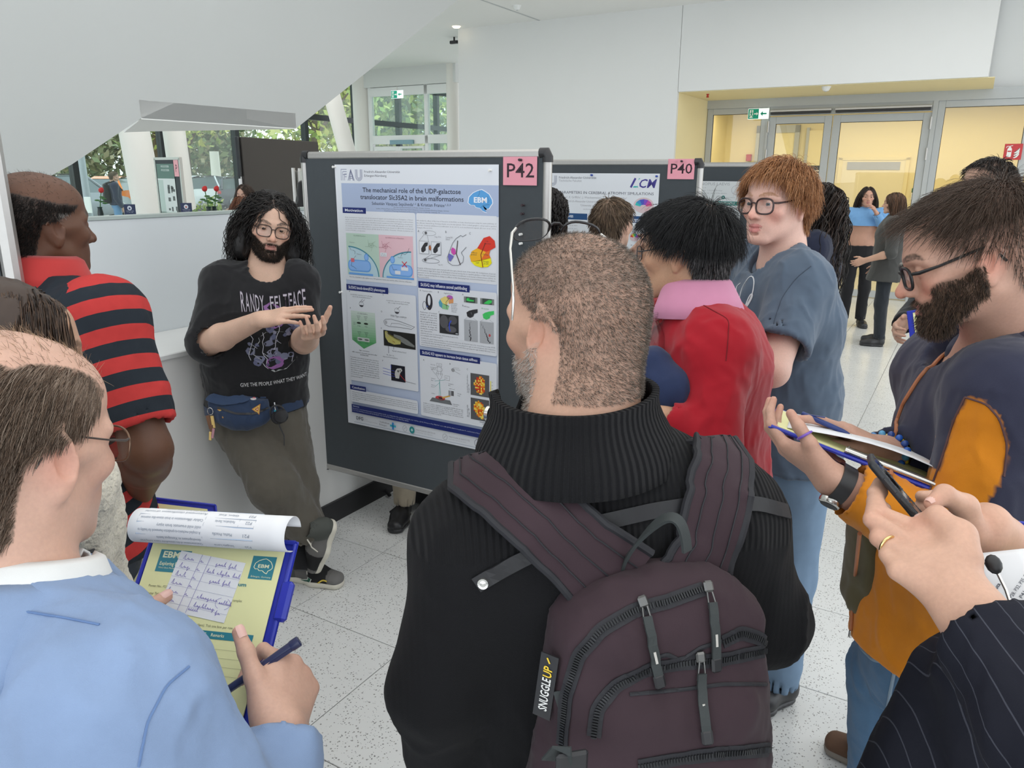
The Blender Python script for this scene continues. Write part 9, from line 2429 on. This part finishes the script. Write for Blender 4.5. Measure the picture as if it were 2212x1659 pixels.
 def pcol(P,N):
  t=(P-e0)@u;per=(P-e0)-t[:,None]*u;r=np.linalg.norm(per,axis=1);ang=np.arctan2(per@sA[1],per@sA[0])
  co=np.where((t>-.06)&(r<.10),(ang+3.2)*.05,(P-J['nb'])@l+1);c=np.zeros((len(P),3));c[:,0]=co;return c
 so,SP,SQ=top(root,'jacket',m,J,inf=.022,sleeve=(.93,.98),sr=(.080,.070,.062,.047),hem=J['pe']-V3(0,0,.12),hem_n=(0,0,-1),flare=.012,res=.0065,col=pcol,fold=[dict(amp=.006,scale=(8,8,6),seed=101.),dict(amp=.003,scale=(18,18,12),seed=2.)])
 bv=bvh_of(SP,SQ)
 # dark coat front hanging in view
 for px,py in((2014,1345),(1994,1518)):
  h_=hit(bv,px,py,.002)
  if h_ is not None:MB().lathe(h_[0],[(0,.001),(.003,.0028),(.0052,.003),(.006,.001),(.006,-.002)],16,frame(h_[1])).build('button',mat('dark_horn',(.02,.018,.016),.35)if 'dark_horn' not in bpy.data.materials else bpy.data.materials['dark_horn'],root,smooth=True)
 F=SDF(*bounds([at(2010,1480,1.0),at(2150,1700,1.0)],.26),.007)
 F.ecap(at(2100,1440,.98),at(2060,1700,1.08),(.075,.05),(.14,.07),_R,.03);F.ecap(at(2030,1470,1.02),at(1985,1680,1.12),(.03,.03),(.055,.05),_R,.03);F.ecap(at(2190,1430,.90),at(2240,1700,.96),(.09,.06),(.10,.07),_R,.03)
 cloth('jacket_front',F,m,root,fold=[dict(amp=.006,scale=(8,8,5),seed=5.)],col=lambda P,N:np.stack([(P@nrm(_R*.9+_U*.35))+2,P[:,0]*0,P[:,0]*0],1))
 trousers(root,fabric('dark_suit_cloth',(.014,.015,.022)),tuple(J['pe']+l*s*.09-V3(0,0,.05)for s in(1,-1)),tuple(J['pe']*[1,1,0]+l*s*.10+V3(0,0,.46)for s in(1,-1)),tuple(J['pe']*[1,1,0]+l*s*.10+V3(0,0,.08)for s in(1,-1)),l,J['pe'],res=.016)
 for s in(1,-1):shoe(root,J['pe']*[1,1,0]+l*s*.10,nrm([-.55,.8,0]),upper=M['black_plastic'],sole=M['black_plastic'],res=.012)
 # wedding band on the ring finger
 c_=FG[2][0]*.40+FG[2][1]*.60;d_=nrm(FG[2][1]-FG[2][0]);a_=frame(d_);e2=empty('ring',c_,0,'gold ring on the hand that holds the phone','ring')
 MB().tube([c_+(a_[0]*math.cos(t)+a_[1]*math.sin(t))*.0112 for t in np.linspace(0,6.283,29)[:-1]],.0019,10,True).build('band',mat('gold',(.80,.60,.28),.22,1.),e2,smooth=True)
 # clipboard tucked under the arm, card clipped on it
 a,b_=at(2108,1210,1.00),at(2150,1132,1.06);w=nrm(V3(1,-.25,.05));d=a-b_;d=nrm(d-w*(d@w));n=np.cross(d,w);n=n if n@(EYE-a)>0 else -n
 e3,PP,ax3=clipboard(b_-d*.006,w,d,n,W=.236,L=.26,label='blue clipboard under the arm of the phone user',clip=False)
 sh=MB().box(PP(.118,.135,.002),(.206,.235,.0016),ax3).build('score_sheet',YEL);tag(sh,'yellow sheet with teal logo on the clipboard by the phone user','paper')
 p=Print();p.rect(.034,.028,.060,.045,(.03,.16,.17));p.up();q=[(-.5,.1),(-.46,-.16),(-.30,-.34),(-.12,-.44),(.06,-.50),(.20,-.42),(.36,-.30),(.48,-.06),(.50,.10),(.42,.22),(.30,.30),(.26,.5),(.10,.40),(0,.30),(-.18,.32),(-.26,.20),(-.40,.22),(-.5,.1)]
 p.line([(.064+a_*.040,.050+b2*.034)for a_,b2 in q],.0014,(.25,.42,.38));p.text(.064,.053,.008,'EBM',(.25,.42,.38),width=.024,align='c',bold=.02)
 for k in range(4):p.text(.034,.090+.012*k,.005,('Poster No.:','Poster Title:','Presenter:','Jury Member:')[k],(.25,.25,.16),width=.03,res=1)
 p.on('print',PP(.015,.0175,.0029),w,d,sh)
 cc=at(2180,1268,.915);cu=nrm(at(2150,1210,.935)-at(2190,1330,.90));cr=nrm(at(2205,1290,.905)-at(2145,1250,.925));cr=nrm(cr-cu*(cr@cu));cn=np.cross(cr,cu);cn=cn if cn@(EYE-cc)>0 else -cn
 V=[];Fq=[]
 for i in range(13):
  for j in range(7):x,y=(i/12-.5)*.086,(j/6-.5)*.056;V.append(cc+cr*y*-1*-1+cu*-x+cn*(.010-.9*x*x*4))
 for i in range(12):
  for j in range(6):q_=i*7+j;Fq.append((q_,q_+1,q_+8,q_+7))
 card=link('name_card',mesh_np('name_card',V,quads=Fq),M['paper']);tag(card,'white name card with poster numbers clipped by the phone user','card')
 md=card.modifiers.new('thick','SOLIDIFY');md.thickness=.0006
 p=Print();p.text(.004,.012,.0040,'immat &',INK,width=.016,bold=.02,res=2);p.text(.010,.022,.0040,'ni, Luca',INK,width=.018,bold=.02,res=2);p.text(.012,.039,.0038,'24, P28, P32, P35, P38,',INK,width=.048,res=2);p.text(.026,.047,.0038,'P41',INK,width=.009,res=2)
 # the lines run up the card
 up_=nrm(_U*.80+_R*.55);up_=nrm(up_-cn*(up_@cn));rt=np.cross(up_,cn);dn=np.cross(up_,cn);dn=dn if dn@_R>0 else -dn
 o_=cc-up_*.034-dn*.030
 def bend(v):
  q=o_+v[:,:1]*up_+v[:,1:2]*dn;x=-((q-cc)@cu);return q+cn*(.0112-3.6*x*x+v[:,2])[:,None]
 p.on('lettering',None,up_,dn,card,bend=bend)
 cl=empty('badge_clip',cc+cu*.05,0,'metal clip with black grip holding the white name card','clip');k0=at(2146,1220,.895)
 MB().tube([k0,k0-cu*.03+cr*.004,k0-cu*.05+cr*.004],.0018,8).build('wire',M['steel'],cl);MB().tube([k0,at(2120,1216,.91),at(2114,1234,.915)],.0016,8).build('hook',M['steel'],cl);MB().ball(k0+cn*.002,(.012,.009,.006),12,8,ax=np.array([cu,cr,cn])).build('grip',M['black_plastic'],cl,smooth=True)
build_phone()
# ------------------------------------------------------------------ people farther off
def plain_person(label,c,yaw,H,skin,hair,top_m,leg_m,wide=1.,hair_kind='short',top_sleeve=1.,pose=None,hem=-.02,res=.011,hres=.006,shoe_m=None,head_dir=None,lip=(.4,.16,.14),hands=True,flare=.01,root=None,legs=True):
 hc,J=simple_joints(c,yaw,H,wide=wide)
 if pose:pose(J)
 f=J['f']if head_dir is None else nrm(head_dir);k=J['k']
 hd=Head(hc,f,scale=k*.98)
 root=root or person(label,(c[0],c[1]))
 hs=[dict(w=J['wr'][i],d=J['wr'][i]-J['el'][i]+J['f']*.02,n=-J['l']*(1 if i else -1)if not J.get('n')else J['n'][i],side=(-1,1)[i],curl=((.4,.5,.3),)*4,scale=k)for i in(0,1)]if hands else[]
 P,Q,jt,cc=body(root,hd,J,skin,hs,res=.0055,hres=hres,coarse=.014,paint=dict(lip=lip,brow=tuple(h*.8 for h in hair[0]),red=.3,scalp=(lambda q:scalp_mask(q)*1.,hair[0],.9)))
 hd.eyes(root)
 near=np.linalg.norm(P-hd.c,axis=1)<.18*k
 hp,hn=grow_points(P,Q,scalp_mask(hd.loc(P),.066)&near,1500 if hair_kind=='short' else 1300,3)
 if hair_kind=='short':strands('hair',hp,hn,.035,root,hair,comb=whorl(hd,fwd=.2),seg=4,r0=.0016,lift=.3,jitter=.15,gravity=.4,head=hd,shell=.006)
 else:
  L,cu=(.24,0)if hair_kind=='bob' else(.34,0)if hair_kind=='long' else(.60,.8)if hair_kind=='curly' else(.16,.9)
  strands('hair',hp,hn,np.random.default_rng(1).uniform(L*.7,L,len(hp)),root,hair,comb=lambda p:np.sign(hd.loc(p)[:,:1])*hd.ax[0]*.7-V3(0,0,.4)-hd.ax[1]*.4,seg=18 if cu else 9,r0=.0030 if cu else .0024,lift=.3,jitter=.15,head=hd,shell=.016,curl=cu,curl_f=26 if cu else 10,flow=lambda p,t:np.array([0,0,-.8-.8*t])+np.sign(hd.loc(p)[:,:1])*hd.ax[0]*.2*(t<.35)-hd.ax[1]*.3*(hd.loc(p)[:,1:2]>.01),tip=.5)
 so,SP,SQ=top(root,'top',top_m,J,inf=.020,sleeve=(top_sleeve,top_sleeve),hem=J['pe']+V3(0,0,hem),hem_n=(0,0,-1),flare=flare,res=res,fold=[dict(amp=.006,scale=(9,9,5),seed=c[0]*9.)])
 if legs:
  trousers(root,leg_m,J['hips'],J['kn'],J['an'],J['l'],J['pe'],W=(.165*k*wide,.125*k*wide),r=tuple(v*k for v in(.088,.070,.062)),res=res,fold=[dict(amp=.005,scale=(10,10,5),seed=4.)])
  for i in(0,1):shoe(root,J['an'][i]*[1,1,0]-J['f']*.05,J['f']+J['l']*(.15 if i==0 else -.15),upper=shoe_m or M['black_plastic'],sole=M['black_plastic'],res=.009,L=.265*k)
 return root,hd,J,bvh_of(SP,SQ)
DK=fabric('black_trouser_twill',(.012,.012,.014));DENIM=fabric('dark_denim',(.02,.024,.03),var=.2)
# two women talking by the glazed door
def pose_blue(J):
 P=J['P'];J['el']=(P(.05,.29,1.12),J['el'][1]);J['el']=(P(.10,.27,1.16),P(-.02,-.27,1.10));J['wr']=(P(.20,.10,1.44),P(.05,-.27,.86))
g=floor_pt(1838,704);yaw_=math.atan2(-.95,-.25)
blue=fabric('sky_blue_shirt_cloth',(.16,.34,.60))
r,hd,J,bv=plain_person('woman in light blue shirt raising a hand to her face by the glazed door',g,yaw_,1.60,(.50,.28,.20),[(.020,.013,.011),(.035,.022,.016)],blue,DK,wide=1.08,hair_kind='bob',pose=pose_blue,hem=-.0,flare=.02)
h_=hit(bv,1864,477,.004)
if h_ is not None:
 b=MB().box(h_[0],(.11,.060,.003),frame(h_[1],_R)).build('name_badge',M['paper']);tag(b,'white name badge on the light blue shirt','badge')
def pose_grey(J):
 P=J['P'];J['el']=(P(-.02,.27,1.10),P(-.02,-.26,1.06));J['wr']=(P(.24,.22,1.00),P(.10,-.22,.90))
g=floor_pt(1893,744)
plain_person('woman in dark grey blouse with brown hair, facing the woman in blue',g,math.atan2(.45,-.9),1.56,(.52,.31,.22),[(.085,.042,.022),(.13,.065,.035),(.05,.026,.015)],fabric('dark_grey_blouse',(.055,.055,.052)),DENIM,wide=1.16,hair_kind='bob',top_sleeve=.58,pose=pose_grey,hem=-.16,flare=.05)
# woman with long curls and dotted skirt behind the red haired man
g=aty(1745,700,4.3)*[1,1,0]
r,hd,J,bv=plain_person('woman with long dark curls and white dotted skirt behind the red haired man',g,math.atan2(.5,-.85),1.68,(.48,.27,.19),[(.022,.013,.010),(.04,.024,.017),(.012,.008,.007)],fabric('navy_top_cloth',(.018,.022,.045)),DK,hair_kind='curly',top_sleeve=.6,hem=-.02,legs=False)
F=SDF(*bounds([J['pe'],V3(g[0],g[1],.4)],.3),.010);F.ecap(J['pe']+V3(0,0,.12),V3(g[0],g[1],.42),(.145,.115),(.26,.24),J['l'],.02);F.plane((g[0],g[1],.455),(0,0,-1))
m,nt,b=_mk('dotted_cotton');tc=nt.nodes.new('ShaderNodeTexCoord');v=nt.nodes.new('ShaderNodeTexVoronoi');v.inputs['Scale'].default_value=21;v.inputs['Randomness'].default_value=.35;nt.links.new(tc.outputs['Object'],v.inputs['Vector'])
lt=nt.nodes.new('ShaderNodeMath');lt.operation='LESS_THAN';lt.inputs[1].default_value=.30;nt.links.new(v.outputs['Distance'],lt.inputs[0]);mx=nt.nodes.new('ShaderNodeMix');mx.data_type='RGBA';mx.inputs[6].default_value=(.72,.72,.70,1);mx.inputs[7].default_value=(.01,.01,.012,1);nt.links.new(lt.outputs[0],mx.inputs[0]);nt.links.new(mx.outputs[2],b.inputs['Base Color']);b.inputs['Roughness'].default_value=.85
cloth('skirt',F,m,r,disp=lambda P:.012*np.sin(np.arctan2(P[:,1]-g[1],P[:,0]-g[0])*13)*np.clip((.9-P[:,2])*3,0,1))
sk=attr_mat('bare_leg_skin',.5)
for i in(0,1):
 a=J['an'][i];MB().tube([a+V3(0,0,.42),a+V3(0,0,.25),a],[.052,.058,.036],14).build('leg',mat('leg_skin_%d'%i,(.48,.27,.19),.5),r,smooth=True);shoe(r,a*[1,1,0]-J['f']*.05,J['f'],upper=M['black_plastic'],sole=M['black_plastic'],res=.009,L=.25)
 # man behind the bearded man, folder in hand
def pose_fold(J):
 P=J['P'];J['el']=(J['el'][0],P(.0,-.25,1.10));J['wr']=(P(.20,.24,1.06),P(.25,-.10,1.05))
g=aty(2122,500,3.35)*[1,1,0]
r,hd,J,bv=plain_person('man with short black hair standing behind the bearded man',g,math.atan2(-.30,-.95),1.80,(.55,.34,.25),[(.012,.009,.008),(.022,.016,.013)],fabric('black_sweater_cloth',(.013,.014,.017)),DK,pose=pose_fold)
glasses(hd,'dark glasses worn by the man behind the bearded man',col=M['black_plastic'])
c=at(2040,748,2.95);ax=frame(nrm([-.55,-.80,.15]),(1,-.6,.3));e=empty('folder',c,0,'blue folder with yellow papers held behind the bearded man','folder')
MB().box(c,(.23,.31,.006),ax,.002).build('cover',CLIP_BLUE,e);MB().box(c+ax[2]*.005+ax[0]*.012,(.21,.29,.004),ax).build('papers',YEL,e)
# two people between the poster boards
def pose_photo(J):
 P=J['P'];J['el']=(P(.22,.24,1.22),P(.16,-.26,1.20));J['wr']=(P(.30,.06,1.46),P(.32,-.08,1.46))
g=aty(1178,480,3.55)*[1,1,0]
plain_person('person with black curly hair half hidden by the P42 board',g,math.atan2(.8,.55),1.655,(.40,.22,.15),[(.010,.008,.008),(.016,.012,.011)],fabric('black_cotton',(.013,.013,.015)),DK,hair_kind='ringlets')
g=aty(1318,530,3.25)*[1,1,0]
r,hd,J,bv=plain_person('person with brown hair in black taking a photo of the P40 poster',g,math.atan2(.80,.60),1.63,(.56,.35,.26),[(.10,.065,.040),(.16,.11,.07),(.065,.043,.028)],fabric('black_fleece',(.011,.011,.013)),DK,pose=pose_photo)
c=(J['wr'][0]+J['wr'][1])/2+J['f']*.10;e=empty('mobile_phone',c,0,'phone held up in front of the P40 poster','phone');ax=frame(-J['f'],J['l']);MB().box(c+V3(0,0,.03),(.145,.072,.009),ax,.004).build('case',M['black_plastic'],e);MB().box(c+V3(0,0,.03)+ax[2]*.0045,(.137,.066,.001),ax).build('screen',mat('lit_phone_screen',(.3,.32,.35),.1),e)
# person behind the P42 board: only the beige trousers and black sneakers show below it
beige=fabric('beige_chino',(.42,.36,.27));bs=mat('black_leather',(.014,.014,.016),.35)
p0=floor_pt(846,1160);yaw_=math.atan2(-.98,.05)
hc,J=simple_joints((p0[0]+.16,p0[1]+.24),yaw_,1.66)
def pose_legs(J):
 a=V3(p0[0]-.0,p0[1]+.13,.095);J['an']=(J['an'][0],J['an'][1])
r,hd,J,bv=plain_person('person in beige trousers and black sneakers hidden behind the P42 board',(p0[0]+.13,p0[1]+.20),yaw_,1.62,(.5,.3,.22),[(.03,.02,.015)],fabric('dark_top_cloth',(.02,.02,.022)),beige,shoe_m=bs,legs=True)
def floor_pack(c,label,w,d,h,lean):
 e=empty('backpack',(c[0],c[1],0),0,label,'backpack');F=SDF(*bounds([c,c+V3(0,0,h)],.3),.008);A=np.array([[1,0,0],[0,1,0],[0,0,1.]])
 F.ecap(c+V3(0,0,.10),c+V3(lean,0,h-.08),(w,d),(w*.75,d*.8),(1,0,0),.03,p=3.);F.ecap(c+V3(0,-d,.08),c+V3(lean,-d,h*.5),(w*.7,.05),(w*.6,.04),(1,0,0),.01,p=3.);F.plane((c[0],c[1],.004),(0,0,-1))
 cloth('sack',F,M['bag_black'],e,fold=[dict(amp=.010,scale=(12,12,9),seed=4.)])
 for s in(-1,1):MB().tube([c+V3(s*w*.5,-d-.045,h*.45),c+V3(s*w*.7+lean*.3,-d-.075,h*.25),c+V3(s*w*.9,-d-.06,.03),c+V3(s*w*1.2,-d-.10,.012)],.010,6,flat=.4).build('strap',M['bag_black'],e,smooth=True);MB().box(c+V3(s*w*.68+lean*.3,-d-.080,h*.27),(.03,.012,.02),bevel=.003).build('buckle',M['black_plastic'],e)
 MB().tube([c+V3(lean-.04,0,h-.03),c+V3(lean-.03,-.01,h+.02),c+V3(lean+.03,-.01,h+.02),c+V3(lean+.04,0,h-.03)],.007,6).build('handle',M['bag_black'],e,smooth=True)
M['bag_black']=fabric('black_nylon',(.012,.012,.013),.6)
floor_pack(floor_pt(893,1118)+V3(.02,.22,0),'black backpack on the floor beside the beige trousers',.12,.09,.36,.02)
floor_pack(floor_pt(782,1095)+V3(.0,.30,0),'black bag on the floor against the low wall, left of the beige trousers',.11,.08,.46,-.02)
# dark coat by the far left post of the P42 board
c=at(650,430,5.6);e=empty('coat',c,0,'black coat hanging beside the P42 board post','coat');F=SDF(*bounds([c,c-V3(0,0,.35)],.2),.010);F.ecap(c+V3(.02,0,.10),c+V3(.03,0,-.10),(.03,.05),(.075,.07),(1,0,0),.02);cloth('shell',F,M['bag_black'],e,fold=[dict(amp=.010,scale=(14,14,6),seed=4.)])
MB().tube([c+V3(.02,0,.12),c+V3(.02,0,.16),c+V3(.045,0,.18)],.004,6).build('hook',M['steel'],e);MB().box(c+V3(.03,0,-.19),(.16,.10,.03),bevel=.008).build('carton',M['paper'],e);MB().tube([c*[1,1,0]+V3(.08,.06,0),c+V3(.08,.06,.17),c+V3(.03,.03,.185)],.012,8).build('stand',M['alu'],e)
# two women by the dark partition, a man outside
g=aty(520,430,7.3)*[1,1,0]
plain_person('woman with auburn hair in pale grey top, back turned, beyond the balustrade',g,math.atan2(.9,.2),1.50,(.55,.34,.26),[(.16,.055,.025),(.22,.085,.04),(.10,.035,.018)],fabric('pale_grey_top',(.36,.37,.42)),DK,hair_kind='bob',res=.014)
g=aty(528,400,7.75)*[1,1,0]
plain_person('woman with dark hair facing the auburn haired woman',g,math.atan2(-.95,-.1),1.60,(.55,.34,.26),[(.03,.018,.013),(.05,.03,.02)],fabric('beige_knit_top',(.40,.30,.24)),DK,hair_kind='bob',res=.014)
g=gp(247,19.5)if 'gp' in globals()else aty(247,400,19.5)*[1,1,0]
r,hd,J,bv=plain_person('man with a backpack walking past outside the window',g,math.atan2(.55,.8),1.72,(.55,.34,.26),[(.20,.15,.10),(.12,.09,.06)],fabric('navy_jacket',(.025,.03,.06)),fabric('blue_jeans_cloth',(.12,.24,.42)),res=.016)
e=empty('backpack',J['ch']-J['f']*.2,0,'black backpack worn by the man outside','backpack');F=SDF(*bounds([J['ch']],.4),.016);b_=J['ch']-J['f']*.20;F.ecap(b_+V3(0,0,.10),b_-V3(0,0,.22),(.12,.07),(.15,.10),J['l'],.03,p=3.);cloth('sack',F,M['bag_black'],e)
for s in(-1,1):MB().tube([b_+J['l']*s*.10+V3(0,0,.16),J['sh'][0 if s>0 else 1]*.7+J['nb']*.3+V3(0,0,.09),J['ch']+J['f']*.15+J['l']*s*.12],.02,6).build('strap',M['bag_black'],e,smooth=True)
